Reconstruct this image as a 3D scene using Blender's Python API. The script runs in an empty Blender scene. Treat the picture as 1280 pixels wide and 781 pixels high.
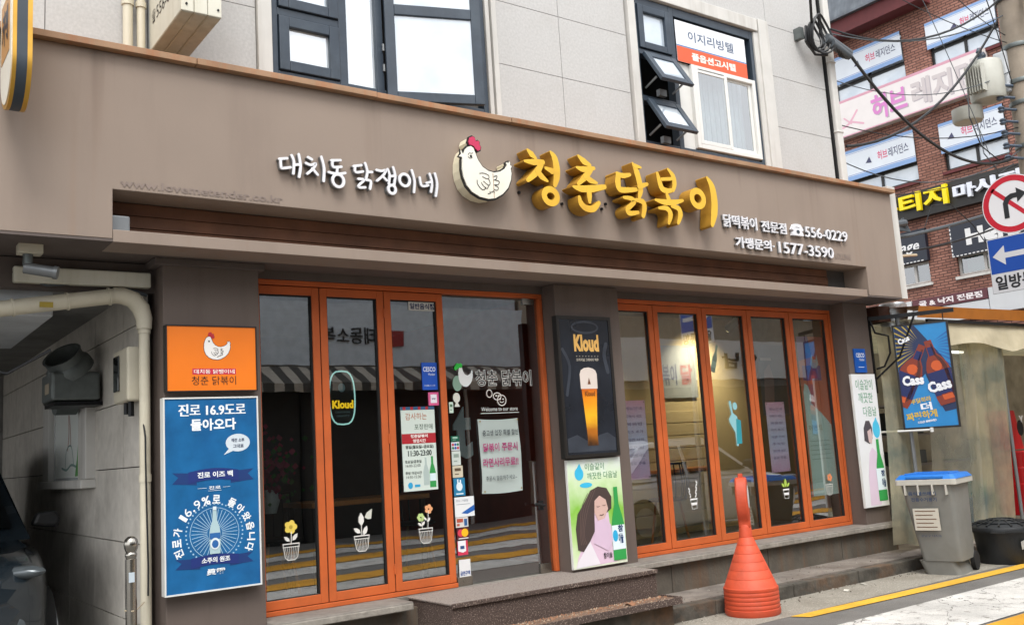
import bpy, math, random
from mathutils import Vector, Matrix
from mathutils.geometry import tessellate_polygon
random.seed(7)
R = math.radians
SC = bpy.context.scene
COL = SC.collection

# ---------------------------------------------------------------- camera
cam = bpy.data.cameras.new('camera')
cam.sensor_width = 36.0
cam.lens = 33.47
cam.clip_start = 0.05
cam.clip_end = 600
camo = bpy.data.objects.new('camera', cam)
COL.objects.link(camo)
right = Vector((0.81194982, -0.58038251, -0.06239891))
up = Vector((-0.03354557, -0.1531144, 0.98763894))
back = Vector((-0.58276254, -0.79982006, -0.14379047))
camo.matrix_world = Matrix(((right.x, up.x, back.x, 0.0), (right.y, up.y, back.y, -6.7331),
                            (right.z, up.z, back.z, 1.5), (0, 0, 0, 1)))
SC.camera = camo  # most positions below are hardcoded from image pixels projected through this camera

# ---------------------------------------------------------------- overcast daylight
SUN_EL, SUN_AZ = R(58), R(205)       # azimuth clockwise from +Y: behind and left of the viewer
w = bpy.data.worlds.new("World")
SC.world = w
w.use_nodes = True
nt = w.node_tree
bg = nt.nodes['Background']
sky = nt.nodes.new('ShaderNodeTexSky')
sky.sky_type = 'NISHITA'
sky.sun_disc = False
sky.sun_elevation = SUN_EL
sky.sun_rotation = SUN_AZ
sky.dust_density = 4.0
sky.air_density = 1.0
hs = nt.nodes.new('ShaderNodeHueSaturation')     # thick cloud takes the blue out of the sky
hs.inputs['Saturation'].default_value = 0.22
mx = nt.nodes.new('ShaderNodeMix')
mx.data_type = 'RGBA'
mx.inputs[0].default_value = 0.6
mx.inputs[7].default_value = (9.0, 9.1, 9.3, 1)   # even cloud layer
nt.links.new(sky.outputs[0], hs.inputs['Color'])
nt.links.new(hs.outputs[0], mx.inputs[6])
nt.links.new(mx.outputs[2], bg.inputs[0])
bg.inputs[1].default_value = 0.12
sun = bpy.data.lights.new('sun', 'SUN')
sun.energy = 1.0
sun.angle = R(25)
sun.color = (1, .97, .92)
suno = bpy.data.objects.new('sun', sun)
COL.objects.link(suno)
sd = Vector((math.sin(SUN_AZ) * math.cos(SUN_EL), math.cos(SUN_AZ) * math.cos(SUN_EL), math.sin(SUN_EL)))
suno.rotation_euler = sd.to_track_quat('Z', 'Y').to_euler()
SC.view_settings.view_transform = 'Standard'
SC.view_settings.look = 'None'
SC.view_settings.exposure = 1.22
SC.view_settings.gamma = 1.0
SC.view_settings.use_curve_mapping = False
SC.cycles.max_bounces = 8
SC.cycles.transparent_max_bounces = 16

# ---------------------------------------------------------------- materials
def lin(h):
    if not isinstance(h, str):
        return tuple(h) + (1,)
    r = []
    for i in (0, 2, 4):
        c = int(h[i:i + 2], 16) / 255
        r.append(c / 12.92 if c <= .04045 else ((c + .055) / 1.055) ** 2.4)
    return tuple(r) + (1,)

MATS = {}
def M(name, col, rough=.6, metal=0, var=.12, scale=6, bump=.0, bscale=80, streak=0, dirt=None, dirtamt=.5,
      emit=0, coat=0, spec=.5):
    m = bpy.data.materials.new(name)
    m.use_nodes = True
    n = m.node_tree.nodes; l = m.node_tree.links
    b = n['Principled BSDF']
    c = lin(col)
    tc = n.new('ShaderNodeTexCoord')
    no = n.new('ShaderNodeTexNoise'); no.inputs['Scale'].default_value = scale; no.inputs['Detail'].default_value = 6
    l.new(tc.outputs['Object'], no.inputs['Vector'])
    rp = n.new('ShaderNodeValToRGB')
    rp.color_ramp.elements[0].position = .3; rp.color_ramp.elements[1].position = .7
    rp.color_ramp.elements[0].color = tuple(x * (1 - var) for x in c[:3]) + (1,)
    rp.color_ramp.elements[1].color = tuple(min(1, x * (1 + var)) for x in c[:3]) + (1,)
    l.new(no.outputs['Fac'], rp.inputs[0])
    out = rp.outputs[0]
    if dirt or streak:
        mp = n.new('ShaderNodeMapping')
        mp.inputs['Scale'].default_value = ((2.2, 2.2, .3) if streak == 2 else (5, 5, .35)) if streak else (1.7, 1.7, 1.7)
        l.new(tc.outputs['Object'], mp.inputs[0])
        n2 = n.new('ShaderNodeTexNoise'); n2.inputs['Scale'].default_value = 1.3; n2.inputs['Detail'].default_value = 8
        n2.inputs['Roughness'].default_value = .65
        l.new(mp.outputs[0], n2.inputs['Vector'])
        r2 = n.new('ShaderNodeValToRGB')
        r2.color_ramp.elements[0].position = .48; r2.color_ramp.elements[1].position = .75
        r2.color_ramp.elements[0].color = (0, 0, 0, 1); r2.color_ramp.elements[1].color = (dirtamt,) * 3 + (1,)
        l.new(n2.outputs['Fac'], r2.inputs[0])
        mi = n.new('ShaderNodeMix'); mi.data_type = 'RGBA'
        l.new(r2.outputs[0], mi.inputs[0]); l.new(out, mi.inputs[6])
        mi.inputs[7].default_value = lin(dirt or '4a4038')
        out = mi.outputs[2]
    l.new(out, b.inputs['Base Color'])
    b.inputs['Roughness'].default_value = rough
    b.inputs['Metallic'].default_value = metal
    b.inputs['Specular IOR Level'].default_value = spec
    b.inputs['Coat Weight'].default_value = coat
    if bump:
        n3 = n.new('ShaderNodeTexNoise'); n3.inputs['Scale'].default_value = bscale; n3.inputs['Detail'].default_value = 5
        l.new(tc.outputs['Object'], n3.inputs['Vector'])
        bu = n.new('ShaderNodeBump'); bu.inputs['Strength'].default_value = bump; bu.inputs['Distance'].default_value = .01
        l.new(n3.outputs['Fac'], bu.inputs['Height']); l.new(bu.outputs[0], b.inputs['Normal'])
    if emit:
        l.new(out, b.inputs['Emission Color']); b.inputs['Emission Strength'].default_value = emit
    MATS[name] = m
    return m

def glassmat(name, tint=(.8, .84, .84), boost=1.6, rough=0.0, ior=1.5, film=None, filmamt=0, base=0.0, filmvar=.75, cloth=False):
    m = bpy.data.materials.new(name); m.use_nodes = True
    n = m.node_tree.nodes; l = m.node_tree.links
    n.remove(n['Principled BSDF'])
    o = n['Material Output']
    fr = n.new('ShaderNodeFresnel'); fr.inputs[0].default_value = ior
    mu = n.new('ShaderNodeMath'); mu.operation = 'MULTIPLY_ADD'; mu.use_clamp = True
    mu.inputs[1].default_value = boost; mu.inputs[2].default_value = base
    l.new(fr.outputs[0], mu.inputs[0])
    ge = n.new('ShaderNodeNewGeometry'); mb = n.new('ShaderNodeMath'); mb.operation = 'MULTIPLY'
    nb = n.new('ShaderNodeMath'); nb.operation = 'SUBTRACT'; nb.inputs[0].default_value = 1
    l.new(ge.outputs['Backfacing'], nb.inputs[1]); l.new(mu.outputs[0], mb.inputs[0]); l.new(nb.outputs[0], mb.inputs[1])
    t = n.new('ShaderNodeBsdfTransparent'); t.inputs[0].default_value = tint + (1,)
    g = n.new('ShaderNodeBsdfGlossy'); g.inputs['Roughness'].default_value = rough
    g.inputs[0].default_value = (.96, .98, 1, 1)
    tc = n.new('ShaderNodeTexCoord'); no = n.new('ShaderNodeTexNoise'); no.inputs['Scale'].default_value = 1.6
    bu = n.new('ShaderNodeBump'); bu.inputs['Strength'].default_value = .05; bu.inputs['Distance'].default_value = .02
    l.new(tc.outputs['Object'], no.inputs['Vector']); l.new(no.outputs[0], bu.inputs['Height'])
    l.new(bu.outputs[0], g.inputs['Normal'])
    under = t
    if film:
        d = n.new('ShaderNodeBsdfDiffuse')
        n4 = n.new('ShaderNodeTexNoise'); n4.inputs['Scale'].default_value = 2.2; n4.inputs['Detail'].default_value = 5
        l.new(tc.outputs['Object'], n4.inputs['Vector'])
        r4 = n.new('ShaderNodeValToRGB'); r4.color_ramp.elements[0].position = .35; r4.color_ramp.elements[1].position = .62
        fc = lin(film); r4.color_ramp.elements[0].color = (fc[0] * filmvar, fc[1] * (filmvar * .8 + .2), fc[2] * (filmvar * .6 + .4), 1); r4.color_ramp.elements[1].color = fc
        l.new(n4.outputs['Fac'], r4.inputs[0]); l.new(r4.outputs[0], d.inputs[0])
        m0 = n.new('ShaderNodeMixShader'); m0.inputs[0].default_value = filmamt
        if cloth:       # slack plastic sheet: lets light through, fine creases
            tl = n.new('ShaderNodeBsdfTranslucent'); l.new(r4.outputs[0], tl.inputs[0])
            mp = n.new('ShaderNodeMapping'); mp.inputs['Scale'].default_value = (9, 9, 2.2); l.new(tc.outputs['Object'], mp.inputs[0])
            n5 = n.new('ShaderNodeTexNoise'); n5.inputs['Scale'].default_value = 1.0; n5.inputs['Detail'].default_value = 7; n5.inputs['Distortion'].default_value = 1.5
            l.new(mp.outputs[0], n5.inputs['Vector'])
            b5 = n.new('ShaderNodeBump'); b5.inputs['Strength'].default_value = .8; b5.inputs['Distance'].default_value = .05
            l.new(n5.outputs['Fac'], b5.inputs['Height'])
            for q in (tl, d, g): l.new(b5.outputs[0], q.inputs['Normal'])
            m1 = n.new('ShaderNodeMixShader'); m1.inputs[0].default_value = .5
            l.new(d.outputs[0], m1.inputs[1]); l.new(tl.outputs[0], m1.inputs[2]); d = m1
        l.new(t.outputs[0], m0.inputs[1]); l.new(d.outputs[0], m0.inputs[2]); under = m0
    mm = n.new('ShaderNodeMixShader')
    l.new(mb.outputs[0], mm.inputs[0]); l.new(under.outputs[0], mm.inputs[1]); l.new(g.outputs[0], mm.inputs[2])
    l.new(mm.outputs[0], o.inputs[0])
    MATS[name] = m
    return m

def brickmat(name):
    m = bpy.data.materials.new(name); m.use_nodes = True
    n = m.node_tree.nodes; l = m.node_tree.links
    b = n['Principled BSDF']; b.inputs['Roughness'].default_value = .85
    tc = n.new('ShaderNodeTexCoord'); sp = n.new('ShaderNodeSeparateXYZ'); cb = n.new('ShaderNodeCombineXYZ')
    ad = n.new('ShaderNodeMath'); ad.operation = 'ADD'
    l.new(tc.outputs['Object'], sp.inputs[0])
    l.new(sp.outputs[0], ad.inputs[0]); l.new(sp.outputs[1], ad.inputs[1])
    l.new(ad.outputs[0], cb.inputs[0]); l.new(sp.outputs[2], cb.inputs[1])
    br = n.new('ShaderNodeTexBrick')
    br.inputs['Color1'].default_value = lin('9c6f60'); br.inputs['Color2'].default_value = lin('83594b')
    br.inputs['Mortar'].default_value = lin('553a34')
    br.inputs['Scale'].default_value = 1.0
    br.inputs['Brick Width'].default_value = .21; br.inputs['Row Height'].default_value = .068
    br.inputs['Mortar Size'].default_value = .013; br.inputs['Mortar Smooth'].default_value = .3
    l.new(cb.outputs[0], br.inputs['Vector'])
    no = n.new('ShaderNodeTexNoise'); no.inputs['Scale'].default_value = .8
    l.new(tc.outputs['Object'], no.inputs['Vector'])
    hs = n.new('ShaderNodeHueSaturation')
    mr = n.new('ShaderNodeMapRange'); mr.inputs[3].default_value = .75; mr.inputs[4].default_value = 1.3
    l.new(no.outputs['Fac'], mr.inputs[0]); l.new(mr.outputs[0], hs.inputs['Value'])
    l.new(br.outputs['Color'], hs.inputs['Color']); l.new(hs.outputs[0], b.inputs['Base Color'])
    bu = n.new('ShaderNodeBump'); bu.invert = True; bu.inputs['Strength'].default_value = .6; bu.inputs['Distance'].default_value = .02
    l.new(br.outputs['Fac'], bu.inputs['Height']); l.new(bu.outputs[0], b.inputs['Normal'])
    MATS[name] = m
    return m

def roadmat(name, col, crack=0.0, wear=None, wearamt=.5, agg=.35):
    """asphalt or painted asphalt: aggregate grain, stains, cracks, worn-through paint"""
    m = bpy.data.materials.new(name); m.use_nodes = True
    n = m.node_tree.nodes; l = m.node_tree.links
    b = n['Principled BSDF']; b.inputs['Roughness'].default_value = .85
    tc = n.new('ShaderNodeTexCoord')
    c = lin(col)
    n1 = n.new('ShaderNodeTexNoise'); n1.inputs['Scale'].default_value = 160; n1.inputs['Detail'].default_value = 3
    n2 = n.new('ShaderNodeTexNoise'); n2.inputs['Scale'].default_value = 1.4; n2.inputs['Detail'].default_value = 9
    n2.inputs['Roughness'].default_value = .7
    l.new(tc.outputs['Object'], n1.inputs[0]); l.new(tc.outputs['Object'], n2.inputs[0])
    r1 = n.new('ShaderNodeValToRGB'); r1.color_ramp.elements[0].position = .35; r1.color_ramp.elements[1].position = .68
    r1.color_ramp.elements[0].color = tuple(x * (1 - agg) for x in c[:3]) + (1,)
    r1.color_ramp.elements[1].color = tuple(min(1, x * (1 + agg)) for x in c[:3]) + (1,)
    l.new(n1.outputs['Fac'], r1.inputs[0])
    mr = n.new('ShaderNodeMapRange'); mr.inputs[1].default_value = .3; mr.inputs[2].default_value = .7
    mr.inputs[3].default_value = .7; mr.inputs[4].default_value = 1.25
    l.new(n2.outputs['Fac'], mr.inputs[0])
    hs = n.new('ShaderNodeHueSaturation'); l.new(r1.outputs[0], hs.inputs['Color']); l.new(mr.outputs[0], hs.inputs['Value'])
    out = hs.outputs[0]
    if wear:
        n3 = n.new('ShaderNodeTexNoise'); n3.inputs['Scale'].default_value = 7; n3.inputs['Detail'].default_value = 10
        n3.inputs['Roughness'].default_value = .75
        l.new(tc.outputs['Object'], n3.inputs[0])
        r3 = n.new('ShaderNodeValToRGB'); r3.color_ramp.elements[0].position = 1 - wearamt; r3.color_ramp.elements[1].position = 1.06 - wearamt
        l.new(n3.outputs['Fac'], r3.inputs[0])
        mi = n.new('ShaderNodeMix'); mi.data_type = 'RGBA'
        l.new(r3.outputs[0], mi.inputs[0]); l.new(out, mi.inputs[6]); mi.inputs[7].default_value = lin(wear)
        out = mi.outputs[2]
    if crack:
        wv = n.new('ShaderNodeTexNoise'); wv.inputs['Scale'].default_value = 3; wv.inputs['Detail'].default_value = 6
        l.new(tc.outputs['Object'], wv.inputs[0])
        va = n.new('ShaderNodeVectorMath'); va.operation = 'MULTIPLY_ADD'; va.inputs[1].default_value = (.35, .35, .35)
        l.new(wv.outputs['Color'], va.inputs[0]); l.new(tc.outputs['Object'], va.inputs[2])
        vo = n.new('ShaderNodeTexVoronoi'); vo.feature = 'DISTANCE_TO_EDGE'; vo.inputs['Scale'].default_value = 1.5
        l.new(va.outputs[0], vo.inputs['Vector'])
        lt = n.new('ShaderNodeMath'); lt.operation = 'LESS_THAN'; lt.inputs[1].default_value = crack
        l.new(vo.outputs[0], lt.inputs[0])
        m2 = n.new('ShaderNodeMix'); m2.data_type = 'RGBA'
        l.new(lt.outputs[0], m2.inputs[0]); l.new(out, m2.inputs[6]); m2.inputs[7].default_value = lin('3a3836')
        out = m2.outputs[2]
    l.new(out, b.inputs['Base Color'])
    bu = n.new('ShaderNodeBump'); bu.inputs['Strength'].default_value = .5; bu.inputs['Distance'].default_value = .006
    l.new(n1.outputs['Fac'], bu.inputs['Height']); l.new(bu.outputs[0], b.inputs['Normal'])
    MATS[name] = m
    return m

def flat(col, rough=.45, emit=0):
    """printed ink / vinyl / paint of one colour"""
    k = 'ink_%s_%s_%s' % (col, rough, emit)
    if k not in MATS:
        M(k, col, rough=rough, var=.04, scale=3, emit=emit)
    return MATS[k]

def gradmat(name, cols, x0, x1, axis=2, rough=.35):
    """print with a colour run along one axis of the object"""
    m = bpy.data.materials.new(name); m.use_nodes = True
    n = m.node_tree.nodes; l = m.node_tree.links
    tc = n.new('ShaderNodeTexCoord'); sp = n.new('ShaderNodeSeparateXYZ'); mr = n.new('ShaderNodeMapRange')
    l.new(tc.outputs['Object'], sp.inputs[0]); l.new(sp.outputs[axis], mr.inputs[0])
    mr.inputs[1].default_value = x0; mr.inputs[2].default_value = x1
    no = n.new('ShaderNodeTexNoise'); no.inputs['Scale'].default_value = 9
    l.new(tc.outputs['Object'], no.inputs[0])
    ma = n.new('ShaderNodeMath'); ma.operation = 'MULTIPLY_ADD'; ma.inputs[1].default_value = .25
    ad = n.new('ShaderNodeMath'); ad.operation = 'ADD'; ad.inputs[1].default_value = -.125
    l.new(no.outputs['Fac'], ma.inputs[0]); l.new(mr.outputs[0], ma.inputs[2]); l.new(ma.outputs[0], ad.inputs[0])
    rp = n.new('ShaderNodeValToRGB')
    while len(rp.color_ramp.elements) < len(cols): rp.color_ramp.elements.new(.5)
    for i, c in enumerate(cols):
        rp.color_ramp.elements[i].position = i / (len(cols) - 1)
        rp.color_ramp.elements[i].color = lin(c)
    l.new(ad.outputs[0], rp.inputs[0])
    l.new(rp.outputs[0], n['Principled BSDF'].inputs['Base Color'])
    n['Principled BSDF'].inputs['Roughness'].default_value = rough
    return m

# ---------------------------------------------------------------- mesh helpers
class G:
    def __init__(s): s.v = []; s.f = []; s.m = []; s.k = 0; s.clip = None; s.side = None
    def mat(s, k): s.k = k; return s
    def add(s, vs, fs):
        o = len(s.v); s.v += [tuple(v) for v in vs]
        for f in fs: s.f.append(tuple(i + o for i in f)); s.m.append(s.k)
        return s
    def box(s, x0, x1, y0, y1, z0, z1):
        vs = [(x, y, z) for x in (x0, x1) for y in (y0, y1) for z in (z0, z1)]
        return s.add(vs, [(0, 1, 3, 2), (4, 6, 7, 5), (0, 4, 5, 1), (2, 3, 7, 6), (0, 2, 6, 4), (1, 5, 7, 3)])
    def obox(s, p, q, wd, ht):
        """bar of section wd x ht from p to q"""
        p, q = Vector(p), Vector(q); d = (q - p).normalized()
        u = Vector((0, 0, 1)) if abs(d.z) < .9 else Vector((1, 0, 0))
        a = d.cross(u).normalized() * wd / 2; b = a.cross(d).normalized() * ht / 2
        vs = [c + sx * a + sy * b for c in (p, q) for sx, sy in ((-1, -1), (1, -1), (1, 1), (-1, 1))]
        return s.add(vs, [(0, 1, 2, 3), (7, 6, 5, 4), (0, 4, 5, 1), (1, 5, 6, 2), (2, 6, 7, 3), (3, 7, 4, 0)])
    def poly(s, pts, y=0, t=0):
        """polygon in the XZ plane facing -Y, thickness t behind it"""
        if s.clip:
            for ax, lim, sg in ((0, s.clip[0], 1), (0, s.clip[2], -1), (1, s.clip[1], 1), (1, s.clip[3], -1)):
                out = []
                for i in range(len(pts)):
                    p, q = pts[i - 1], pts[i]; dp, dq = sg * (p[ax] - lim), sg * (q[ax] - lim)
                    if (dp < 0) != (dq < 0):
                        u = dp / (dp - dq); out.append((p[0] + (q[0] - p[0]) * u, p[1] + (q[1] - p[1]) * u))
                    if dq >= 0: out.append(q)
                pts = out
                if len(pts) < 3: return s
        a = sum(pts[i - 1][0] * pts[i][1] - pts[i][0] * pts[i - 1][1] for i in range(len(pts)))
        if a < 0: pts = pts[::-1]
        n = len(pts)
        tri = tessellate_polygon([[Vector((p[0], p[1], 0)) for p in pts]])
        fs = []
        for f in tri:
            f = tuple(f)
            ar = (pts[f[1]][0] - pts[f[0]][0]) * (pts[f[2]][1] - pts[f[0]][1]) - (pts[f[2]][0] - pts[f[0]][0]) * (pts[f[1]][1] - pts[f[0]][1])
            fs.append(f if ar > 0 else f[::-1])
        vs = [(p[0], y, p[1]) for p in pts]
        if t:
            vs += [(p[0], y + t, p[1]) for p in pts]
            fs += [tuple(n + i for i in f[::-1]) for f in tri and fs[:len(tri)]]
            fs += [(i, i + n, (i + 1) % n + n, (i + 1) % n) for i in range(n)]
        return s.add(vs, fs)
    def rect(s, x0, z0, x1, z1, y=0, t=0): return s.poly([(x0, z0), (x1, z0), (x1, z1), (x0, z1)], y, t)
    def disc(s, cx, cz, rx, rz=None, y=0, t=0, n=24):
        rz = rz or rx
        return s.poly([(cx + rx * math.cos(2 * math.pi * i / n), cz + rz * math.sin(2 * math.pi * i / n)) for i in range(n)], y, t)
    def ring(s, cx, cz, rx, rz, wd, y=0, t=0, n=28):
        vs = []; fs = []
        for i in range(n):
            a = 2 * math.pi * i / n
            c, q = math.cos(a), math.sin(a)
            for r, yy in ((wd / 2, y), (-wd / 2, y), (wd / 2, y + t), (-wd / 2, y + t)):
                vs.append((cx + (rx + r) * c, yy, cz + (rz + r) * q))
        for i in range(n):
            a, b = 4 * i, 4 * ((i + 1) % n)
            fs.append((a, b, b + 1, a + 1)[::-1])
        s.add(vs, fs)
        if t:
            k0 = s.k; s.k = s.k if s.side is None else s.side; fs = []
            for i in range(n):
                a, b = 4 * i, 4 * ((i + 1) % n); fs += [(a, a + 2, b + 2, b), (a + 1, b + 1, b + 3, a + 3)]
            s.add(vs, fs); s.k = k0
        return s
    def stroke(s, pts, wd, y=0, t=0, smooth=True, cap=True):
        if smooth and len(pts) > 2:
            q = []; ws = wd if isinstance(wd, (list, tuple)) else None; wq = []
            for i in range(len(pts) - 1):
                p0 = pts[max(0, i - 1)]; p1 = pts[i]; p2 = pts[i + 1]; p3 = pts[min(len(pts) - 1, i + 2)]
                for k in range(4):
                    u = k / 4
                    q.append(tuple(.5 * ((2 * p1[j]) + (-p0[j] + p2[j]) * u + (2 * p0[j] - 5 * p1[j] + 4 * p2[j] - p3[j]) * u * u +
                                         (-p0[j] + 3 * p1[j] - 3 * p2[j] + p3[j]) * u ** 3) for j in (0, 1)))
                    if ws: wq.append(ws[i] * (1 - u) + ws[i + 1] * u)
            q.append(tuple(pts[-1]))
            if ws: wq.append(ws[-1]); wd = wq
            pts = q
        n = len(pts); W = wd if isinstance(wd, (list, tuple)) else [wd] * n
        lft, rgt = [], []
        for i in range(n):
            a = Vector(pts[max(0, i - 1)]); b = Vector(pts[min(n - 1, i + 1)])
            d = (b - a); d = d.normalized() if d.length > 1e-9 else Vector((1, 0))
            nn = Vector((-d.y, d.x)) * W[i] / 2
            lft.append(Vector(pts[i]) + nn); rgt.append(Vector(pts[i]) - nn)
        def capp(c, d, r):
            a0 = math.atan2(d.y, d.x)
            return [Vector(c) + r * Vector((math.cos(a0 - math.pi / 2 + math.pi * k / 5), math.sin(a0 - math.pi / 2 + math.pi * k / 5))) for k in range(1, 5)]
        out = list(rgt)
        if cap: out += capp(pts[-1], Vector(pts[-1]) - Vector(pts[-2]), W[-1] / 2)
        out += lft[::-1]
        if cap: out += capp(pts[0], Vector(pts[0]) - Vector(pts[1]), W[0] / 2)
        # strips, so that tight bends never confuse the fill
        o = len(s.v)
        vs = [(p.x, y, p.y) for p in rgt] + [(p.x, y, p.y) for p in lft]
        if t: vs += [(p.x, y + t, p.y) for p in rgt] + [(p.x, y + t, p.y) for p in lft]
        fs = [(i, i + 1, n + i + 1, n + i) for i in range(n - 1)]
        if s.side is not None and t:
            s.add(vs[:2 * n], fs); k0 = s.k; s.k = s.side
            fs = [(i, 2 * n + i, 2 * n + i + 1, i + 1) for i in range(n - 1)] + [(n + i, n + i + 1, 3 * n + i + 1, 3 * n + i) for i in range(n - 1)]
            s.add(vs, fs); s.k = k0; vs = []; fs = []
        elif t:
            fs += [(i, 2 * n + i, 2 * n + i + 1, i + 1) for i in range(n - 1)]
            fs += [(n + i, n + i + 1, 3 * n + i + 1, 3 * n + i) for i in range(n - 1)]
        s.add(vs, fs)
        if cap:
            for e in (0, n - 1):
                d = Vector(pts[-1]) - Vector(pts[-2]) if e else Vector(pts[0]) - Vector(pts[1])
                A, B = (rgt[e], lft[e]) if e else (lft[e], rgt[e])
                ar = [A] + capp(pts[e], d, W[e] / 2) + [B]
                m = len(ar)
                vs = [(p.x, y, p.y) for p in ar]
                fs = [tuple(range(m))]
                s.add(vs, fs)
                if t:
                    k0 = s.k; s.k = s.k if s.side is None else s.side
                    s.add(vs + [(p.x, y + t, p.y) for p in ar], [(i, i + m, i + m + 1, i + 1) for i in range(m - 1)])
                    s.k = k0
        return s
    def tube(s, path, r, n=8, closed=False):
        P = [Vector(p) for p in path]; rr = r if isinstance(r, (list, tuple)) else [r] * len(P)
        rings = []
        u = None
        for i, p in enumerate(P):
            d = (P[min(i + 1, len(P) - 1)] - P[max(i - 1, 0)]).normalized()
            if u is None:
                u = Vector((0, 0, 1)) if abs(d.z) < .9 else Vector((1, 0, 0))
            u = (u - d * u.dot(d)).normalized(); v = d.cross(u)
            rings.append([p + rr[i] * (u * math.cos(2 * math.pi * k / n) + v * math.sin(2 * math.pi * k / n)) for k in range(n)])
        vs = [q for rg in rings for q in rg]; fs = []
        for i in range(len(P) - 1):
            for k in range(n):
                fs.append((i * n + k, i * n + (k + 1) % n, (i + 1) * n + (k + 1) % n, (i + 1) * n + k))
        fs.append(tuple(range(n))[::-1]); fs.append(tuple((len(P) - 1) * n + k for k in range(n)))
        return s.add(vs, fs)
    def lathe(s, prof, c=(0, 0, 0), n=32, cap=True):
        vs = [(c[0] + r * math.cos(2 * math.pi * k / n), c[1] + r * math.sin(2 * math.pi * k / n), c[2] + z) for r, z in prof for k in range(n)]
        fs = [(i * n + k, i * n + (k + 1) % n, (i + 1) * n + (k + 1) % n, (i + 1) * n + k) for i in range(len(prof) - 1) for k in range(n)]
        if cap: fs += [tuple(range(n))[::-1], tuple((len(prof) - 1) * n + k for k in range(n))]
        return s.add(vs, fs)
    def cyl(s, p, q, r, n=16, r2=None): return s.tube([p, q], [r, r2 if r2 else r], n)
    def prism(s, pts, a0, a1, axis='y'):
        """outline given in (other two axes) extruded along axis"""
        n = len(pts)
        def P(p, a): return {'y': (p[0], a, p[1]), 'x': (a, p[0], p[1]), 'z': (p[0], p[1], a)}[axis]
        vs = [P(p, a0) for p in pts] + [P(p, a1) for p in pts]
        return s.add(vs, [tuple(range(n)), tuple(range(2 * n - 1, n - 1, -1))] + [(i, n + i, n + (i + 1) % n, (i + 1) % n) for i in range(n)])
    def text(s, body, x0, z0, x1, z1, y=0, t=0, bold=0, keep=False):
        if any(c.isdigit() for c in body) and bold > .006:      # the heavy outline eats thin figures: print them twice, a hair apart
            w_ = (x1 - x0) * .012
            s.text(body, x0, z0, x1 - w_, z1, y, t, .006); return s.text(body, x0 + w_, z0, x1, z1, y - .0003, t, .006)
        vs, fs = textdata(body, bold, t > 0)
        ax = min(v[0] for v in vs); bx = max(v[0] for v in vs); az = min(v[1] for v in vs); bz = max(v[1] for v in vs)
        sx = (x1 - x0) / (bx - ax); sz = (z1 - z0) / (bz - az)
        if keep:
            k = min(sx, sz); ox = (x0 + x1) / 2 - k * (ax + bx) / 2; oz = (z0 + z1) / 2 - k * (az + bz) / 2; sx = sz = k
        else:
            ox = x0 - ax * sx; oz = z0 - az * sz
        return s.add([(ox + v[0] * sx, y + (.5 - v[2]) * t if t else y, oz + v[1] * sz) for v in vs], fs)
    def build(s, name, mats, parent=None, smooth=False, bevel=0, label=None, loc=None):
        me = bpy.data.meshes.new(name)
        me.from_pydata(s.v, [], s.f)
        if not isinstance(mats, (list, tuple)): mats = [mats]
        for m in mats: me.materials.append(MATS[m] if isinstance(m, str) else m)
        if len(mats) > 1: me.polygons.foreach_set('material_index', s.m)
        if smooth:
            me.polygons.foreach_set('use_smooth', [True] * len(me.polygons))
        me.update()
        o = bpy.data.objects.new(name, me)
        COL.objects.link(o)
        if parent: o.parent = parent
        if loc: o.location = loc
        if bevel:
            b = o.modifiers.new('b', 'BEVEL'); b.width = bevel; b.segments = 2; b.limit_method = 'ANGLE'
        if smooth:
            try:
                me.set_sharp_from_angle(angle=R(38))
            except Exception: pass
        if label: o['label'] = label
        return o

_tc = {}
_c = bpy.data.curves.new('lettering_source', 'FONT'); _c.resolution_u = 2; _c.align_x = 'CENTER'
_tob = bpy.data.objects.new('lettering_source', _c)
def textdata(body, bold, thick):
    k = (body, bold, thick)
    if k not in _tc:
        _c.body = body; _c.offset = bold; _c.extrude = .5 if thick else 0
        me = bpy.data.meshes.new_from_object(_tob)
        _tc[k] = ([tuple(v.co) for v in me.vertices], [tuple(p.vertices) for p in me.polygons])
        bpy.data.meshes.remove(me)
    return _tc[k]

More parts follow.
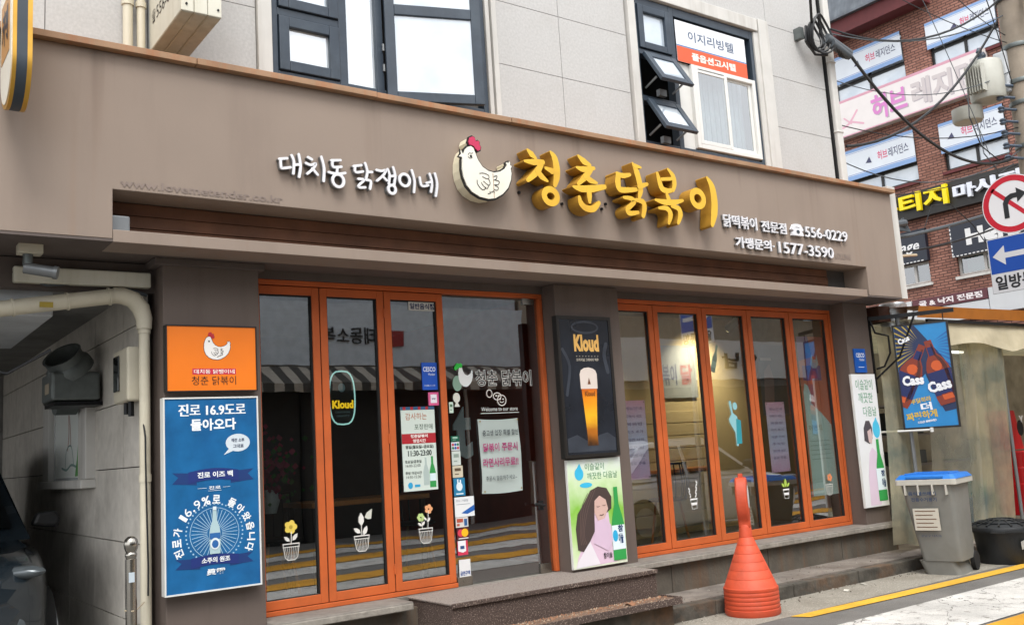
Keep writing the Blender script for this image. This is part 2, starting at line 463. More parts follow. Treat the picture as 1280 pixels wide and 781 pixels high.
def thing(name, label, cat, loc=(0, 0, 0), rz=0, group=None):
    o = bpy.data.objects.new(name, None); COL.objects.link(o)
    o.empty_display_size = .1
    o.location = loc; o.rotation_euler = (0, 0, R(rz))
    o['label'] = label; o['category'] = cat
    if group: o['group'] = group
    return o
def tag(o, label, cat, group=None):
    o['label'] = label; o['category'] = cat
    if group: o['group'] = group
    return o
def struct(name, g, m, **k):
    o = g.build(name, m, **k)
    o['kind'] = 'structure'
    return o
def copy_tree(o, parent=None):
    c = o.copy(); COL.objects.link(c)
    if parent: c.parent = parent
    for ch in list(o.children): copy_tree(ch, c)
    return c
def sag(p, q, d, n=12):
    p, q = Vector(p), Vector(q)
    return [p.lerp(q, i / n) - Vector((0, 0, 4 * d * (i / n) * (1 - i / n))) for i in range(n + 1)]
YELLOW = [([([(4.618,3.936),(4.656,3.904),(4.699,3.874)],[0.02,0.05,0.02]),([(4.58,3.836),(4.67,3.838),(4.769,3.85)],[0.02,0.05,0.04]),([(4.761,3.846),(4.726,3.793),(4.674,3.736),(4.6,3.677)],[0.035,0.052,0.05,0.035]),([(4.706,3.766),(4.743,3.724),(4.802,3.691)],[0.045,0.05,0.02]),([(4.855,3.95),(4.894,3.902),(4.908,3.807),(4.901,3.732),(4.877,3.663)],[0.02,0.055,0.065,0.06,0.035]),([(4.79,3.801),(4.857,3.782)],[0.025,0.05])],[((4.827,3.565),(0.068,0.059),0.055)]),([([(5.16,3.959),(5.217,3.917),(5.284,3.89)],[0.02,0.055,0.03]),([(5.132,3.852),(5.204,3.844),(5.327,3.867)],[0.02,0.05,0.03]),([(5.287,3.853),(5.225,3.782),(5.136,3.708)],[0.05,0.055,0.03]),([(5.219,3.786),(5.277,3.753),(5.346,3.739)],[0.045,0.05,0.02]),([(5.075,3.676),(5.159,3.666),(5.284,3.68),(5.43,3.713)],[0.02,0.055,0.06,0.04]),([(5.248,3.665),(5.247,3.61),(5.245,3.558)],[0.05,0.05,0.03]),([(5.132,3.589),(5.147,3.535),(5.198,3.5),(5.281,3.503),(5.349,3.561)],[0.03,0.05,0.055,0.055,0.035])],[]),([([(5.591,3.856),(5.656,3.842),(5.746,3.862)],[0.03,0.045,0.03]),([(5.605,3.839),(5.593,3.771),(5.611,3.713),(5.706,3.717),(5.807,3.732)],[0.05,0.06,0.05,0.045,0.035]),([(5.79,3.973),(5.83,3.897),(5.854,3.802),(5.86,3.729),(5.836,3.662)],[0.02,0.06,0.06,0.055,0.03]),([(5.812,3.951),(5.884,3.944)],[0.04,0.02]),([(5.848,3.764),(5.945,3.797)],[0.05,0.03]),([(5.647,3.642),(5.73,3.641),(5.767,3.618),(5.731,3.581),(5.679,3.539),(5.699,3.505),(5.805,3.521)],[0.025,0.04,0.045,0.04,0.045,0.045,0.03]),([(5.777,3.634),(5.87,3.625),(5.886,3.572),(5.861,3.494)],[0.025,0.05,0.05,0.04])],[]),([([(6.091,3.917),(6.11,3.844),(6.136,3.778),(6.205,3.765),(6.279,3.782)],[0.03,0.05,0.055,0.045,0.03]),([(6.23,3.975),(6.289,3.916),(6.3,3.841),(6.275,3.775)],[0.02,0.05,0.05,0.03]),([(6.141,3.867),(6.285,3.888)],[0.03,0.03]),([(6.185,3.737),(6.204,3.685)],[0.03,0.05]),([(6.033,3.661),(6.141,3.651),(6.261,3.66),(6.386,3.692)],[0.02,0.05,0.05,0.025]),([(6.07,3.588),(6.168,3.594),(6.209,3.542),(6.178,3.458)],[0.025,0.045,0.055,0.03]),([(6.235,3.619),(6.315,3.609),(6.337,3.554),(6.298,3.469)],[0.025,0.05,0.055,0.03])],[]),([([(6.75,3.956),(6.807,3.874),(6.823,3.744),(6.805,3.612),(6.762,3.494)],[0.025,0.07,0.08,0.08,0.04])],[((6.594,3.733),(0.079,0.074),0.06)])]  # letter strokes and chicken outline traced in image pixels, converted to sign-plane metres
WHITE = [([[(2.516,3.613),(2.574,3.625)],[(2.525,3.61),(2.528,3.557),(2.541,3.549),(2.597,3.562)],[(2.608,3.651),(2.624,3.602),(2.617,3.519)],[(2.624,3.583),(2.662,3.59)],[(2.661,3.665),(2.672,3.58),(2.659,3.5)]],[]),([[(2.732,3.654),(2.761,3.641)],[(2.714,3.608),(2.751,3.599),(2.79,3.615),(2.769,3.576),(2.722,3.532)],[(2.761,3.575),(2.801,3.533)],[(2.833,3.67),(2.852,3.587),(2.845,3.491)]],[]),([[(2.911,3.654),(2.984,3.665)],[(2.919,3.648),(2.925,3.607),(2.989,3.616)],[(2.957,3.608),(2.953,3.571)],[(2.887,3.563),(2.949,3.557),(3.017,3.572)]],[((2.957,3.507),(0.055,0.055))]),([[(3.086,3.633),(3.152,3.649)],[(3.098,3.629),(3.103,3.59),(3.162,3.602)],[(3.182,3.668),(3.198,3.607),(3.187,3.557)],[(3.198,3.602),(3.236,3.606)],[(3.12,3.541),(3.167,3.538),(3.126,3.496),(3.127,3.477),(3.174,3.482)],[(3.183,3.54),(3.222,3.533),(3.213,3.475)]],[]),([[(3.274,3.628),(3.314,3.625),(3.353,3.635),(3.328,3.592),(3.276,3.546)],[(3.321,3.588),(3.356,3.557)],[(3.368,3.646),(3.383,3.601),(3.373,3.533)],[(3.385,3.592),(3.419,3.599)],[(3.415,3.666),(3.43,3.601),(3.416,3.524)]],[((3.395,3.491),(0.038,0.038))]),([[(3.578,3.663),(3.597,3.58),(3.588,3.492)]],[((3.507,3.576),(0.055,0.055))]),([[(3.645,3.615),(3.653,3.56),(3.675,3.549),(3.718,3.561)],[(3.703,3.578),(3.741,3.59)],[(3.734,3.654),(3.752,3.586),(3.739,3.511)],[(3.782,3.662),(3.798,3.58),(3.78,3.482)]],[])]
CHICK = {'body':[(3.988,3.822),(4.006,3.861),(4.034,3.886),(4.067,3.897),(4.091,3.882),(4.108,3.84),(4.129,3.788),(4.168,3.739),(4.22,3.713),(4.274,3.706),(4.336,3.723),(4.383,3.753),(4.402,3.781),(4.397,3.799),(4.409,3.81),(4.419,3.796),(4.43,3.816),(4.443,3.81),(4.439,3.786),(4.456,3.782),(4.453,3.769),(4.444,3.754),(4.45,3.717),(4.439,3.659),(4.406,3.589),(4.349,3.532),(4.275,3.489),(4.209,3.475),(4.124,3.484),(4.052,3.517),(4.003,3.566),(3.976,3.631),(3.967,3.694),(3.972,3.767)],'back':[(3.988,3.822),(4.006,3.861),(4.034,3.886),(4.067,3.897),(4.091,3.882),(4.108,3.84),(4.129,3.788),(4.168,3.739),(4.22,3.713),(4.274,3.706),(4.336,3.723),(4.383,3.753),(4.402,3.781),(4.397,3.799),(4.409,3.81),(4.419,3.796),(4.43,3.816),(4.443,3.81),(4.439,3.786),(4.456,3.782),(4.453,3.769),(4.444,3.754),(4.45,3.717),(4.439,3.659),(4.406,3.589),(4.349,3.532),(4.275,3.489),(4.209,3.475),(4.124,3.484),(4.052,3.517),(4.003,3.566),(3.976,3.631),(3.967,3.694),(3.972,3.767)],'comb1':[(4.048,3.897),(4.037,3.923),(4.052,3.964),(4.083,3.98),(4.109,3.97),(4.115,3.943),(4.135,3.951),(4.153,3.939),(4.149,3.92),(4.163,3.899),(4.156,3.87),(4.128,3.854),(4.102,3.872),(4.09,3.889),(4.072,3.895)],'beak':[(3.99,3.823),(3.969,3.851),(3.975,3.821),(3.953,3.797),(3.978,3.795),(3.985,3.778)],'seam':[(4.26,3.704),(4.244,3.484)],'eye':[(4.059,3.809)],'lash':[[(4.032,3.816),(4.044,3.833),(4.063,3.832),(4.079,3.838)],[(4.031,3.801),(4.047,3.791),(4.071,3.799)]],'wing':[[(4.132,3.678),(4.17,3.684),(4.217,3.671),(4.21,3.641),(4.157,3.653)],[(4.215,3.642),(4.227,3.611),(4.212,3.59),(4.165,3.617)],[(4.212,3.59),(4.193,3.561),(4.157,3.584),(4.143,3.605)],[(4.103,3.619),(4.109,3.583),(4.144,3.549),(4.171,3.554),(4.183,3.571)],[(4.266,3.668),(4.297,3.677),(4.287,3.65),(4.264,3.638)],[(4.28,3.64),(4.316,3.633),(4.303,3.606),(4.267,3.601)],[(4.274,3.595),(4.304,3.582),(4.291,3.558),(4.259,3.563)],[(4.201,3.52),(4.223,3.527),(4.219,3.541)],[(4.229,3.534),(4.257,3.547),(4.262,3.536)]]}

# ================================================================ materials
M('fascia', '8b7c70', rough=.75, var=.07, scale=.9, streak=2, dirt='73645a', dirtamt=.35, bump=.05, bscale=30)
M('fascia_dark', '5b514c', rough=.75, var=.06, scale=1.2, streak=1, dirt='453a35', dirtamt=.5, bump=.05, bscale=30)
M('pillar', '62564f', rough=.7, var=.06, scale=1.5, streak=1, dirt='4b403a', dirtamt=.5, bump=.05, bscale=30)
M('rust_cap', '98785c', rough=.7, var=.22, scale=3, streak=1, dirt='a35c2c', dirtamt=.8, bump=.1)
M('recess_wood', '694530', rough=.7, var=.25, scale=5, bump=.15, bscale=20)
M('granite', 'b5b4b2', rough=.7, var=.09, scale=45, dirt='a9a6a2', dirtamt=.5, bump=.08, bscale=90)
M('granite_dark', 'c8c3ba', rough=.75, var=.08, scale=12, dirt='857e75', dirtamt=.5, bump=.08, bscale=60)
M('joint', '4b4743', rough=.9)
M('joint_light', '77726c', rough=.9)
M('trim_white', 'c5c3be', rough=.6, var=.05, streak=1, dirt='908a80', dirtamt=.5)
M('orange', 'c05f30', rough=.5, var=.1, scale=3, dirt='94502f', dirtamt=.55, spec=.3, bump=.05, bscale=15)
M('gasket', '151210', rough=.7)
M('navy_frame', '2b3744', rough=.45, var=.12, scale=8, dirt='59646c', dirtamt=.35)
M('black_gap', '0c0c0d', rough=.9)
M('film', 'd8dfe2', rough=.25, var=.05, scale=2, spec=.9, coat=1)
M('white_pvc', 'd6d6d2', rough=.4, var=.03)
M('sill_stone', '77716a', rough=.85, var=.15, scale=14, dirt='4a413a', dirtamt=.6, bump=.25, bscale=50)
M('sill_lip', '8d877e', rough=.85, var=.2, scale=20, dirt='5b5148', dirtamt=.7, bump=.4, bscale=40)
M('riser', '565047', rough=.85, var=.25, scale=5, streak=1, dirt='6a4a30', dirtamt=.85, bump=.4, bscale=40)
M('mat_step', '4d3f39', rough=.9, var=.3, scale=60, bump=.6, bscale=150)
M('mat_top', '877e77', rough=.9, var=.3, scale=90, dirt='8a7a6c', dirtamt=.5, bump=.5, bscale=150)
M('grit_mat', '6d5545', rough=.95, var=.55, scale=130, bump=.8, bscale=170)
M('concrete', '7b736b', rough=.9, var=.25, scale=5, dirt='54473c', dirtamt=.85, bump=.6, bscale=60)
M('kerb_stone', '4a463f', rough=.9, var=.4, scale=9, dirt='75502f', dirtamt=.8, bump=.9, bscale=25)
M('gutter', '8d887d', rough=.9, var=.28, scale=90, dirt='6a6256', dirtamt=.7, bump=.6, bscale=130)
M('interior_dark', '4c4a48', rough=.8)
M('interior_floor', '4a4745', rough=.35, var=.1)
M('interior_cream', 'b3a078', rough=.8, var=.06, scale=2)
M('interior_brown', '5a4822', rough=.6, var=.1)
M('interior_red', 'a03a28', rough=.7)
M('ceiling', '6a6a68', rough=.8)
M('garage_ceiling', '8a8986', rough=.85, dirt='3a3836', dirtamt=.5)
M('garage_floor', '6a6763', rough=.85, var=.15, scale=3, bump=.3)
M('table_wood', 'a0622c', rough=.5, var=.2, scale=9)
M('dark_metal', '1d1e20', rough=.4, metal=.6)
M('steel', 'a8a49c', rough=.22, metal=1, var=.05)
M('grey_metal', '7f8284', rough=.4, metal=.5, var=.08)
M('galv', '6d7372', rough=.5, metal=.6, var=.15, scale=12)
M('cream_pipe', 'c9c2ae', rough=.45, var=.06, scale=5, dirt='8b8168', dirtamt=.35)
M('black_plastic', '17181a', rough=.5, var=.2, bump=.05)
M('yellow_return', 'a87c26', rough=.55, var=.15, scale=8, streak=1, dirt='7c5216', dirtamt=.6)
M('yellow_paint', 'dcb032', rough=.45, var=.06, scale=6, dirt='b06e0c', dirtamt=.4)
M('ivory', 'dcd5bb', rough=.5, var=.05, dirt='a8936a', dirtamt=.4)
M('white_face', 'e2dfd2', rough=.35, var=.03, dirt='c7b48c', dirtamt=.3)
M('white_letter', 'dadade', rough=.4, var=.03)
M('ink_black', '17130f', rough=.5)
M('sign_box_white', 'cfccbd', rough=.5, var=.04, streak=1, dirt='a49b7c', dirtamt=.5)
M('alu', 'b3b0a0', rough=.5, metal=.0, streak=1, dirt='6d6552', dirtamt=.5)
M('gold', 'c99a3e', rough=.35, metal=.5)
M('slate', '333c45', rough=.5)
M('cone_orange', 'c44a2a', rough=.6, var=.14, scale=6, dirt='8c4a3a', dirtamt=.7, bump=.25, bscale=30)
M('bin_grey', '767671', rough=.55, var=.06, dirt='5d5a52', dirtamt=.5, bump=.08)
M('bin_blue', '1f6fc0', rough=.4, var=.06)
M('bin_black', '1c1f22', rough=.5, var=.2, bump=.2, bscale=60)
M('bin_rim', 'b5b3aa', rough=.5)
M('awning_orange', 'b06a1c', rough=.7, var=.1, dirt='8a4a18', dirtamt=.4)
M('valance', 'b3a98f', rough=.8, var=.1, dirt='8b7d60', dirtamt=.4, bump=.2, bscale=10)
M('pole_concrete', '94897b', rough=.9, var=.08, scale=8, bump=.25, dirt='75695c', dirtamt=.4)
M('cable', '17191c', rough=.5)
M('cable_grey', '4c5257', rough=.5)
M('beige_cable', 'b3a389', rough=.5)
M('transformer', 'b3b3aa', rough=.5, var=.05, dirt='8a8778', dirtamt=.4)
M('insulator', '4a5563', rough=.3)
M('red_plastic', 'c0141c', rough=.35)
M('teal_plastic', '1c7a78', rough=.4)
M('blue_plastic', '2a6a92', rough=.4)
M('car_dark', '222b32', rough=.22, metal=.2, coat=1, var=.05)
M('car_white', 'dededc', rough=.3, coat=1, var=.02)
M('tyre', '121212', rough=.85)
M('lamp_clear', '5d6468', rough=.15, metal=.3, var=.1, scale=20)
M('car_glass', '0b0e11', rough=.05, coat=1)
M('beige_wall', '948b7c', rough=.8, streak=1, dirt='6f675a', dirtamt=.4)
M('grey_render', 'a9aeb3', rough=.8, streak=1, dirt='6f7478', dirtamt=.4)
M('sign_grey', 'bcc4ca', rough=.6)
M('shop_dark', '22211f', rough=.5)
M('stripe_light', '9c958a', rough=.8)
M('stripe_dark', '3b3833', rough=.8)
M('maroon', '5c2426', rough=.7)
M('roof_grey', '555b62', rough=.6, var=.3, scale=3, streak=1, dirt='8a9096', dirtamt=.4)
M('vent_white', 'c4c8cc', rough=.4)
M('leaf_green', '2f6a2a', rough=.6, var=.3)
M('pink_flower', 'a03050', rough=.6, var=.3)
M('warm_lamp', 'ffd9a0', emit=4)
glassmat('shop_glass', tint=(.78, .83, .83), boost=2.6, base=.14)
glassmat('upper_glass', tint=(.7, .75, .78), boost=1.5, film='dfe6ea', filmamt=.75, base=.25)  # pale film colour stands in for bright sky mirrored in the upper panes
glassmat('bright_glass', tint=(.8, .85, .88), boost=1.3, film='cfd8e0', filmamt=.85, base=.12)  # white sky reflection painted into the pane colour by a denser film
glassmat('vinyl', tint=(.88, .87, .82), boost=1.0, rough=.2, film='ddd6c2', filmamt=.36, filmvar=.6, cloth=True)
glassmat('vinyl_dirty', tint=(.8, .76, .62), boost=.6, rough=.3, film='e0d6b8', filmamt=.52, filmvar=.45, cloth=True)
roadmat('asphalt', '696763', agg=.35)
roadmat('paint_white', 'bfbdb8', crack=.0035, wear='85827c', wearamt=.45, agg=.22)
roadmat('paint_yellow', 'c78f1e', crack=.006, wear='5c564c', wearamt=.38, agg=.1)
roadmat('line_yellow', 'cfa02e', wear='6b5f45', wearamt=.33, agg=.1)
brickmat('brick_wall')

# ================================================================ ground, road, pavement
g = G(); g.add([(-300, -300, 0), (300, -300, 0), (300, 300, 0), (-300, 300, 0)], [(0, 1, 2, 3)])
struct('ground', g, 'asphalt', loc=(0, 0, -.004))
g = G(); g.add([(-40, -11, .001), (60, -11, .001), (60, -.72, .001), (-40, -.72, .001)], [(0, 1, 2, 3)])
struct('road', g, 'asphalt')
# strip of old concrete between kerb and yellow line
g = G(); g.add([(3.2, -1.36, .004), (14, -1.40, .004), (14, -.7, .004), (3.2, -.7, .004)], [(0, 1, 2, 3)])
struct('gutter', g, 'gutter')
g = G(); g.add([(6.62, -1.53, .008), (8.5, -1.60, .008), (16, -1.73, .008), (16, -1.57, .008), (8.5, -1.44, .008), (6.55, -1.38, .008)], [(0, 1, 4, 5), (1, 2, 3, 4)])
struct('road_marking', g, 'line_yellow')
# painted zone: white and yellow bands the other side of the line
bands = [(-1.9, -2.72, 'paint_white'), (-2.76, -3.0, 'paint_yellow'), (-3.5, -4.6, 'paint_white'), (-4.7, -5.3, 'paint_yellow'),
         (-5.9, -6.7, 'paint_white'), (-6.8, -7.5, 'paint_yellow'), (-8.1, -8.9, 'paint_white'), (-9.0, -9.5, 'paint_yellow')]
for a, b, m in bands:
    g = G(); g.add([(6.45 - (a + 1.9) * .0 if a > -3.2 else 3.6, b, .008), (24, b - .02, .008), (24, a, .008), (6.45 if a > -3.2 else 3.6, a, .008)], [(0, 1, 2, 3)])
    struct('road_marking', g, m)
# raised concrete platform in front of the shop
g = G(); g.box(3.2, 12.5, -.70, .1, -.2, .132)
struct('pavement', g, 'concrete')
g = G()
x = 3.0
kx = [3.2, 4.25, 5.3, 6.3, 7.35, 8.35, 9.35, 10.3, 11.4, 12.5]
pav = bpy.data.objects['pavement']
for i in range(len(kx) - 1):
    g = G(); dz = random.uniform(-.006, .006)
    g.box(kx[i] + .004, kx[i + 1] - .004, -.80 + random.uniform(-.006, .006), -.702, -.15, .128 + dz)
    o = g.build('kerb_stone', 'kerb_stone', parent=pav, bevel=.012)
g = G(); g.add([(-6, -.72, .003), (1.79, -.72, .003), (1.79, 9, .003), (-6, 9, .003)], [(0, 1, 2, 3)])
struct('garage_floor', g, 'garage_floor')

# ================================================================ the restaurant building
BLD = thing('restaurant_building', 'grey stone building with a brown sign band and orange framed folding shop doors', 'building')
def bp(name, g, m, **k): return g.build(name, m, parent=BLD, **k)

# --- upper wall: backing and stone panels with open joints
OPEN = [(2.68, 4.86, 4.40, 6.16), (6.62, 8.86, 4.40, 6.30)]
g = G()
for a, b in ((-4, 2.68), (4.86, 6.62), (8.86, 9.93)): g.box(a, b, .03, .25, 4.0, 6.3)
g.box(-4, 9.93, .03, .25, 6.30, 9.5); g.box(2.68, 4.86, .03, .25, 6.16, 6.3)
g.box(-4, 9.93, .03, .25, 3.02, 4.0 + .4)
g.box(-4, 9.93, .25, 8, 9.3, 9.5); g.box(9.7, 9.93, .25, 8, 0, 9.3)
bp('upper_wall', g, 'joint_light')
zs = [4.05, 4.412, 5.034, 5.656, 6.285, 6.91, 7.53, 8.15, 8.77, 9.5]
def panels(xa, xb, z0, z1):
    g = G(); g.box(xa + .003, xb - .003, 0, .028 + .001, z0 + .003, z1 - .003)
    bp('stone_panel', g, 'granite')
for k in range(len(zs) - 1):
    z0, z1 = zs[k], zs[k + 1]
    if z1 <= 6.3:
        spans = [(-2.0, -1.0), (-1, .1), (.1, 1.13), (1.13, 1.9), (1.9, 2.62), (4.92, 5.685), (5.685, 6.58), (8.87, 9.90)]
        if z0 > 5.6: spans = spans
    else:
        spans = [(-2.0, -1.0), (-1, .1), (.1, 1.13), (1.13, 1.9), (1.9, 2.62), (2.62, 3.8), (3.8, 4.92), (4.92, 5.685), (5.685, 6.58), (6.58, 7.7), (7.7, 8.87), (8.87, 9.9)]
    for a, b in spans: panels(a, b, z0, z1)
g = G(); g.box(2.66, 4.88, 0, .03, 6.17, 6.28); bp('window_head', g, 'trim_white')
# stone trims round the two upper windows
g = G(); g.box(2.625, 2.74, -.035, .12, 4.2, 6.2); bp('window_trim', g, 'trim_white', bevel=.006)
g = G(); g.box(4.80, 4.845, -.02, .12, 4.2, 6.2); g.box(4.86, 4.915, -.035, .12, 4.2, 6.2); bp('window_trim', g, 'trim_white', bevel=.006)
g = G(); g.box(6.60, 6.70, -.04, .12, 4.2, 6.22); bp('window_trim', g, 'trim_white', bevel=.006)
g = G(); g.box(8.60, 8.68, -.02, .12, 4.2, 6.13); g.box(8.68, 8.855, -.04, .12, 4.2, 6.3); bp('window_trim', g, 'trim_white', bevel=.006)
g = G(); g.box(6.60, 8.66, -.04, .12, 6.14, 6.29); bp('window_trim', g, 'trim_white', bevel=.006)
# down pipe and grey corner trim at the right edge of the wall
g = G(); g.box(9.915, 9.945, -.02, .02, 4.2, 9.3); bp('corner_gap', g, 'black_gap')
g = G(); g.box(9.95, 10.06, -.07, .03, 4.2, 9.3)
for z in (5.1, 6.0, 6.9, 7.8): g.box(9.94, 10.07, -.08, .03, z, z + .03)
bp('corner_pipe', g, 'trim_white', bevel=.02)
for xx, rr in ((1.655, .035), (1.745, .03)):
    g = G(); g.cyl((xx, -.06, 4.2), (xx, -.06, 9.2), rr, 12)
    for z in (4.8, 6.2, 7.6): g.cyl((xx, -.06, z), (xx, -.06, z + .04), rr + .008, 12)
    bp('wall_pipe', g, 'cream_pipe', smooth=True)
g = G(); g.box(1.80, 2.0, -.05, 0, 4.2, 9.2); bp('wall_duct', g, 'grey_metal')

# --- sign band
FY = -.60
g = G()
g.poly([(-3, 2.966), (1.425, 2.966), (1.425, 3.285), (9.40, 3.285), (9.40, 2.966), (10.03, 2.966), (10.03, 4.19), (-3, 4.19)], FY, .56)
bp('sign_band', g, 'fascia', bevel=.004)
g = G(); g.box(1.427, 9.36, FY - .002, -.30, 2.945, 3.025); bp('ledge', g, 'fascia', bevel=.004)
g = G(); g.box(1.427, 9.398, -.30, -.04, 2.95, 3.283); bp('recess_back', g, 'interior_dark')
for i in range(3):
    g = G(); z = 3.03 + i * .084
    g.box(1.43, 9.05, -.325 - .006 * (i % 2), -.302, z, z + .08); bp('wood_board', g, 'recess_wood', bevel=.003)
g = G(); g.box(1.43, 1.55, -.52, -.35, 3.03, 3.14); bp('junction_box', g, 'grey_metal', bevel=.01)
g = G()
xs = [-3, -.4, 1.95, 3.3, 4.55, 6.7, 8.5, 9.35, 10.06]
for i in range(len(xs) - 1):
    g = G(); g.box(xs[i] + .002, xs[i + 1] - .002, -.655 - random.uniform(0, .006), .0, 4.192, 4.236)
    bp('cap_board', g, 'rust_cap', bevel=.003)
g = G(); g.box(10.034, 10.19, -.575, -.05, 2.96, 4.30); bp('end_flashing', g, 'trim_white', bevel=.004)
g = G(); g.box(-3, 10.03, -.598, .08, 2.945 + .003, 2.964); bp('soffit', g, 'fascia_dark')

# --- pillars, lintel
def pillar(x0, x1, m='pillar'):
    g = G(); g.box(x0, x1, -.2, .12, .02, 2.947); bp('pillar', g, m, bevel=.006)
pillar(1.84, 2.515); pillar(5.235, 5.99); pillar(9.455, 9.915)
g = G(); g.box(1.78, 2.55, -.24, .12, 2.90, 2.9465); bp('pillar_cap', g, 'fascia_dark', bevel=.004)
g = G()
for a, b in ((2.515, 5.235), (5.99, 9.455)): g.box(a, b, -.035, .1, 2.885, 2.947)
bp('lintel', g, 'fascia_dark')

# --- sill and plinth
for a, b, yl in ((2.515, 3.60, -.33), (5.70, 9.95, -.29)):
    g = G(); g.box(a, b, yl, .12, .385, .447)
    bp('sill', g, 'sill_stone', bevel=.012)
    g = G(); g.box(a + .01, b - .01, yl - .012, yl - .001, .39, .435)
    bp('sill_edge', g, 'sill_lip', bevel=.008)
g = G(); g.box(3.60, 5.70, -.05, .12, .385, .446); bp('sill', g, 'sill_stone', bevel=.004)
for a, b in ((2.515, 3.72), (3.72, 5.0), (5.0, 6.35), (6.35, 7.7), (7.7, 8.9), (8.9, 9.94)):
    g = G(); g.box(a + .004, b - .004, -.20 if a < 5 else -.24, .11, 0, .384); bp('plinth_panel', g, 'riser', bevel=.004)

# --- orange frames and folding leaves
def frame_bar(x0, x1, z0, z1, y0=-.02, y1=.06): 
    g = G(); g.box(x0, x1, y0, y1, z0, z1); bp('door_frame', g, 'orange', bevel=.004)
frame_bar(2.517, 5.232, 2.845, 2.884); frame_bar(5.195, 5.232, .45, 2.843); frame_bar(2.517, 4.19, .448, .482)
frame_bar(5.992, 9.452, 2.845, 2.884); frame_bar(9.418, 9.452, .45, 2.843); frame_bar(5.992, 9.416, .448, .482)
g = G(); g.box(2.53, 4.2, .0, .05, .46, 2.85); g.box(5.995, 9.44, .0, .05, .46, 2.85)
def leaf(x0, x1, st=.058, rail=.075):
    z0, z1 = .487, 2.838
    g = G()
    g.box(x0, x0 + st, -.012, .045, z0, z1); g.box(x1 - st, x1, -.012, .045, z0, z1)
    g.box(x0 + st, x1 - st, -.0115, .045, z0, z0 + rail - .01); g.box(x0 + st, x1 - st, -.0115, .045, z1 - rail + .012, z1)
    o = bp('door_leaf', g, 'orange', bevel=.003)
    g = G(); a, b, c, d = x0 + st, x1 - st, z0 + rail - .01, z1 - rail + .012
    g.box(a, a + .006, .0, .03, c, d); g.box(b - .008, b, .0, .03, c, d); g.box(a + .006, b - .008, .0, .03, d - .008, d); g.box(a + .006, b - .008, .0, .03, c, c + .004)
    g.build('gasket', 'gasket', parent=o)
    g = G(); g.box(a + .006, b - .008, .022, .030, c + .004, d - .008); g.build('pane', 'shop_glass', parent=o)
for a, b in ((2.532, 3.064), (3.073, 3.622), (3.630, 4.180)): leaf(a, b)
bxs = [5.96, 6.612, 7.31, 8.002, 8.705, 9.415]
for i in range(5): leaf(bxs[i] + .004 + (.04 if i == 0 else 0), bxs[i + 1] - .004, st=.062)
g = G()
for xx in (3.0685, 3.626): g.box(xx - .004, xx + .004, .0, .04, .485, 2.84)
for xx in bxs[1:5]: g.box(xx - .003, xx + .003, .0, .04, .485, 2.84)
bp('door_seal', g, 'gasket')
for xx in (3.622, 6.612, 8.002):
    for z in (.62, 1.62, 2.62):
        g = G(); g.cyl((xx, -.018, z), (xx, -.018, z + .075), .007, 8); bp('hinge', g, 'orange')
# glass entrance door, patch fittings, handle
g = G(); g.box(4.195, 5.192, .018, .030, .452, 2.842); dr = bp('glass_door', g, 'shop_glass')
for a, b, c, d in ((4.20, 4.345, .447, .52), (5.045, 5.165, .447, .53), (5.035, 5.16, 2.785, 2.845)):
    g = G(); g.box(a, b, .004, .044, c, d); g.build('patch_fitting', 'steel', parent=dr, bevel=.003)
g = G(); g.cyl((4.27, .0, .487), (4.27, .004, .487), .018, 16); g.build('lock', 'steel', parent=dr)
g = G(); g.tube([(5.09, -.005, 1.02), (5.085, -.05, 1.02), (4.99, -.055, 1.04)], .012); g.box(5.07, 5.11, -.004, .018, .98, 1.06)
g.build('handle', 'black_plastic', parent=dr)

# --- interior behind the glass
g = G()
g.box(2.5, 9.7, .12, 3.6, .40, .446)
bp('interior_floor', g, 'interior_floor')
g = G(); g.box(2.5, 9.7, .12, 3.6, 2.96, 3.0); bp('interior_ceiling', g, 'ceiling')
g = G(); g.box(2.44, 2.5, .12, 3.6, .4, 3.0); g.box(2.44, 5.6, 3.6, 3.66, .4, 3.0); bp('interior_wall', g, 'interior_dark')
g = G(); g.box(5.6, 9.42, 1.3, 1.36, .4, 3.0); bp('interior_wall', g, 'interior_cream')
g = G(); g.box(9.42, 9.7, 1.28, 1.36, .4, 3.0); g.box(9.64, 9.7, .14, 1.28, .4, 3.0); bp('interior_wall', g, 'interior_brown')
g = G(); g.box(5.54, 5.6, .14, 3.6, .4, 3.0); bp('interior_wall', g, 'interior_red')
for i in range(9):
    g = G(); g.box(6.9, 8.7, 1.285, 1.3, .55 + i * .145, .55 + i * .145 + .135); bp('wall_board', g, 'interior_cream', bevel=.004)

# --- garage side wall and ceiling
g = G(); g.box(1.80, 1.95, .12, 7, 0, 2.96); bp('garage_wall', g, 'joint')
ys = [.02, .60, 1.50, 2.45, 3.40, 4.4, 5.4, 6.4]; zz = [.0, .50, 1.03, 1.555, 2.03, 2.55, 2.94]
for i in range(len(ys) - 1):
    for k in range(len(zz) - 1):
        y0, y1, z0, z1 = ys[i], ys[i + 1], zz[k], zz[k + 1]
        cuts = [(y0, y1, z0, z1)]
        if y0 < 3.3 and y1 > 1.55 and z0 < 2.25 and z1 > 1.45:
            cuts = []
            if y1 > 3.32 and y0 < 3.32: cuts.append((3.32, y1, z0, z1))
            if z0 < 1.43: cuts.append((y0, min(y1, 3.32), z0, 1.43))
            if z1 > 2.27: cuts.append((y0, min(y1, 3.32), 2.27, z1))
        for c in cuts:
            g = G(); g.box(1.775, 1.799, c[0] + .004, c[1] - .004, c[2] + .004, c[3] - .004); bp('stone_panel', g, 'granite_dark')
g = G(); g.box(-4, 1.79, .1, 7, 2.80, 2.94); g.box(-4, 1.8, 6.4, 6.6, 0, 2.9); bp('garage_ceiling', g, 'garage_ceiling')
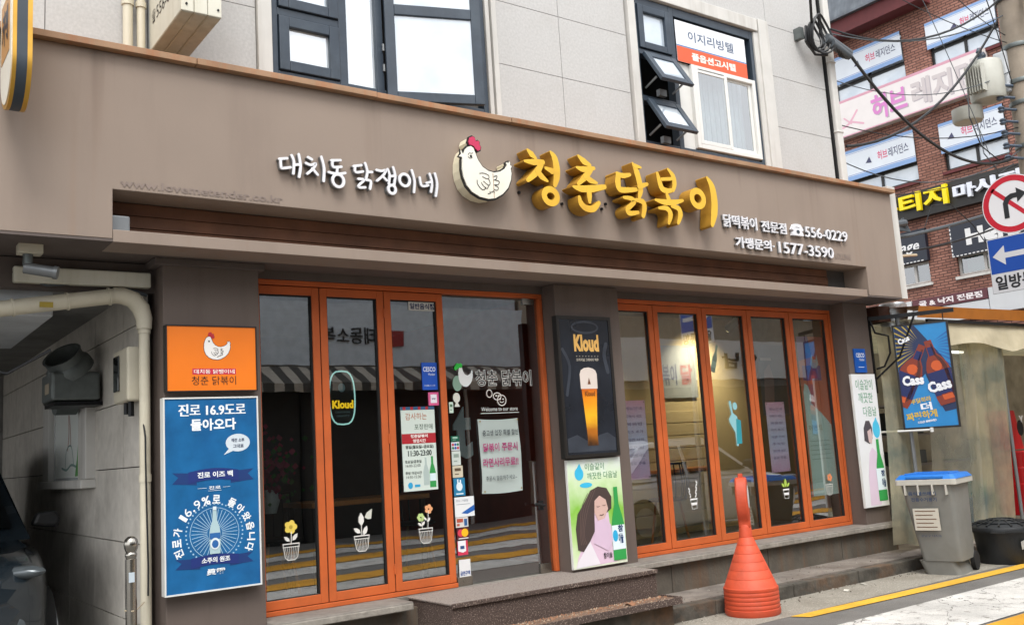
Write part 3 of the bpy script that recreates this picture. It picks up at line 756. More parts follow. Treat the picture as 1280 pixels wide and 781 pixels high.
g = G(); g.box(-4, 1.84, .0, .1, 2.74, 2.94); bp('beam', g, 'fascia_dark')
g = G(); g.box(.95, 1.80, -.07, -.005, 2.765, 2.87); bp('cable_duct', g, 'sign_box_white', bevel=.01)
g = G(); g.box(.1, .62, .15, 3.2, 2.46, 2.8); bp('air_duct', g, 'vent_white', bevel=.01)
g = G(); g.box(.66, 1.22, .15, 1.9, 2.58, 2.8); bp('air_duct', g, 'vent_white', bevel=.01)
# garage window with a frosted pane
gw = bpy.data.objects.new('window', None); COL.objects.link(gw); gw.parent = BLD
g = G(); g.box(1.70, 1.80, 1.49, 1.77, 1.49, 2.25); g.box(1.70, 1.80, 3.05, 3.32, 1.49, 2.25); g.box(1.66, 1.80, 1.47, 3.34, 1.42, 1.49); g.box(1.70, 1.80, 1.49, 3.32, 2.2, 2.27)
g.build('frame', 'trim_white', parent=gw, bevel=.008)
g = G(); g.box(1.75, 1.76, 1.77, 3.05, 1.49, 2.2); g.build('pane', 'film', parent=gw)
# inside of the openings behind the upper windows
g = G(); g.box(2.7, 4.84, .5, .52, 4.3, 6.3); bp('room_back', g, 'black_gap')
g = G(); g.box(6.64, 8.84, .5, .52, 4.3, 6.3); bp('room_back', g, 'black_gap')

# ================================================================ upper windows
def window(name='window'):
    o = bpy.data.objects.new(name, None); COL.objects.link(o); o.parent = BLD; return o
def sashframe(g, x0, x1, z0, z1, wd, y0, y1):
    g.box(x0, x0 + wd, y0, y1, z0, z1); g.box(x1 - wd, x1, y0, y1, z0, z1)
    g.box(x0 + wd, x1 - wd, y0 + .001, y1 - .001, z0, z0 + wd); g.box(x0 + wd, x1 - wd, y0 + .001, y1 - .001, z1 - wd, z1)
W1 = window()
g = G()
g.box(2.745, 2.80, .0, .10, 4.2, 6.15); g.box(3.325, 3.40, .0, .10, 4.2, 6.15); g.box(3.665, 3.735, .0, .10, 4.2, 6.15); g.box(4.74, 4.795, .0, .10, 4.2, 6.15)
for a, b in ((2.80, 3.325), (3.40, 3.665), (3.735, 4.74)):
    g.box(a, b, .001, .10, 4.4, 4.56); g.box(a, b, .001, .10, 6.08, 6.149)
g.box(2.80, 3.325, .001, .10, 5.02, 5.085)
g.build('frame', 'navy_frame', parent=W1, bevel=.006)
for a, b, c, d in ((2.805, 3.32, 4.565, 5.015), (2.805, 3.32, 5.09, 6.075)):
    g = G(); sashframe(g, a, b, c, d, .085, -.02, .06); s_ = g.build('sash', 'navy_frame', parent=W1, bevel=.006)
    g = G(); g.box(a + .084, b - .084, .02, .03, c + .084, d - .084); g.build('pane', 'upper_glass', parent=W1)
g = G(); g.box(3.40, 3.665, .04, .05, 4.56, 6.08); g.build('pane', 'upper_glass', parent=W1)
g = G()
for z in (4.72, 4.9): g.cyl((3.728, -.012, z), (3.728, -.012, z + .06), .012, 8)
g.build('hinge', 'grey_metal', parent=W1)
# casement hinged on its left edge, standing open
CS = bpy.data.objects.new('casement', None); COL.objects.link(CS); CS.parent = W1
CS.location = (3.742, -.015, 0); CS.rotation_euler = (0, 0, R(-19))
g = G(); sashframe(g, 0, .84, 4.45, 6.07, .085, -.05, 0); g.box(.085, .755, -.049, -.001, 5.215, 5.31)
g.mat(0)
cs = g.build('sash', 'navy_frame', parent=W1, bevel=.006); cs.location = CS.location; cs.rotation_euler = CS.rotation_euler
bpy.data.objects.remove(CS)
for c, d in ((4.535, 5.215), (5.31, 5.985)):
    g = G(); g.box(.085, .755, -.03, -.022, c, d); p_ = g.build('pane', 'bright_glass', parent=W1); p_.location = cs.location; p_.rotation_euler = cs.rotation_euler
W2 = window()
g = G()
g.box(6.705, 6.755, .0, .10, 4.2, 6.13); g.box(7.235, 7.305, .0, .10, 4.2, 6.13); g.box(8.545, 8.60, .0, .10, 4.2, 6.13)
g.box(6.755, 7.235, .001, .10, 5.50, 5.56); g.box(6.755, 7.235, .001, .10, 4.99, 5.05); g.box(6.755, 7.235, .001, .10, 4.4, 4.56); g.box(6.755, 7.235, .001, .10, 6.05, 6.129)
g.box(7.305, 8.545, .001, .10, 6.03, 6.129); g.box(7.305, 8.545, .001, .10, 4.4, 4.56)
g.build('frame', 'navy_frame', parent=W2, bevel=.006)
g = G(); sashframe(g, 6.76, 7.23, 5.565, 6.045, .075, -.02, .06); g.build('sash', 'navy_frame', parent=W2, bevel=.006)
g = G(); g.box(6.834, 7.156, .02, .03, 5.639, 5.971); g.build('pane', 'bright_glass', parent=W2)
for zt in (5.49, 4.98):       # two awning sashes hinged at the top, pushed open
    g = G(); sashframe(g, 6.765, 7.225, -.44, 0, .075, -.04, 0)
    s_ = g.build('sash', 'navy_frame', parent=W2, bevel=.006); s_.location = (0, -.02, zt); s_.rotation_euler = (R(-32), 0, 0)
    g = G(); g.box(6.84, 7.15, -.025, -.018, -.365, -.075); p_ = g.build('pane', 'bright_glass', parent=W2); p_.location = s_.location; p_.rotation_euler = s_.rotation_euler
    g = G(); g.obox((6.80, 0, zt - .36), (6.80, -.17, zt - .30), .012, .02); g.obox((7.19, 0, zt - .36), (7.19, -.17, zt - .30), .012, .02)
    g.box(6.95, 7.05, -.05, .0, zt - .43, zt - .36); g.build('stay', 'grey_metal', parent=W2)
g = G(); g.box(7.306, 7.50, .03, .05, 4.56, 5.53); g.build('infill_panel', 'white_pvc', parent=W2)
g = G(); sashframe(g, 7.50, 8.543, 4.58, 5.52, .05, -.02, .05); g.build('frame', 'white_pvc', parent=W2, bevel=.006)
for a, b, yy in ((7.55, 8.06, -.02), (8.03, 8.49, .012)):
    g = G(); sashframe(g, a, b, 4.63, 5.49, .045, yy, yy + .025); g.build('sash', 'white_pvc', parent=W2, bevel=.004)
    g = G(); g.box(a + .045, b - .045, yy + .01, yy + .015, 4.675, 5.445); g.build('pane', 'shop_glass', parent=W2)
# the rooms behind are pale curtains
g = G()
for i in range(24):
    x0 = 7.53 + i * .041
    g.box(x0, x0 + .04, .16 + .015 * (i % 2), .18 + .015 * (i % 2), 4.5, 5.6)
bp('curtain', g, 'grey_render')

# ================================================================ things standing on the steps
def speckle(name, base, spot, scale=210, th=.62, blotch=None):
    m = MATS[name]; n = m.node_tree.nodes; l = m.node_tree.links; b = n['Principled BSDF']
    src = b.inputs['Base Color'].links[0].from_socket
    tc = n.new('ShaderNodeTexCoord'); no = n.new('ShaderNodeTexNoise'); no.inputs['Scale'].default_value = scale; no.inputs['Detail'].default_value = 2
    l.new(tc.outputs['Object'], no.inputs['Vector'])
    r = n.new('ShaderNodeValToRGB'); r.color_ramp.elements[0].position = th; r.color_ramp.elements[1].position = th + .05
    l.new(no.outputs['Fac'], r.inputs[0])
    mi = n.new('ShaderNodeMix'); mi.data_type = 'RGBA'; l.new(r.outputs[0], mi.inputs[0]); l.new(src, mi.inputs[6]); mi.inputs[7].default_value = lin(spot)
    l.new(mi.outputs[2], b.inputs['Base Color'])
speckle('mat_step', None, '9a8a7c', 110, .60)
speckle('mat_top', None, '5a4a42', 90, .58)
speckle('grit_mat', None, 'a08a74', 120, .6)
speckle('gutter', None, 'b5b0a4', 60, .63)
speckle('concrete', None, '4a3c32', 25, .66)
# rusty run-off marks on the sign band and grime on its lower edge
def runoff(name, col, z0, z1, amt):
    m = MATS[name]; n = m.node_tree.nodes; l = m.node_tree.links; b = n['Principled BSDF']
    src = b.inputs['Base Color'].links[0].from_socket
    tc = n.new('ShaderNodeTexCoord'); sp = n.new('ShaderNodeSeparateXYZ'); l.new(tc.outputs['Object'], sp.inputs[0])
    mr = n.new('ShaderNodeMapRange'); mr.inputs[1].default_value = z0; mr.inputs[2].default_value = z1; l.new(sp.outputs[2], mr.inputs[0])
    mp = n.new('ShaderNodeMapping'); mp.inputs['Scale'].default_value = (4.3, 4.3, .15); l.new(tc.outputs['Object'], mp.inputs[0])
    no = n.new('ShaderNodeTexNoise'); no.inputs['Scale'].default_value = 1; no.inputs['Detail'].default_value = 4; l.new(mp.outputs[0], no.inputs['Vector'])
    r = n.new('ShaderNodeValToRGB'); r.color_ramp.elements[0].position = .58; r.color_ramp.elements[1].position = .78; l.new(no.outputs['Fac'], r.inputs[0])
    mu = n.new('ShaderNodeMath'); mu.operation = 'MULTIPLY'; l.new(mr.outputs[0], mu.inputs[0]); l.new(r.outputs[0], mu.inputs[1])
    m3 = n.new('ShaderNodeMath'); m3.operation = 'MULTIPLY'; m3.inputs[1].default_value = amt; l.new(mu.outputs[0], m3.inputs[0])
    mi = n.new('ShaderNodeMix'); mi.data_type = 'RGBA'; l.new(m3.outputs[0], mi.inputs[0]); l.new(src, mi.inputs[6]); mi.inputs[7].default_value = lin(col)
    l.new(mi.outputs[2], b.inputs['Base Color'])
runoff('fascia', '5c4d44', 3.3, 4.25, .9)
runoff('fascia', '8a5f38', 4.25, 3.2, .35)
# litter and grit along the kerb
g = G()
M('litter_a', '9a958a', rough=.9); M('litter_b', '5f574c', rough=.9)
for i in range(500):
    x = random.uniform(3.4, 12); y = -.80 - abs(random.gauss(0, .12)); r = random.uniform(.003, .011); g.k = i % 2; z = .006
    if random.random() < .3: y = random.uniform(-.7, -.25); z = .133
    a = random.random() * 3
    g.add([(x + r * math.cos(a + q), y + r * math.sin(a + q), z) for q in (0, 1.4, 3.1, 4.6)] + [(x, y, z + r)], [(0, 1, 4), (1, 2, 4), (2, 3, 4), (3, 0, 4)])
o = g.build('grit', ['litter_a', 'litter_b'], parent=pav); o['kind'] = 'stuff'
for (x, y, rz, lab) in ((7.85, -1.02, 20, 'small scrap of white paper in the gutter beyond the cone'), (8.3, -.93, 70, 'crumpled scrap of pale paper at the foot of the kerb by the bin')):
    g = G(); g.add([(0, 0, .002), (.09, .01, .006), (.10, .035, .002), (.05, .05, .015), (.0, .04, .004)], [(0, 1, 3), (1, 2, 3), (0, 3, 4)])
    o = g.build('paper_scrap', flat('c9c5ba')); o.location = (x, y, .006); o.rotation_euler = (0, 0, R(rz)); tag(o, lab, 'litter')
# entrance steps
ST = thing('entrance_step', 'dark brown carpeted entrance step in front of the glass door', 'step', (4.7, -.4, .13))
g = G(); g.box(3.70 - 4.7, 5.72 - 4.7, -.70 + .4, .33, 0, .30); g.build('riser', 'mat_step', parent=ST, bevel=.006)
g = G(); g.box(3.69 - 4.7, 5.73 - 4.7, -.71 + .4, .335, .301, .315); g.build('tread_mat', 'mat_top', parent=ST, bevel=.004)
g = G()
for i in range(26):
    x0 = -1.0 + i * .0
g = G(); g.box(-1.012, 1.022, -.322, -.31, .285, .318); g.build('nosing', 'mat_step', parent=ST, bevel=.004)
S2 = thing('lower_step', 'low metal edged step covered with a gritty brown mat at the kerb', 'step', (4.9, -.9, 0))
g = G(); g.box(-1.45, .83, .04, .195, 0, .20); g.build('base', 'kerb_stone', parent=S2, bevel=.006)
g = G(); g.box(-1.45, .84, -.035, .195, .201, .228); g.build('tread_mat', 'grit_mat', parent=S2, bevel=.004)
g = G(); g.box(-1.46, .858, -.05, -.037, .185, .24); g.build('edge_strip', 'mat_step', parent=S2, bevel=.003)
g = G(); g.box(.843, .857, -.036, .195, .185, .24); g.build('edge_strip', 'mat_step', parent=S2, bevel=.003)
g = G()
for i in range(700):
    x, y = random.uniform(-1.4, .82), random.uniform(-.03, .19); r = random.uniform(.004, .011)
    if random.random() < .4: y = random.uniform(.08, .19)
    g.k = random.choice((0, 0, 1, 2))
    z = .228
    g.add([(x - r, y, z), (x, y - r, z), (x + r, y, z), (x, y + r, z), (x + r * .2, y, z + r * 1.1)], [(0, 1, 4), (1, 2, 4), (2, 3, 4), (3, 0, 4)])
M('crumb_a', '8a6248', rough=.9); M('crumb_b', '5c4a3e', rough=.9); M('crumb_c', '9c8872', rough=.9)
o = g.build('grit', ['crumb_a', 'crumb_b', 'crumb_c'], parent=S2); o['kind'] = 'stuff'
g = G(); pts = [(.05 * math.cos(a) * (1 + .2 * math.sin(3 * a)), .032 * math.sin(a)) for a in [i * math.pi / 7 for i in range(14)]]
g.add([(p[0], p[1], .012 * math.sin(i)) for i, p in enumerate(pts)] + [(0, 0, .015)], [(i, (i + 1) % 14, 14) for i in range(14)])
o = g.build('dry_leaf', 'crumb_a'); o.location = (5.28, -.84, .235); tag(o, 'dry brown leaf lying on the gritty low step', 'leaf')

# ================================================================ raised letters on the band
YL = thing('yellow_sign_letters', 'thick yellow raised letters reading the shop name on the brown band', 'sign', (4.5, -.6, 3.35))
for li, (st, rings) in enumerate(YELLOW):
    g = G(); g.side = 1
    for i, (pts, wd) in enumerate(st):
        g.stroke([(p[0] - 4.5, p[1] - 3.35) for p in pts], [q * 1.08 for q in wd], y=-.155 - .0012 * i, t=.14)
    for (c, rr, wd) in rings: g.ring(c[0] - 4.5, c[1] - 3.35, rr[0], rr[1], wd, y=-.157, t=.14)
    o = g.build('letter', ['yellow_paint', 'yellow_return'], parent=YL)
g = G()
for a, b in ((.1, .55), (.7, 1.0), (1.05, 1.45), (1.5, 1.9)): g.box(a, a + .02, -.02, 0, .25, .27); g.box(b, b + .02, -.02, 0, .2, .22)
g.build('fixing', 'dark_metal', parent=YL)
WL = thing('white_sign_letters', 'small white raised handwritten letters left of the chicken emblem', 'sign', (2.5, -.6, 3.5))
for li, (st, rings) in enumerate(WHITE):
    g = G(); h = G()
    for i, pts in enumerate(st):
        q = [(p[0] - 2.5, p[1] - 3.5) for p in pts]
        g.stroke(q, .0185, y=-.046 - .0006 * i, t=.012); h.stroke(q, .0165, y=-.033 - .0006 * i, t=.03)
    for (c, rr) in rings:
        g.ring(c[0] - 2.5, c[1] - 3.5, rr[0] * .8, rr[1] * .85, .021, y=-.053, t=.012); h.ring(c[0] - 2.5, c[1] - 3.5, rr[0] * .8, rr[1] * .85, .019, y=-.04, t=.037)
    o = g.build('letter', 'white_letter', parent=WL); h.build('letter_back', 'grey_metal', parent=o)
PH = thing('telephone_sign_letters', 'small white raised letters and telephone numbers at the right of the band', 'sign', (7, -.6, 3.3))
def rl(body, x0, z0, x1, z1, bold=.012):
    g = G(); g.text(body, x0 - 7, z0 - 3.3, x1 - 7, z1 - 3.3, y=-.036, t=.014, bold=bold); o = g.build('lettering', 'white_letter', parent=PH)
    g = G(); g.text(body, x0 - 7 + .002, z0 - 3.3 - .002, x1 - 7 + .002, z1 - 3.3 - .002, y=-.021, t=.02, bold=bold); g.build('letter_back', 'grey_metal', parent=o)
rl('닭떡볶이', 7.065, 3.535, 7.56, 3.665); rl('전문점', 7.63, 3.535, 8.02, 3.65); rl('556-0229', 8.33, 3.535, 9.06, 3.65, .005)
rl('가맹문의·', 7.215, 3.338, 7.80, 3.45, .02); rl('1577-3590', 7.87, 3.33, 8.78, 3.45, .006)
g = G()       # telephone symbol
g.poly([(1.10, .30), (1.14, .355), (1.20, .36), (1.25, .355), (1.29, .30), (1.27, .285), (1.235, .30), (1.23, .325), (1.16, .325), (1.155, .30), (1.12, .285)], -.042, .035)
g.poly([(1.155, .318), (1.235, .318), (1.28, .26), (1.285, .235), (1.105, .235), (1.11, .26)], -.0415, .035)
g.build('telephone_symbol', 'white_letter', parent=PH)
g = G(); g.disc(1.195, .275, .026, .02, y=-.0435); g.build('telephone_dial', 'slate', parent=PH)
g = G(); g.text('www.lovemetender.co.kr', 1.47 - 1.4, 3.306 - 3.3, 2.55 - 1.4, 3.358 - 3.3, y=-.0015, bold=.02)
M('ghost', '80726a', rough=.8); GH = g.build('web_address_marks', 'ghost'); GH.location = (1.4, -.602, 3.3)
tag(GH, 'faint ghost lettering of a web address left on the brown band above the recess', 'lettering')
g = G(); g.text('LOLLING', 8.84 - 8.8, .02, 9.12 - 8.8, .085, y=-.0015, bold=.01); o = g.build('faded_letter_marks', 'ghost'); o.location = (8.8, -.602, 3.32)
tag(o, 'faint ghost marks of removed letters right of the telephone number', 'lettering')

# chicken emblem
CK = thing('chicken_emblem', 'cream box sign shaped like a chicken with a pink comb beside the yellow letters', 'sign', (4.15, -.6, 3.45))
def loc2(pts): return [(p[0] - 4.15, p[1] - 3.45) for p in pts]
def grow(pts, d):
    n = len(pts); a = sum(pts[i - 1][0] * pts[i][1] - pts[i][0] * pts[i - 1][1] for i in range(n)); s = 1 if a > 0 else -1
    out = []
    for i in range(n):
        t = (Vector(pts[(i + 1) % n]) - Vector(pts[i - 1])).normalized()
        out.append((pts[i][0] + t.y * d * s, pts[i][1] - t.x * d * s))
    return out
B = loc2(CHICK['body'])
g = G(); g.poly(grow(B, -.004), -.12, .115); g.build('body', 'ivory', parent=CK)
g = G(); g.poly(grow(B, .010), -.135, .014); g.build('outline', 'ink_black', parent=CK)
g = G(); g.poly(grow(B, -.004), -.146, .010); fb = g.build('face_panel', 'white_face', parent=CK)
g = G(); g.box(CHICK['seam'][0][0] - 4.15 - .002, CHICK['seam'][0][0] - 4.15 + .002, -.1475, -.146, CHICK['seam'][1][1] - 3.45 + .01, CHICK['seam'][0][1] - 3.45 - .01)
g.build('seam', 'rust_cap', parent=fb)
cb = loc2(CHICK['comb1'])
g = G(); g.poly(grow(cb, -.003), -.11, .10); g.build('comb_body', 'ivory', parent=CK)
g = G(); g.poly(grow(cb, .006), -.138, .012); g.build('comb_outline', 'ink_black', parent=CK)
g = G(); g.poly(grow(cb, -.006), -.149, .010); g.build('comb', flat('c02a55'), parent=CK)
bk = loc2(CHICK['beak'])
g = G(); g.poly(grow(bk, .010), -.131, .012); g.build('beak_outline', 'ink_black', parent=CK)
g = G(); g.poly(bk, -.139, .007); g.build('beak', 'white_face', parent=CK)
ex, ez = CHICK['eye'][0][0] - 4.15, CHICK['eye'][0][1] - 3.45
g = G(); g.disc(ex, ez, .011, .011, -.1478)
for q in CHICK['lash']: g.stroke(loc2(q), .005, y=-.1479)
for i, q in enumerate(CHICK['wing']): g.stroke(loc2(q), .006, y=-.1480 - .0002 * i)
g.build('drawn_lines', 'ink_black', parent=CK)

# ================================================================ projecting signs, upper left
BX = thing('projecting_box_sign', 'white and aluminium box sign jutting out above the brown band', 'sign', (1.94, 0, 4.485))
for i, (a, b) in enumerate(((-.135, -.05), (-.047, .04), (.043, .135))):
    g = G(); g.box(a, b, -.80, -.03, 0, 1.5); g.build('casing', 'sign_box_white', parent=BX, bevel=.006)
    g = G(); g.box(a + .006, b - .006, -.79, -.04, -.004, -.001); g.build('bottom_plate', 'alu', parent=BX)
g = G()
for xx in (-.10, .11): g.cyl((xx, -.806, .05), (xx, -.799, .05), .008, 8)
g.build('screw', 'dark_metal', parent=BX)
g = G()
h = G(); h.text('☎', 0, 0, .085, .10, 0, bold=.0); g.add([(-.137, -.13 - v[0], .17 + v[2]) for v in h.v], h.f)
h = G(); h.text('556-0229', 0, 0, .52, .09, 0, bold=.0); g.add([(-.137, -.24 - v[0], .175 + v[2]) for v in h.v], h.f)
h = G(); h.text('인테리어', 0, 0, .50, .13, 0, bold=.01); g.add([(-.137, -.17 - v[0], .42 + v[2]) for v in h.v], h.f)
g.build('lettering', 'ink_black', parent=BX)

OV = thing('oval_blade_sign', 'tall rounded blade sign with gold rims and dark edge at the far left', 'sign', (.84, -.87, 3.62))
def stadium(w_, h_, n=28):
    p = []
    for i in range(n + 1):
        a = math.pi + math.pi * i / n; p.append((w_ / 2 * math.cos(a), w_ / 2 * 1.15 + w_ / 2 * 1.15 * math.sin(a)))
    for i in range(n + 1):
        a = math.pi * i / n; p.append((w_ / 2 * math.cos(a), h_ - w_ / 2 * 1.15 + w_ / 2 * 1.15 * math.sin(a)))
    return p
for nm, m, x0, x1, gr in (('rim', 'gold', -.055, -.035, 0), ('edge_band', 'slate', -.035, .02, -.004), ('rim', 'gold', .02, .045, 0)):
    g = G(); st = stadium(.44 + gr, 1.35 + gr); g.prism(st, x0, x1, 'x'); g.build(nm, m, parent=OV, smooth=True)
g = G(); g.prism([(p[0] * .92, (p[1] - .675) * .96 + .675) for p in stadium(.44, 1.35)], -.060, -.054, 'x'); g.build('face_panel', 'white_face', parent=OV)
g = G(); g.box(-.0625, -.0605, -.14, .16, .30, .66); g.build('print_block', flat('b98a54'), parent=OV)
g = G(); g.text('카페', .0, .0, .20, .22, y=0, bold=.03); o = g.build('lettering', flat('3c4450'), parent=OV); o.rotation_euler = (0, 0, R(-90)); o.location = (-.0645, .11, .38)
g = G(); g.cyl((0, .2, .9), (0, .30, .9), .02); g.cyl((0, .2, .5), (0, .30, .5), .02); g.build('bracket', 'dark_metal', parent=OV)

# ================================================================ pillar signs
def board(name, label, cat, loc, w_, h_, t, face, edge, rz=0, frame=None, fw=.012, group=None):
    """box sign: origin at bottom left of its front face; local x right, z up, -y out of the face"""
    r = thing(name, label, cat, loc, rz, group)
    g = G(); g.box(0, w_, .0015, t, 0, h_); g.build('casing', edge, parent=r, bevel=.003)
    g = G(); g.rect(fw, fw, w_ - fw, h_ - fw, y=0); g.build('face', face, parent=r)
    if frame:
        g = G(); g.box(0, fw, -.006, .001, 0, h_); g.box(w_ - fw, w_, -.006, .001, 0, h_); g.box(fw, w_ - fw, -.006, .001, 0, fw); g.box(fw, w_ - fw, -.006, .001, h_ - fw, h_)
        g.build('frame', frame, parent=r)
    return r
CLIP = [None]
def ink(r, name, col, fn, lay=1, **k):
    g = G(); g.clip = CLIP[0]; fn(g, -.0012 * lay); return g.build(name, flat(col, **k) if isinstance(col, str) and len(col) == 6 else col, parent=r)

# orange sign, chicken drawing
r = board('orange_shop_sign', 'orange sign with a white chicken drawing at the top of the left pillar', 'sign', (1.837, -.262, 2.03), .628, .455, .06,
          flat('e87a24', .25), 'ink_black', frame='ink_black', fw=.008)
cx, cz, k = .325, .30, .36
small = [((p[0] - 4.15) * k * 1.05 + cx, (p[1] - 3.69) * k * 1.05 + cz) for p in CHICK['body']]
combs = [((p[0] - 4.15) * k * 1.05 + cx, (p[1] - 3.69) * k * 1.05 + cz) for p in CHICK['comb1']]
ink(r, 'chicken_outline', '3b1c12', lambda g, y: g.poly(grow(small, .0035), y))
ink(r, 'chicken_body', 'e9e6e2', lambda g, y: g.poly(small, y), 2)
ink(r, 'comb', 'b2242c', lambda g, y: g.poly(combs, y), 3)
def _w(g, y):
    for i, q in enumerate(CHICK['wing']): g.stroke([((p[0] - 4.15) * k * 1.05 + cx, (p[1] - 3.69) * k * 1.05 + cz) for p in q], .003, y - .0001 * i)
    g.disc((CHICK['eye'][0][0] - 4.15) * k * 1.05 + cx, (CHICK['eye'][0][1] - 3.69) * k * 1.05 + cz, .006, y=y)
ink(r, 'drawn_lines', '1c1712', _w, 3)
ink(r, 'name_strip', 'c42c44', lambda g, y: g.rect(.175, .118, .475, .158, y), 1)
ink(r, 'lettering', 'f0e8e0', lambda g, y: g.text('대치동 닭쨍이네', .185, .122, .465, .152, y, bold=.01), 2)
ink(r, 'lettering', '1d140e', lambda g, y: g.text('청춘 닭볶이', .17, .045, .475, .105, y, bold=.0), 1)

# blue soju poster
M('poster_blue', '1b6094', rough=.35, var=.16, scale=7, dirt='0e3c70', dirtamt=.5, spec=.35)
r = board('blue_liquor_sign', 'tall blue light box with a bottle and white Korean lettering on the left pillar', 'sign', (1.812, -.272, .712), .648, 1.28, .07,
          'poster_blue', 'white_pvc', frame='white_pvc', fw=.010)
def two(g, y):
    g.text('진로 16.9도로', .10, 1.155, .56, 1.235, y, bold=.035); g.text('돌아오다', .18, 1.055, .49, 1.135, y, bold=.035)
ink(r, 'headline', 'e8ecee', two)
def ribbon(g, y, cx, cz, w_, h_, b):
    p = [(cx - w_ / 2 + w_ * i / 10, cz + b * math.sin(math.pi * i / 10)) for i in range(11)]
    g.poly([(a, c - h_ / 2) for a, c in p] + [(a, c + h_ / 2) for a, c in p[::-1]], y)
def tails(g, y, cx, cz, w_, h_):
    for s in (-1, 1):
        x = cx + s * w_ / 2
        g.poly([(x - s * .05, cz - h_ * .9), (x + s * .11, cz - h_ * .7), (x + s * .07, cz - h_ * .1), (x + s * .11, cz + h_ * .35), (x - s * .05, cz + h_ * .2)], y)
ink(r, 'ribbon_tail', '17366e', lambda g, y: (tails(g, y, .33, .76, .33, .07), tails(g, y, .33, .205, .30, .06)), 1)
ink(r, 'ribbon', '1c2f70', lambda g, y: (ribbon(g, y, .33, .745, .34, .075, .02), ribbon(g, y, .33, .19, .32, .065, .015)), 2)
def rib(g, y):
    g.text('진로 이즈 백', .22, .74, .46, .78, y, bold=.03); g.text('소주의 원조', .24, .183, .43, .22, y, bold=.03)
    g.text('진로', .295, .662, .375, .684, y, bold=.02); g.rect(.29, .652, .38, .654, y)
    g.text('眞露', .27, .105, .40, .145, y, bold=.04)
    g.rect(.22, .672, .28, .674, y); g.rect(.39, .672, .44, .674, y)
ink(r, 'lettering', 'e8ecee', rib, 3)
ink(r, 'speech_bubble', 'c9d3da', lambda g, y: (g.disc(.50, .965, .085, .06, y), g.poly([(.44, .93), (.40, .885), (.475, .915)], y - .0002)), 1)
ink(r, 'lettering', '1f2c50', lambda g, y: (g.text('예전 소주', .455, .97, .545, .995, y, bold=.02), g.text('그대로', .465, .93, .54, .955, y, bold=.02)), 2)
def rays(g, y):
    for i in range(36):
        a = 2 * math.pi * i / 36
        g.stroke([(.33 + .05 * math.cos(a), .375 + .05 * math.sin(a)), (.33 + .155 * math.cos(a), .375 + .155 * math.sin(a))], .004, y, smooth=False, cap=False)
    for i in range(44):
        a = 2 * math.pi * i / 44; g.disc(.33 + .19 * math.cos(a), .375 + .19 * math.sin(a), .006, y=y, n=8)
    g.ring(.33, .375, .165, .165, .004, y)
ink(r, 'sunburst', '9fc0d6', rays, 1)
g = G()                                       # lettering set round the wheel
def arc_text(g, body, cx, cz, rad, a0, a1, size, y, bold=.03):
    ch = [c for c in body]; wt = [{'.': .45, '1': .6, '6': .75, '9': .75, ' ': .6}.get(c, 1.05) for c in ch]; acc = 0; tot = sum(wt)
    for i, c in enumerate(ch):
        a = R(a0 + (a1 - a0) * (acc + wt[i] / 2) / tot); acc += wt[i]
        if c == ' ': continue
        wf = {'.': .12, '1': .22, '6': .36, '9': .36, '%': .48}.get(c, .46) * size
        h = G(); h.text(c, -wf, -size / 2, wf, size / 2 if c != '.' else -size * .25, 0, bold=.006 if c.isdigit() else bold)
        th = a - math.pi / 2
        g.add([(cx + rad * math.cos(a) + v[0] * math.cos(th) - v[2] * math.sin(th), y, cz + rad * math.sin(a) + v[0] * math.sin(th) + v[2] * math.cos(th)) for v in h.v], h.f)
arc_text(g, '진로가 16.9%로 돌아왔읍니다', .33, .345, .25, 208, -28, .058, -.0012)
g.build('lettering', flat('e8ecee'), parent=r)
bt = [(.295, .24), (.365, .24), (.368, .37), (.362, .41), (.345, .46), (.343, .535), (.317, .535), (.315, .46), (.298, .41), (.292, .37)]
ink(r, 'bottle', 'a9c3c8', lambda g, y: g.poly(bt, y), 4)
ink(r, 'bottle_label', 'd8e2e6', lambda g, y: (g.disc(.33, .305, .032, .038, y), g.rect(.318, .525, .342, .548, y)), 6)
ink(r, 'bottle_label', '2a62a0', lambda g, y: (g.rect(.294, .335, .366, .375, y), g.disc(.33, .303, .022, .026, y - .002)), 5)

# beer sign
r = board('beer_light_box', 'tall black light box showing a glass of lager on the middle pillar', 'sign', (5.184, -.262, 1.405), .63, 1.25, .06,
          'poster_black' if 'poster_black' in MATS else M('poster_black', '20242c', rough=.25, var=.35, scale=3.5), 'ink_black', frame='ink_black', fw=.03)
GOLD = 'e0b060'
ink(r, 'brand_lettering', GOLD, lambda g, y: g.text('Kloud', .185, .93, .475, 1.085, y, bold=.05))
ink(r, 'lettering', 'b9b2a4', lambda g, y: (g.text('오리지널 그래비티 맥주', .20, .845, .46, .872, y, bold=.02), g.text('• • • • • • • •', .20, .887, .46, .893, y)))
def glassp(z0, z1, e=0):
    pr = [(.0, .068), (.03, .06), (.12, .058), (.35, .074), (.55, .092), (.66, .098), (.70, .098)]
    def r_(z):
        t = (z - .08) 
        for a, b in zip(pr, pr[1:]):
            if a[0] <= t <= b[0]: return a[1] + (b[1] - a[1]) * (t - a[0]) / (b[0] - a[0])
        return pr[-1][1]
    zs_ = [z0 + (z1 - z0) * i / 12 for i in range(13)]
    return [(.325 - r_(z) + e, z) for z in zs_] + [(.325 + r_(z) - e, z) for z in zs_[::-1]]
lager = gradmat('lager_print', ['3a2410', 'b06818', 'f0b424', 'e89018', 'c45a14'], .1, .62)
g = G(); g.poly(glassp(.10, .63), -.0012); g.build('lager_glass', lager, parent=r)
ink(r, 'foam', 'd9cdc4', lambda g, y: g.poly([(.228, .60), (.225, .73), (.24, .765), (.28, .785), (.33, .79), (.38, .78), (.41, .762), (.424, .73), (.422, .60)], y), 2)
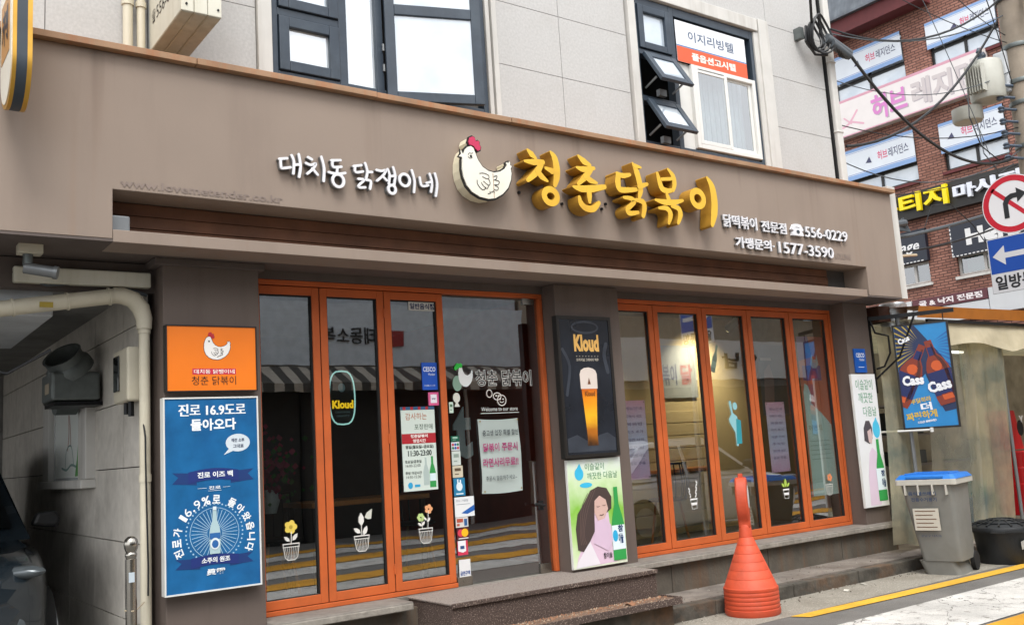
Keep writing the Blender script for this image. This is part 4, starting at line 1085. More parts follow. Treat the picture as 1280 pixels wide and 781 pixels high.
ink(r, 'lettering', '6b3c18', lambda g, y: (g.text('Kloud', .27, .535, .385, .58, y, bold=.02), g.poly([(.31, .64), (.345, .64), (.327, .70)], y)), 3)
M('smoke_print', '363b44', rough=.3, var=.3, scale=5)
def swirls(g, y):
    g.ring(.325, 1.15, .15, .05, .02, y); g.stroke([(.07, .55), (.12, .8), (.05, .95)], .03, y); g.stroke([(.56, .75), (.53, .9), (.56, 1.0)], .04, y - .0002)
    g.poly([(.04, .05), (.59, .05), (.59, .16), (.50, .21), (.40, .19), (.33, .13), (.25, .15), (.15, .20), (.04, .17)], y - .0003)
g = G(); swirls(g, -.0006); g.build('backdrop_print', 'smoke_print', parent=r)

# soju poster beneath it
sk = gradmat('green_print', ['dfe6d0', 'b9d890', '86c048', 'c8dfb0', 'dfe8e4'], 0, .93)
r = board('spring_liquor_poster', 'pale green liquor poster with a cropped figure under the beer light box', 'poster', (5.216, -.232, .468), .62, .925, .03, sk, 'white_pvc', fw=.004)
ink(r, 'pink_cloth', 'd9bfd2', lambda g, y: g.poly([(.03, .01), (.06, .10), (.12, .20), (.2, .32), (.25, .62), (.42, .62), (.44, .35), (.46, .10), (.50, .02)], y))
ink(r, 'white_cloth', 'e2dde4', lambda g, y: g.poly([(.03, .01), (.05, .06), (.2, .22), (.26, .1), (.3, .02)], y), 2)
ink(r, 'hair', '463a38', lambda g, y: g.poly([(.06, .16), (.05, .34), (.08, .46), (.17, .56), (.24, .65), (.33, .68), (.43, .66), (.48, .58), (.47, .48), (.40, .44), (.27, .46), (.26, .30), (.20, .22), (.12, .14)], y), 3)
ink(r, 'face_print', 'cfaea4', lambda g, y: g.poly([(.27, .46), (.28, .56), (.34, .60), (.41, .56), (.43, .48), (.38, .40), (.31, .38)], y), 4)
ink(r, 'hair_strand', '6a5650', lambda g, y: [g.stroke([(.30 - .03 * i, .66 - .01 * i), (.20 - .025 * i, .50), (.14 - .015 * i, .30), (.16 - .02 * i, .2)], .005, y - .0001 * i) for i in range(4)], 4)
ink(r, 'face_line', '4a3030', lambda g, y: (g.stroke([(.30, .51), (.315, .505), (.33, .51)], .004, y), g.stroke([(.37, .515), (.385, .51), (.40, .515)], .004, y), g.stroke([(.33, .435), (.35, .43), (.37, .437)], .006, y)), 6)
ink(r, 'pink_cloth', 'd3bad0', lambda g, y: g.poly([(.24, .20), (.27, .38), (.38, .40), (.45, .34), (.46, .2), (.4, .12)], y), 5)
ink(r, 'lettering', '2e7a4a', lambda g, y: (g.text('이슬같이', .20, .825, .42, .885, y), g.text('깨끗한 다음날', .22, .745, .57, .805, y)))
ink(r, 'drop_mark', '38b4dc', lambda g, y: (g.disc(.13, .80, .05, .055, y), g.poly([(.09, .825), (.17, .825), (.14, .89)], y - .0002), g.disc(.20, .70, .07, .022, y - .0003)))
def bottle(g, y, x, z, s):
    g.poly([(x - .065 * s, z), (x + .065 * s, z), (x + .065 * s, z + .26 * s), (x + .05 * s, z + .33 * s), (x + .022 * s, z + .42 * s), (x + .02 * s, z + .55 * s), (x - .02 * s, z + .55 * s), (x - .022 * s, z + .42 * s), (x - .05 * s, z + .33 * s), (x - .065 * s, z + .26 * s)], y)
ink(r, 'bottle', '2f9a4c', lambda g, y: bottle(g, y, .53, .03, 1.15), 5)
ink(r, 'bottle_label', 'dbe9ee', lambda g, y: g.rect(.455, .12, .605, .33, y), 6)
ink(r, 'bottle_label', '2aa8d8', lambda g, y: g.disc(.49, .24, .03, .05, y), 7)
ink(r, 'lettering', '1b3a68', lambda g, y: (g.text('참', .525, .27, .585, .33, y, bold=.04), g.text('이슬', .525, .17, .58, .26, y, bold=.04)), 7)
ink(r, 'lettering', '2a2a30', lambda g, y: g.text('참이슬', .34, .06, .44, .11, y, bold=.02), 5)

# right pillar: blue plate and white poster
r = board('pest_control_plate', 'blue rectangular plate with white lettering on the right pillar above the white poster', 'sign', (9.545, -.222, 2.14), .21, .275, .02, flat('1554a8', .3), flat('1554a8', .3), fw=.002)
ink(r, 'lettering', 'e6ebf2', lambda g, y: (g.text('CESCO', .025, .175, .185, .225, y, bold=.02), g.text('Member', .08, .135, .18, .165, y), g.rect(.05, .06, .16, .066, y)))
r = board('white_liquor_poster', 'white poster with a green bottle and green handwriting on the right pillar', 'poster', (9.405, -.242, .63), .455, 1.49, .03, flat('dfe0e0', .35), 'white_pvc', fw=.004)
ink(r, 'lettering', '2f8a58', lambda g, y: (g.text('이슬같이', .06, 1.31, .38, 1.43, y), g.text('깨끗한', .09, 1.16, .36, 1.28, y), g.text('다음날', .15, 1.01, .40, 1.12, y)))
ink(r, 'drop_mark', '48b8da', lambda g, y: (g.disc(.36, .86, .07, .10, y), g.poly([(.30, .90), (.42, .90), (.37, 1.0)], y - .0002)))
ink(r, 'figure_print', 'd8c4d4', lambda g, y: g.poly([(.10, .02), (.12, .35), (.18, .60), (.24, .66), (.32, .60), (.34, .3), (.30, .02)], y))
ink(r, 'hair', '4a4448', lambda g, y: g.poly([(.11, .74), (.12, .88), (.17, .96), (.24, .96), (.28, .88), (.27, .76), (.2, .70)], y), 2)
ink(r, 'face_print', 'c9b0ac', lambda g, y: g.poly([(.19, .72), (.18, .84), (.25, .87), (.27, .78), (.24, .70)], y), 3)
ink(r, 'bottle', '2f9a4c', lambda g, y: bottle(g, y, .35, .06, 1.25), 3)
ink(r, 'bottle_label', 'dbe9ee', lambda g, y: g.rect(.265, .18, .435, .42, y), 4)
ink(r, 'lettering', '1b3a68', lambda g, y: (g.text('참', .35, .33, .42, .40, y, bold=.04), g.text('이슬', .35, .21, .42, .31, y, bold=.04)), 5)

# swinging beer sign on a bracket
BR = thing('sign_bracket', 'black iron bracket arm reaching out from the right pillar', 'bracket', (9.92, -.2, 0), R(0))
dx, dy = .4168, -.9090
g = G()
g.obox((.0, .0, 2.77), (dx * .92, dy * .92, 2.765), .03, .045)
g.obox((.0, 0, 2.80), (.0, 0, 1.90), .03, .03)
g.build('arm', 'dark_metal', parent=BR)
pp = [(dx * .03, dy * .03, 2.18), (dx * .12, dy * .12, 2.2), (dx * .2, dy * .2, 2.35), (dx * .2, dy * .2, 2.55), (dx * .06, dy * .06, 2.6), (dx * .02, dy * .02, 2.74)]
g = G(); g.tube(pp, .012); g.tube([(0, 0, 2.05), (dx * .3, dy * .3, 2.3), (dx * .5, dy * .5, 2.75)], .012); g.build('scroll', 'dark_metal', parent=BR)
g = G(); g.cyl((0, 0, 1.45), (dx * .55, dy * .55, 1.445), .012); g.cyl((dx * .54, dy * .54, 1.42), (dx * .54, dy * .54, 1.47), .02); g.build('lower_stay', 'white_pvc', parent=BR)
for q in (.30, .80):
    g = G(); g.tube([(dx * q, dy * q, 2.75), (dx * q, dy * q, 2.66)], .006); g.build('hook', 'dark_metal', parent=BR)
ang = math.degrees(math.atan2(dy, dx))
M('print_azure', '127cba', rough=.3, var=.08, scale=6)
r = board('hanging_beer_sign', 'blue and black hanging sign with two clinking brown beer bottles', 'sign', (9.92 + dx * .245, -.2 + dy * .245, 1.458), .60, 1.205, .035, 'print_azure', 'ink_black', rz=ang, frame='ink_black', fw=.022)
CLIP[0] = (.023, .023, .577, 1.182)
def burst(g, y, a0, a1, n, cx, cz, r0, r1):
    for i in range(n):
        a = R(a0 + (a1 - a0) * i / n)
        g.poly([(cx + r0 * math.cos(a), cz + r0 * math.sin(a)), (cx + r1 * math.cos(a - .02), cz + r1 * math.sin(a - .02)), (cx + r1 * math.cos(a + .03), cz + r1 * math.sin(a + .03))], y - .0001 * i)
ink(r, 'dark_backdrop', '16284e', lambda g, y: g.poly([(.025, .40), (.025, 1.18), (.24, 1.18), (.33, 1.05), (.50, .80), (.576, .66), (.576, .20), (.46, .18), (.36, .42), (.30, .62), (.20, .5)], y))
def clipx(g):      # keep the rays inside the frame
    g.v = [(min(max(v[0], .024), .576), v[1], min(max(v[2], .024), 1.18)) for v in g.v]; return g
ink(r, 'ray', 'b7a03c', lambda g, y: burst(g, y, 118, 225, 11, .31, .93, .10, .5), 2)
ink(r, 'ray', '1b4ea0', lambda g, y: burst(g, y, -45, 40, 9, .34, .93, .10, .5), 2)
def rotp(pts, cx, cz, a, s=1):
    c, q = math.cos(R(a)), math.sin(R(a)); return [(cx + s * (p[0] * c - p[1] * q), cz + s * (p[0] * q + p[1] * c)) for p in pts]
BS = [(-.085, -.40), (.085, -.40), (.095, -.33), (.095, -.02), (.07, .06), (.035, .12), (.03, .27), (-.03, .27), (-.035, .12), (-.07, .06), (-.095, -.02), (-.095, -.33)]
BS = [(a * 1.28, b_ * 1.1) for a, b_ in BS]
for (cx, cz, a, ly) in ((.17, .68, -27, 3), (.43, .70, 13, 6)):
    ink(r, 'bottle', '7d2c16', lambda g, y: g.poly(rotp(BS, cx, cz, a), y), ly)
    ink(r, 'bottle_label', '0e1f58', lambda g, y: (g.poly(rotp([(-.12, -.33), (.12, -.33), (.12, -.06), (-.12, -.06)], cx, cz, a), y), g.poly(rotp([(-.036, .12), (.036, .12), (.033, .22), (-.033, .22)], cx, cz, a), y)), ly + 1)
    ink(r, 'shade', '4a1810', lambda g, y: g.poly(rotp([(.06, -.38), (.095, -.33), (.10, -.02), (.075, .06), (.035, .12), (.03, .25), (.012, .25), (.015, .12), (.04, .05), (.06, -.03)], cx, cz, a), y), ly + 1)
    ink(r, 'highlight', 'c4541f', lambda g, y: (g.poly(rotp([(.06 * math.cos(i * .6), .0 + .06 * math.sin(i * .6)) for i in range(10)], cx, cz, a), y), g.poly(rotp([(-.05, -.39), (.06, -.39), (.05, -.32), (-.06, -.32)], cx, cz, a), y)), ly + 1)
def cass(g, y):
    for cx, cz, a, s in ((.165, .55, 2, 1.15), (.435, .47, 12, 1.25), (.115, 1.02, 22, .65)):
        h = G(); h.text('Cass', -.10, -.045, .10, .055, 0, bold=.05)
        c, q = math.cos(R(a)), math.sin(R(a))
        g.add([(cx + s * (v[0] * c - v[2] * q), y, cz + s * (v[0] * q + v[2] * c)) for v in h.v], h.f)
ink(r, 'brand_lettering', 'e4e6ea', cass, 9)
def tilt(g, y, body, cx, cz, w_, h_, a, bold=.05):
    h = G(); h.text(body, -w_ / 2, -h_ / 2, w_ / 2, h_ / 2, 0, bold=bold); c, q = math.cos(R(a)), math.sin(R(a))
    g.add([(cx + v[0] * c - v[2] * q, y, cz + v[0] * q + v[2] * c) for v in h.v], h.f)
ink(r, 'lettering', 'c9a83a', lambda g, y: (tilt(g, y, '부딪혀라', .22, .325, .22, .06, 8, .03), tilt(g, y, '짜릿하게', .21, .155, .33, .09, 6, .035)), 2)
ink(r, 'lettering', 'e4e6ea', lambda g, y: (tilt(g, y, '더', .27, .25, .12, .09, 6, .04), tilt(g, y, 'COLD BREWED', .26, .085, .20, .025, 6, .04)), 3)
CLIP[0] = None

# ================================================================ stickers, notices and drawings on the glass
GY = .014
def sheet(name, label, cat, x0, z0, w_, h_, col, y=GY, group=None, rot=0, wav=0):
    r = thing(name, label, cat, (x0, y, z0), 0, group)
    r.rotation_euler = (0, R(rot), 0)
    g = G()
    if wav:
        n = 10; vs = []; fs = []
        for i in range(n + 1):
            for j in range(n + 1):
                u, v = i / n, j / n
                vs.append((u * w_ + .006 * math.sin(5 * v), -wav * (math.sin(6 * u + 3 * v) + .6 * math.sin(9 * v - 4 * u)) * .5 - .004, v * h_ - .01 * math.sin(3 * u)))
        for i in range(n):
            for j in range(n): fs.append((i * (n + 1) + j, (i + 1) * (n + 1) + j, (i + 1) * (n + 1) + j + 1, i * (n + 1) + j + 1))
        g.add(vs, fs)
    else: g.box(0, w_, 0, .0012, 0, h_)
    g.build('sheet', flat(col) if isinstance(col, str) else col, parent=r, smooth=bool(wav))
    return r
def pot(name, label, x, z, kind):
    r = thing(name, label, 'sticker', (x, GY, z))
    w0, h0 = .125, .115
    def lines(g, y):
        g.stroke([(-w0 / 2, h0), (w0 / 2, h0)], .008, y, smooth=False); g.stroke([(-w0 / 2, h0 - .022), (w0 / 2, h0 - .022)], .005, y - .0002, smooth=False)
        g.stroke([(-w0 / 2, h0), (-w0 * .38, .02), (-w0 * .22, 0), (w0 * .22, 0), (w0 * .38, .02), (w0 / 2, h0)], .005, y - .0004, smooth=False)
        for i in range(-3, 4): g.stroke([(i * .016, h0 - .022), (i * .010, .004)], .0028, y - .0006, smooth=False)
    if kind != 'stripe': ink(r, 'basket', 'dcdad4', lines)
    else: ink(r, 'basket', 'e4e4e2', lambda g, y: (g.poly([(-.05, .10), (.05, .10), (.045, .085), (-.045, .085)], y), g.poly([(-.043, .06), (.043, .06), (.035, .035), (-.035, .035)], y), g.stroke([(-.048, .10), (-.032, 0), (.032, 0), (.048, .10)], .005, y - .0003, smooth=False)))
    def leafs(g, y, L):
        for i, (cx, cz, a, s) in enumerate(L):
            g.poly(rotp([(.0, -.03), (.014, -.01), (.013, .012), (0, .034), (-.013, .012), (-.014, -.01)], cx, cz, a, s), y - .0002 * i)
    return r, leafs
r, lf = pot('flower_sticker', 'yellow flower in a white basket drawn low on the leftmost glass pane', 2.795, .82, 'b')
ink(r, 'leaf', 'dedcd6', lambda g, y: (lf(g, y, [(-.03, .15, 50, .9), (.03, .16, -40, 1)]), g.stroke([(0, .115), (.004, .2)], .006, y - .001)))
ink(r, 'petal', 'e3c95a', lambda g, y: [g.disc(.0 + .028 * math.cos(i * 1.257), .235 + .028 * math.sin(i * 1.257), .022, y=y - .0002 * i) for i in range(5)])
ink(r, 'flower_centre', 'b39a3a', lambda g, y: g.disc(0, .235, .014, y=y), 3)
r, lf = pot('flower_sticker', 'white leafed plant and butterfly in a white basket drawn on the second glass pane', 3.365, .82, 'b')
ink(r, 'leaf', 'dedcd6', lambda g, y: (lf(g, y, [(-.035, .155, 55, 1.1), (.03, .15, -25, 1.2), (0, .235, 0, 1.6)]), g.stroke([(0, .115), (.0, .2)], .006, y - .001)))
ink(r, 'butterfly', 'c7c8bc', lambda g, y: g.poly([(.03, .25), (.05, .285), (.095, .31), (.09, .27), (.085, .235), (.055, .235)], y))
r, lf = pot('flower_sticker', 'green and orange flowers in a white basket drawn on the third glass pane', 3.93, .82, 'b')
ink(r, 'leaf', 'dedcd6', lambda g, y: (lf(g, y, [(-.05, .15, 50, .7), (-.02, .155, -40, .7), (.03, .18, -40, .7), (.0, .19, 45, .6)]), g.stroke([(-.03, .115), (-.035, .2)], .005, y - .001), g.stroke([(.02, .115), (.03, .25)], .005, y - .0013)))
ink(r, 'petal', 'b9cf86', lambda g, y: [g.disc(-.04 + .02 * math.cos(i * 1.05), .205 + .02 * math.sin(i * 1.05), .014, y=y - .0002 * i) for i in range(6)])
ink(r, 'petal', 'e0a070', lambda g, y: [g.disc(.035 + .022 * math.cos(i * 1.257), .265 + .022 * math.sin(i * 1.257), .016, y=y - .0002 * i) for i in range(5)])
r, lf = pot('plant_sticker', 'white stalks in a striped white pot low on the second pane after the beer sign', 6.985, .83, 'stripe')
ink(r, 'leaf', 'dcdcda', lambda g, y: lf(g, y, [(-.045 - .004 * i, .12 + .025 * i, 40 if i % 2 else -40, .5) for i in range(4)] + [(.03 + .005 * i, .12 + .027 * i, 40 if i % 2 else -40, .6) for i in range(6)]))
r, lf = pot('plant_sticker', 'light green cactus in a white pot drawn low on the right windows', 8.395, .82, 'stripe')
ink(r, 'leaf', 'a9c454', lambda g, y: lf(g, y, [(-.04, .14, 45, 1), (.04, .14, -45, 1), (.0, .16, 0, 1.5)]))
r, lf = pot('flower_sticker', 'orange flower drawn on the rightmost pane over the pale bottle poster', 9.14, .80, 'b')
ink(r, 'petal', 'e0895a', lambda g, y: [g.disc(.02 + .026 * math.cos(i * 1.257), .19 + .026 * math.sin(i * 1.257), .018, y=y - .0002 * i) for i in range(5)], 4)

r = sheet('business_plate', 'small white plate with dark blue Korean letters high on the third pane', 'sign', 3.868, 2.695, .255, .075, 'd6d6d0')
ink(r, 'lettering', '202a5c', lambda g, y: g.text('일반음식점', .012, .012, .243, .063, y, bold=.03))
r = sheet('pest_control_sticker', 'blue sticker with white lettering on the third pane above a small pink sticker', 'sticker', 3.965, 2.04, .145, .225, '1550b4')
ink(r, 'lettering', 'e6ebf2', lambda g, y: (g.text('CESCO', .012, .15, .13, .19, y, bold=.02), g.text('Member', .06, .118, .125, .138, y), g.text('1588-1119', .02, .03, .12, .042, y)))
r = sheet('payment_sticker', 'small pink edged white sticker under the blue sticker on the third pane', 'sticker', 4.015, 1.912, .10, .108, 'd65a8c')
ink(r, 'white_square', 'e6e4ea', lambda g, y: g.rect(.02, .02, .08, .09, y)); ink(r, 'lettering', '4a3a70', lambda g, y: g.text('pay', .032, .047, .068, .06, y, bold=.03), 2)
r = sheet('opening_hours_poster', 'white opening hours poster with a red band and green bottle on the third pane', 'poster', 3.75, 1.235, .315, .67, 'c9d4cc')
ink(r, 'red_band', 'a8222c', lambda g, y: g.rect(0, .375, .315, .455, y)); ink(r, 'blue_edge', '2a5478', lambda g, y: g.rect(0, .645, .315, .67, y))
ink(r, 'red_tick', 'a8222c', lambda g, y: [g.rect(.02 + i * .07, .645, .045 + i * .07, .67, y) for i in range(4)], 2)
ink(r, 'lettering', 'b0623c', lambda g, y: g.text('감사하는', .04, .565, .24, .62, y)); ink(r, 'lettering', '2a4a34', lambda g, y: g.text('포장판매', .12, .485, .29, .53, y))
ink(r, 'lettering', 'e8e2dc', lambda g, y: (g.text('청춘닭볶이', .08, .42, .24, .448, y, bold=.03), g.text('영업시간', .1, .382, .22, .41, y, bold=.03)), 2)
ink(r, 'lettering', '26302c', lambda g, y: (g.text('평일(월요일~금요일)', .03, .33, .29, .362, y, bold=.03), g.text('11:30-23:00', .05, .275, .27, .32, y, bold=.03),
    g.text('토요일/공휴일', .02, .22, .17, .245, y, bold=.02), g.text('16:00-22:00', .025, .19, .16, .212, y), g.text('주방 마감시간', .02, .13, .17, .155, y, bold=.02), g.text('14:30-15:30', .025, .10, .16, .122, y)))
ink(r, 'bottle', '2f9048', lambda g, y: bottle(g, y, .27, .02, .45)); ink(r, 'bottle_label', 'cfe0e4', lambda g, y: g.rect(.242, .07, .298, .13, y), 2)
ink(r, 'bottle', 'a9b8b4', lambda g, y: bottle(g, y, .21, .04, .40)); ink(r, 'drop_mark', '2a9ac8', lambda g, y: (g.disc(.06, .045, .022, .025, y), g.rect(.10, .03, .15, .05, y - .0002)))

# door: logo lettering and stickers
DOORST = [('c6d8c8', 4.207, 1.845, .04, .09, 'narrow pale strip sticker highest at the left edge of the glass door', '4a6a50'),
 ('0d5a44', 4.207, 1.61, .08, .045, 'dark green sticker at the left edge of the glass door', 'a8c8b8'),
 ('cdd2d6', 4.207, 1.535, .08, .07, 'white sticker with coloured dots at the left edge of the glass door', 'dots'),
 ('c4ccc6', 4.207, 1.415, .085, .115, 'pale grey green card sticker below the dotted one on the glass door', '8a9a90'),
 ('c8bfa8', 4.207, 1.315, .10, .095, 'beige picture sticker above the blue hand sticker on the glass door', '5a4a38'),
 ('2478a0', 4.210, 1.165, .11, .145, 'blue sticker with a white hand on the glass door', 'hand'),
 ('dfe1e2', 4.210, .995, .19, .16, 'large white card sticker with a blue swoosh on the glass door', 'swoosh'),
 ('d2ccc8', 4.212, .912, .12, .08, 'white sticker with small red pictures on the glass door', 'pics'),
 ('5a1a28', 4.216, .815, .115, .09, 'payment card sticker of red and yellow discs on the glass door', 'cards'),
 ('c83250', 4.216, .69, .10, .115, 'red edged white card sticker on the glass door', 'redcard'),
 ('dcdcdc', 4.222, .52, .11, .135, 'white sticker with blue writing just above the door lock', 'bluew')]
for col, x, z, w_, h_, lab, k in DOORST:
    r = sheet('door_sticker', lab, 'sticker', x, z, w_, h_, col, y=.008)
    if k == 'dots':
        for c, q in (('c03040', .2), ('2a50a0', .5), ('207848', .8)): ink(r, 'dot', c, lambda g, y: (g.disc(w_ * q, h_ * .7, .011, y=y), g.disc(w_ * (1 - q), h_ * .3, .011, y=y - .0002)))
    elif k == 'hand': ink(r, 'hand_mark', 'd8e4ea', lambda g, y: (g.disc(.055, .075, .03, .035, y), g.rect(.035, .10, .048, .135, y - .0002), g.rect(.06, .10, .073, .13, y - .0002), g.rect(.02, .012, .09, .022, y)))
    elif k == 'swoosh': ink(r, 'swoosh', '1f5ca8', lambda g, y: g.poly([(.06, .03), (.19, .09), (.19, .045), (.12, .02)], y)); ink(r, 'lettering', '6a7480', lambda g, y: (g.text('카드 가맹점', .015, .12, .13, .14, y), g.rect(.015, .10, .15, .103, y)))
    elif k == 'pics': ink(r, 'pictures', 'b0503c', lambda g, y: (g.rect(.01, .04, .07, .07, y), g.rect(.01, .012, .035, .03, y))); ink(r, 'pictures', '2a5a90', lambda g, y: g.rect(.08, .01, .11, .065, y))
    elif k == 'cards':
        ink(r, 'disc', 'd23c50', lambda g, y: g.disc(.038, .052, .03, y=y)); ink(r, 'disc', 'f0b41c', lambda g, y: g.disc(.077, .052, .033, y=y), 2); ink(r, 'strip', 'dcdcdc', lambda g, y: g.rect(.015, .004, .11, .012, y))
    elif k == 'redcard': ink(r, 'white_card', 'e4e4e8', lambda g, y: g.poly([(.005, .035), (.05, .02), (.08, .03), (.08, .115), (.005, .115)], y)); ink(r, 'blue_mark', '2a4a7a', lambda g, y: g.rect(.025, .05, .065, .075, y), 2)
    elif k == 'bluew': ink(r, 'lettering', '24488c', lambda g, y: (g.text('금연구역', .008, .008, .102, .045, y, bold=.04),))
    else: ink(r, 'print', k, lambda g, y: (g.rect(w_ * .2, h_ * .55, w_ * .8, h_ * .8, y), g.rect(w_ * .2, h_ * .25, w_ * .6, h_ * .33, y)))
LG = thing('door_logo_sticker', 'chicken and balloon drawings with shop name written in outline on the glass door', 'sticker', (4.2, .012, 1.8))
pts = [((p[0] - 3.9) * .30 + .095, (p[1] - 3.45) * .42 + .25) for p in CHICK['body']]
ink(LG, 'shadow_shape', '7d9a88', lambda g, y: g.disc(.10, .29, .045, .065, y)); ink(LG, 'chicken_body', 'dcdedc', lambda g, y: g.poly(pts, y), 2)
ink(LG, 'comb', '28b03c', lambda g, y: (g.disc(.11, .435, .022, .025, y), g.disc(.14, .44, .018, .02, y - .0003), g.disc(.09, .42, .014, .02, y - .0005)), 3)
ink(LG, 'balloon', 'd0d0c4', lambda g, y: (g.disc(.085, .17, .035, .042, y), g.poly([(.075, .13), (.095, .13), (.115, .095), (.06, .095)], y - .0003)), 2)
ink(LG, 'lettering_edge', 'cfcdc8', lambda g, y: g.text('청춘 닭볶이', .285, .262, .885, .405, y, bold=.045), 1)
ink(LG, 'lettering', '14100e', lambda g, y: g.text('청춘 닭볶이', .29, .268, .88, .40, y, bold=-.002), 3)
ink(LG, 'lettering', 'd8d8d4', lambda g, y: (g.text('Welcome to our store', .33, .05, .71, .085, y), g.rect(.32, .030, .72, .035, y)), 1)
def faces(g, y):
    g.ring(.42, .20, .028, .032, .008, y); g.ring(.50, .175, .04, .03, .008, y - .0004); g.ring(.545, .14, .045, .045, .008, y - .0008)
    g.disc(.53, .15, .007, y=y); g.disc(.56, .15, .007, y=y); g.stroke([(.525, .13), (.545, .12), (.565, .13)], .006, y - .001); g.disc(.49, .18, .008, y=y); g.disc(.515, .18, .008, y=y)
ink(LG, 'face_drawing', 'd8cfc8', faces, 1)
r = sheet('paper_notice', 'rippled white paper notice with magenta handwriting taped to the glass door', 'notice', 4.485, 1.165, .42, .62, 'a9b4b0', y=.012, wav=.012)
ink(r, 'lettering', '1c2430', lambda g, y: (g.text('중고생 입장 특별 할인', .03, .475, .40, .525, y - .018, bold=.01), g.text('주문시 말씀해주세요~', .04, .10, .36, .14, y - .018)))
ink(r, 'lettering', 'a02a68', lambda g, y: (g.text('닭볶이 주문시', .03, .345, .385, .415, y - .018, bold=.02), g.text('라면사리무료!!', .02, .215, .385, .29, y - .018, bold=.02)))
g = G()
for a, b in ((.01, .60), (.40, .605), (.02, .015), (.40, .02)): g.disc(a, b, .008, y=-.02)
g.build('tack', flat('8a7440'), parent=r)
g = G(); g.text('t', 0, 0, .19, .46, 0, t=.02, bold=.04); o = g.build('cutout_letter', flat('c8caca'), loc=(4.50, .42, 1.46)); tag(o, 'large grey letter t standing inside behind the glass door', 'letter')

pk = gradmat('notice_lilac', ['e0a8c8', 'e0c8e0', 'd0cce4', 'e0c8dc', 'e8a8c0'], 0, .75)
for x, z, lab in ((6.172, 1.16, 'lilac handwritten menu notice hanging in the first pane right of the beer sign'), (8.265, 1.10, 'lilac handwritten menu notice hanging in the fourth pane right of the beer sign')):
    r = sheet('menu_notice', lab, 'notice', x, z, .31, .75, pk, y=.07, group='lilac menu notices')
    ink(r, 'lettering', '5a4a80', lambda g, y: [g.text(t_, .05, .66 - i * .075, .26, .69 - i * .075, y) for i, t_ in enumerate(('메뉴안내', '닭볶이 세트', '볶음밥', '치즈 추가', '라면 사리', '주먹밥', '계란찜 세트', '음료 주류'))])
    ink(r, 'tack', '6a6a3a', lambda g, y: [g.disc(a, b, .007, y=y) for a, b in ((.015, .735), (.295, .735), (.015, .015), (.295, .015))], 2)
r = thing('figure_sticker', 'pale blue cutout figure with a drink stuck on the right windows', 'sticker', (7.58, GY, 1.41))
ink(r, 'figure', '8fc4cc', lambda g, y: (g.disc(.13, .41, .035, .04, y), g.poly([(.05, .47), (.075, .46), (.09, .34), (.15, .30), (.16, .22), (.14, .12), (.135, 0), (.105, 0), (.1, .14), (.03, .24), (.02, .28), (.065, .33), (.04, .44)], y - .0003)))
ink(r, 'blue_panel', '2f93a0', lambda g, y: g.poly([(.11, .02), (.19, .02), (.20, .26), (.13, .28)], y), 2)
r = thing('bottle_sticker', 'small green bottle picture high inside the right windows', 'sticker', (7.43, .05, 2.18))
ink(r, 'bottle', '2a8444', lambda g, y: g.poly(rotp([(-.035, 0), (.035, 0), (.035, .16), (.015, .22), (.015, .3), (-.015, .3), (-.015, .22), (-.035, .16)], .03, 0, -20), y))
ink(r, 'bottle_label', '9fd0a8', lambda g, y: g.poly(rotp([(-.035, .05), (.035, .05), (.035, .12), (-.035, .12)], .03, 0, -20), y), 2)
r = sheet('bottle_poster', 'orange poster with a large pale bottle shape inside the rightmost pane', 'poster', 8.88, .80, .55, 1.78, 'd87450', y=.05)
ink(r, 'violet_corner', '8a5a88', lambda g, y: (g.poly([(.0, 1.5), (.25, 1.55), (.2, 1.78), (0, 1.78)], y), g.rect(.05, 1.28, .38, 1.45, y - .0003)))
ink(r, 'pale_bottle', 'ccd8cf', lambda g, y: g.poly([(.02, .0), (.55, 0), (.55, .6), (.50, .75), (.30, .92), (.15, 1.02), (.16, 1.12), (.12, 1.22), (.06, 1.25), (.03, 1.15), (.03, .9)], y))
ink(r, 'cup_mark', 'd0ccc4', lambda g, y: g.poly([(.2, 1.46), (.24, 1.58), (.26, 1.52), (.31, 1.52), (.33, 1.58), (.35, 1.46), (.3, 1.42), (.24, 1.42)], y), 2)
ink(r, 'lettering', '8a7a2c', lambda g, y: g.text('이벤트', .06, .72, .30, .78, y), 2)
ink(r, 'lettering', '5a6a60', lambda g, y: [g.rect(.06, .6 - i * .05, .40, .604 - i * .05, y) for i in range(5)], 2)
r = sheet('black_price_label', 'grey label with dark rows of writing on the rightmost pane', 'label', 8.88, 2.04, .29, .14, '8a8878', y=.06)
ink(r, 'lettering', '2a2c28', lambda g, y: (g.text('행사 안내', .02, .085, .27, .125, y, bold=.02), g.text('생맥주 500', .02, .02, .27, .06, y, bold=.02)))

# neon oval in the second window
NE = thing('neon_beer_sign', 'oval neon window sign with yellow glowing letters behind the second pane', 'sign', (3.19, .15, 1.79))
g = G()
pth = []
for i in range(25):
    a = -math.pi / 2 + 2 * math.pi * i / 24
    x = .11 * (1 if math.cos(a) > 0 else -1) * abs(math.cos(a)) ** .6; z = .21 * (1 if math.sin(a) > 0 else -1) * abs(math.sin(a)) ** .8
    pth.append((.12 + x, 0, .21 + z))
g.tube(pth, .006); g.build('tube', flat('a8d8d0', emit=.5), parent=NE, smooth=True)
g = G(); g.poly([(p[0], p[2]) for p in pth[:-1]], .012, .004); g.build('backing', 'black_gap', parent=NE)
g = G(); g.text('Kloud', .035, .125, .215, .19, 0, t=.006, bold=.03); g.build('lettering', flat('e8b81c', emit=.6), parent=NE)
g = G(); g.text('ORIGINAL', .06, .09, .19, .105, .005); g.text('GRAVITY', .07, .06, .18, .075, .005); g.disc(.12, .29, .03, .035, .006); g.build('lettering', flat('6a8a90'), parent=NE)

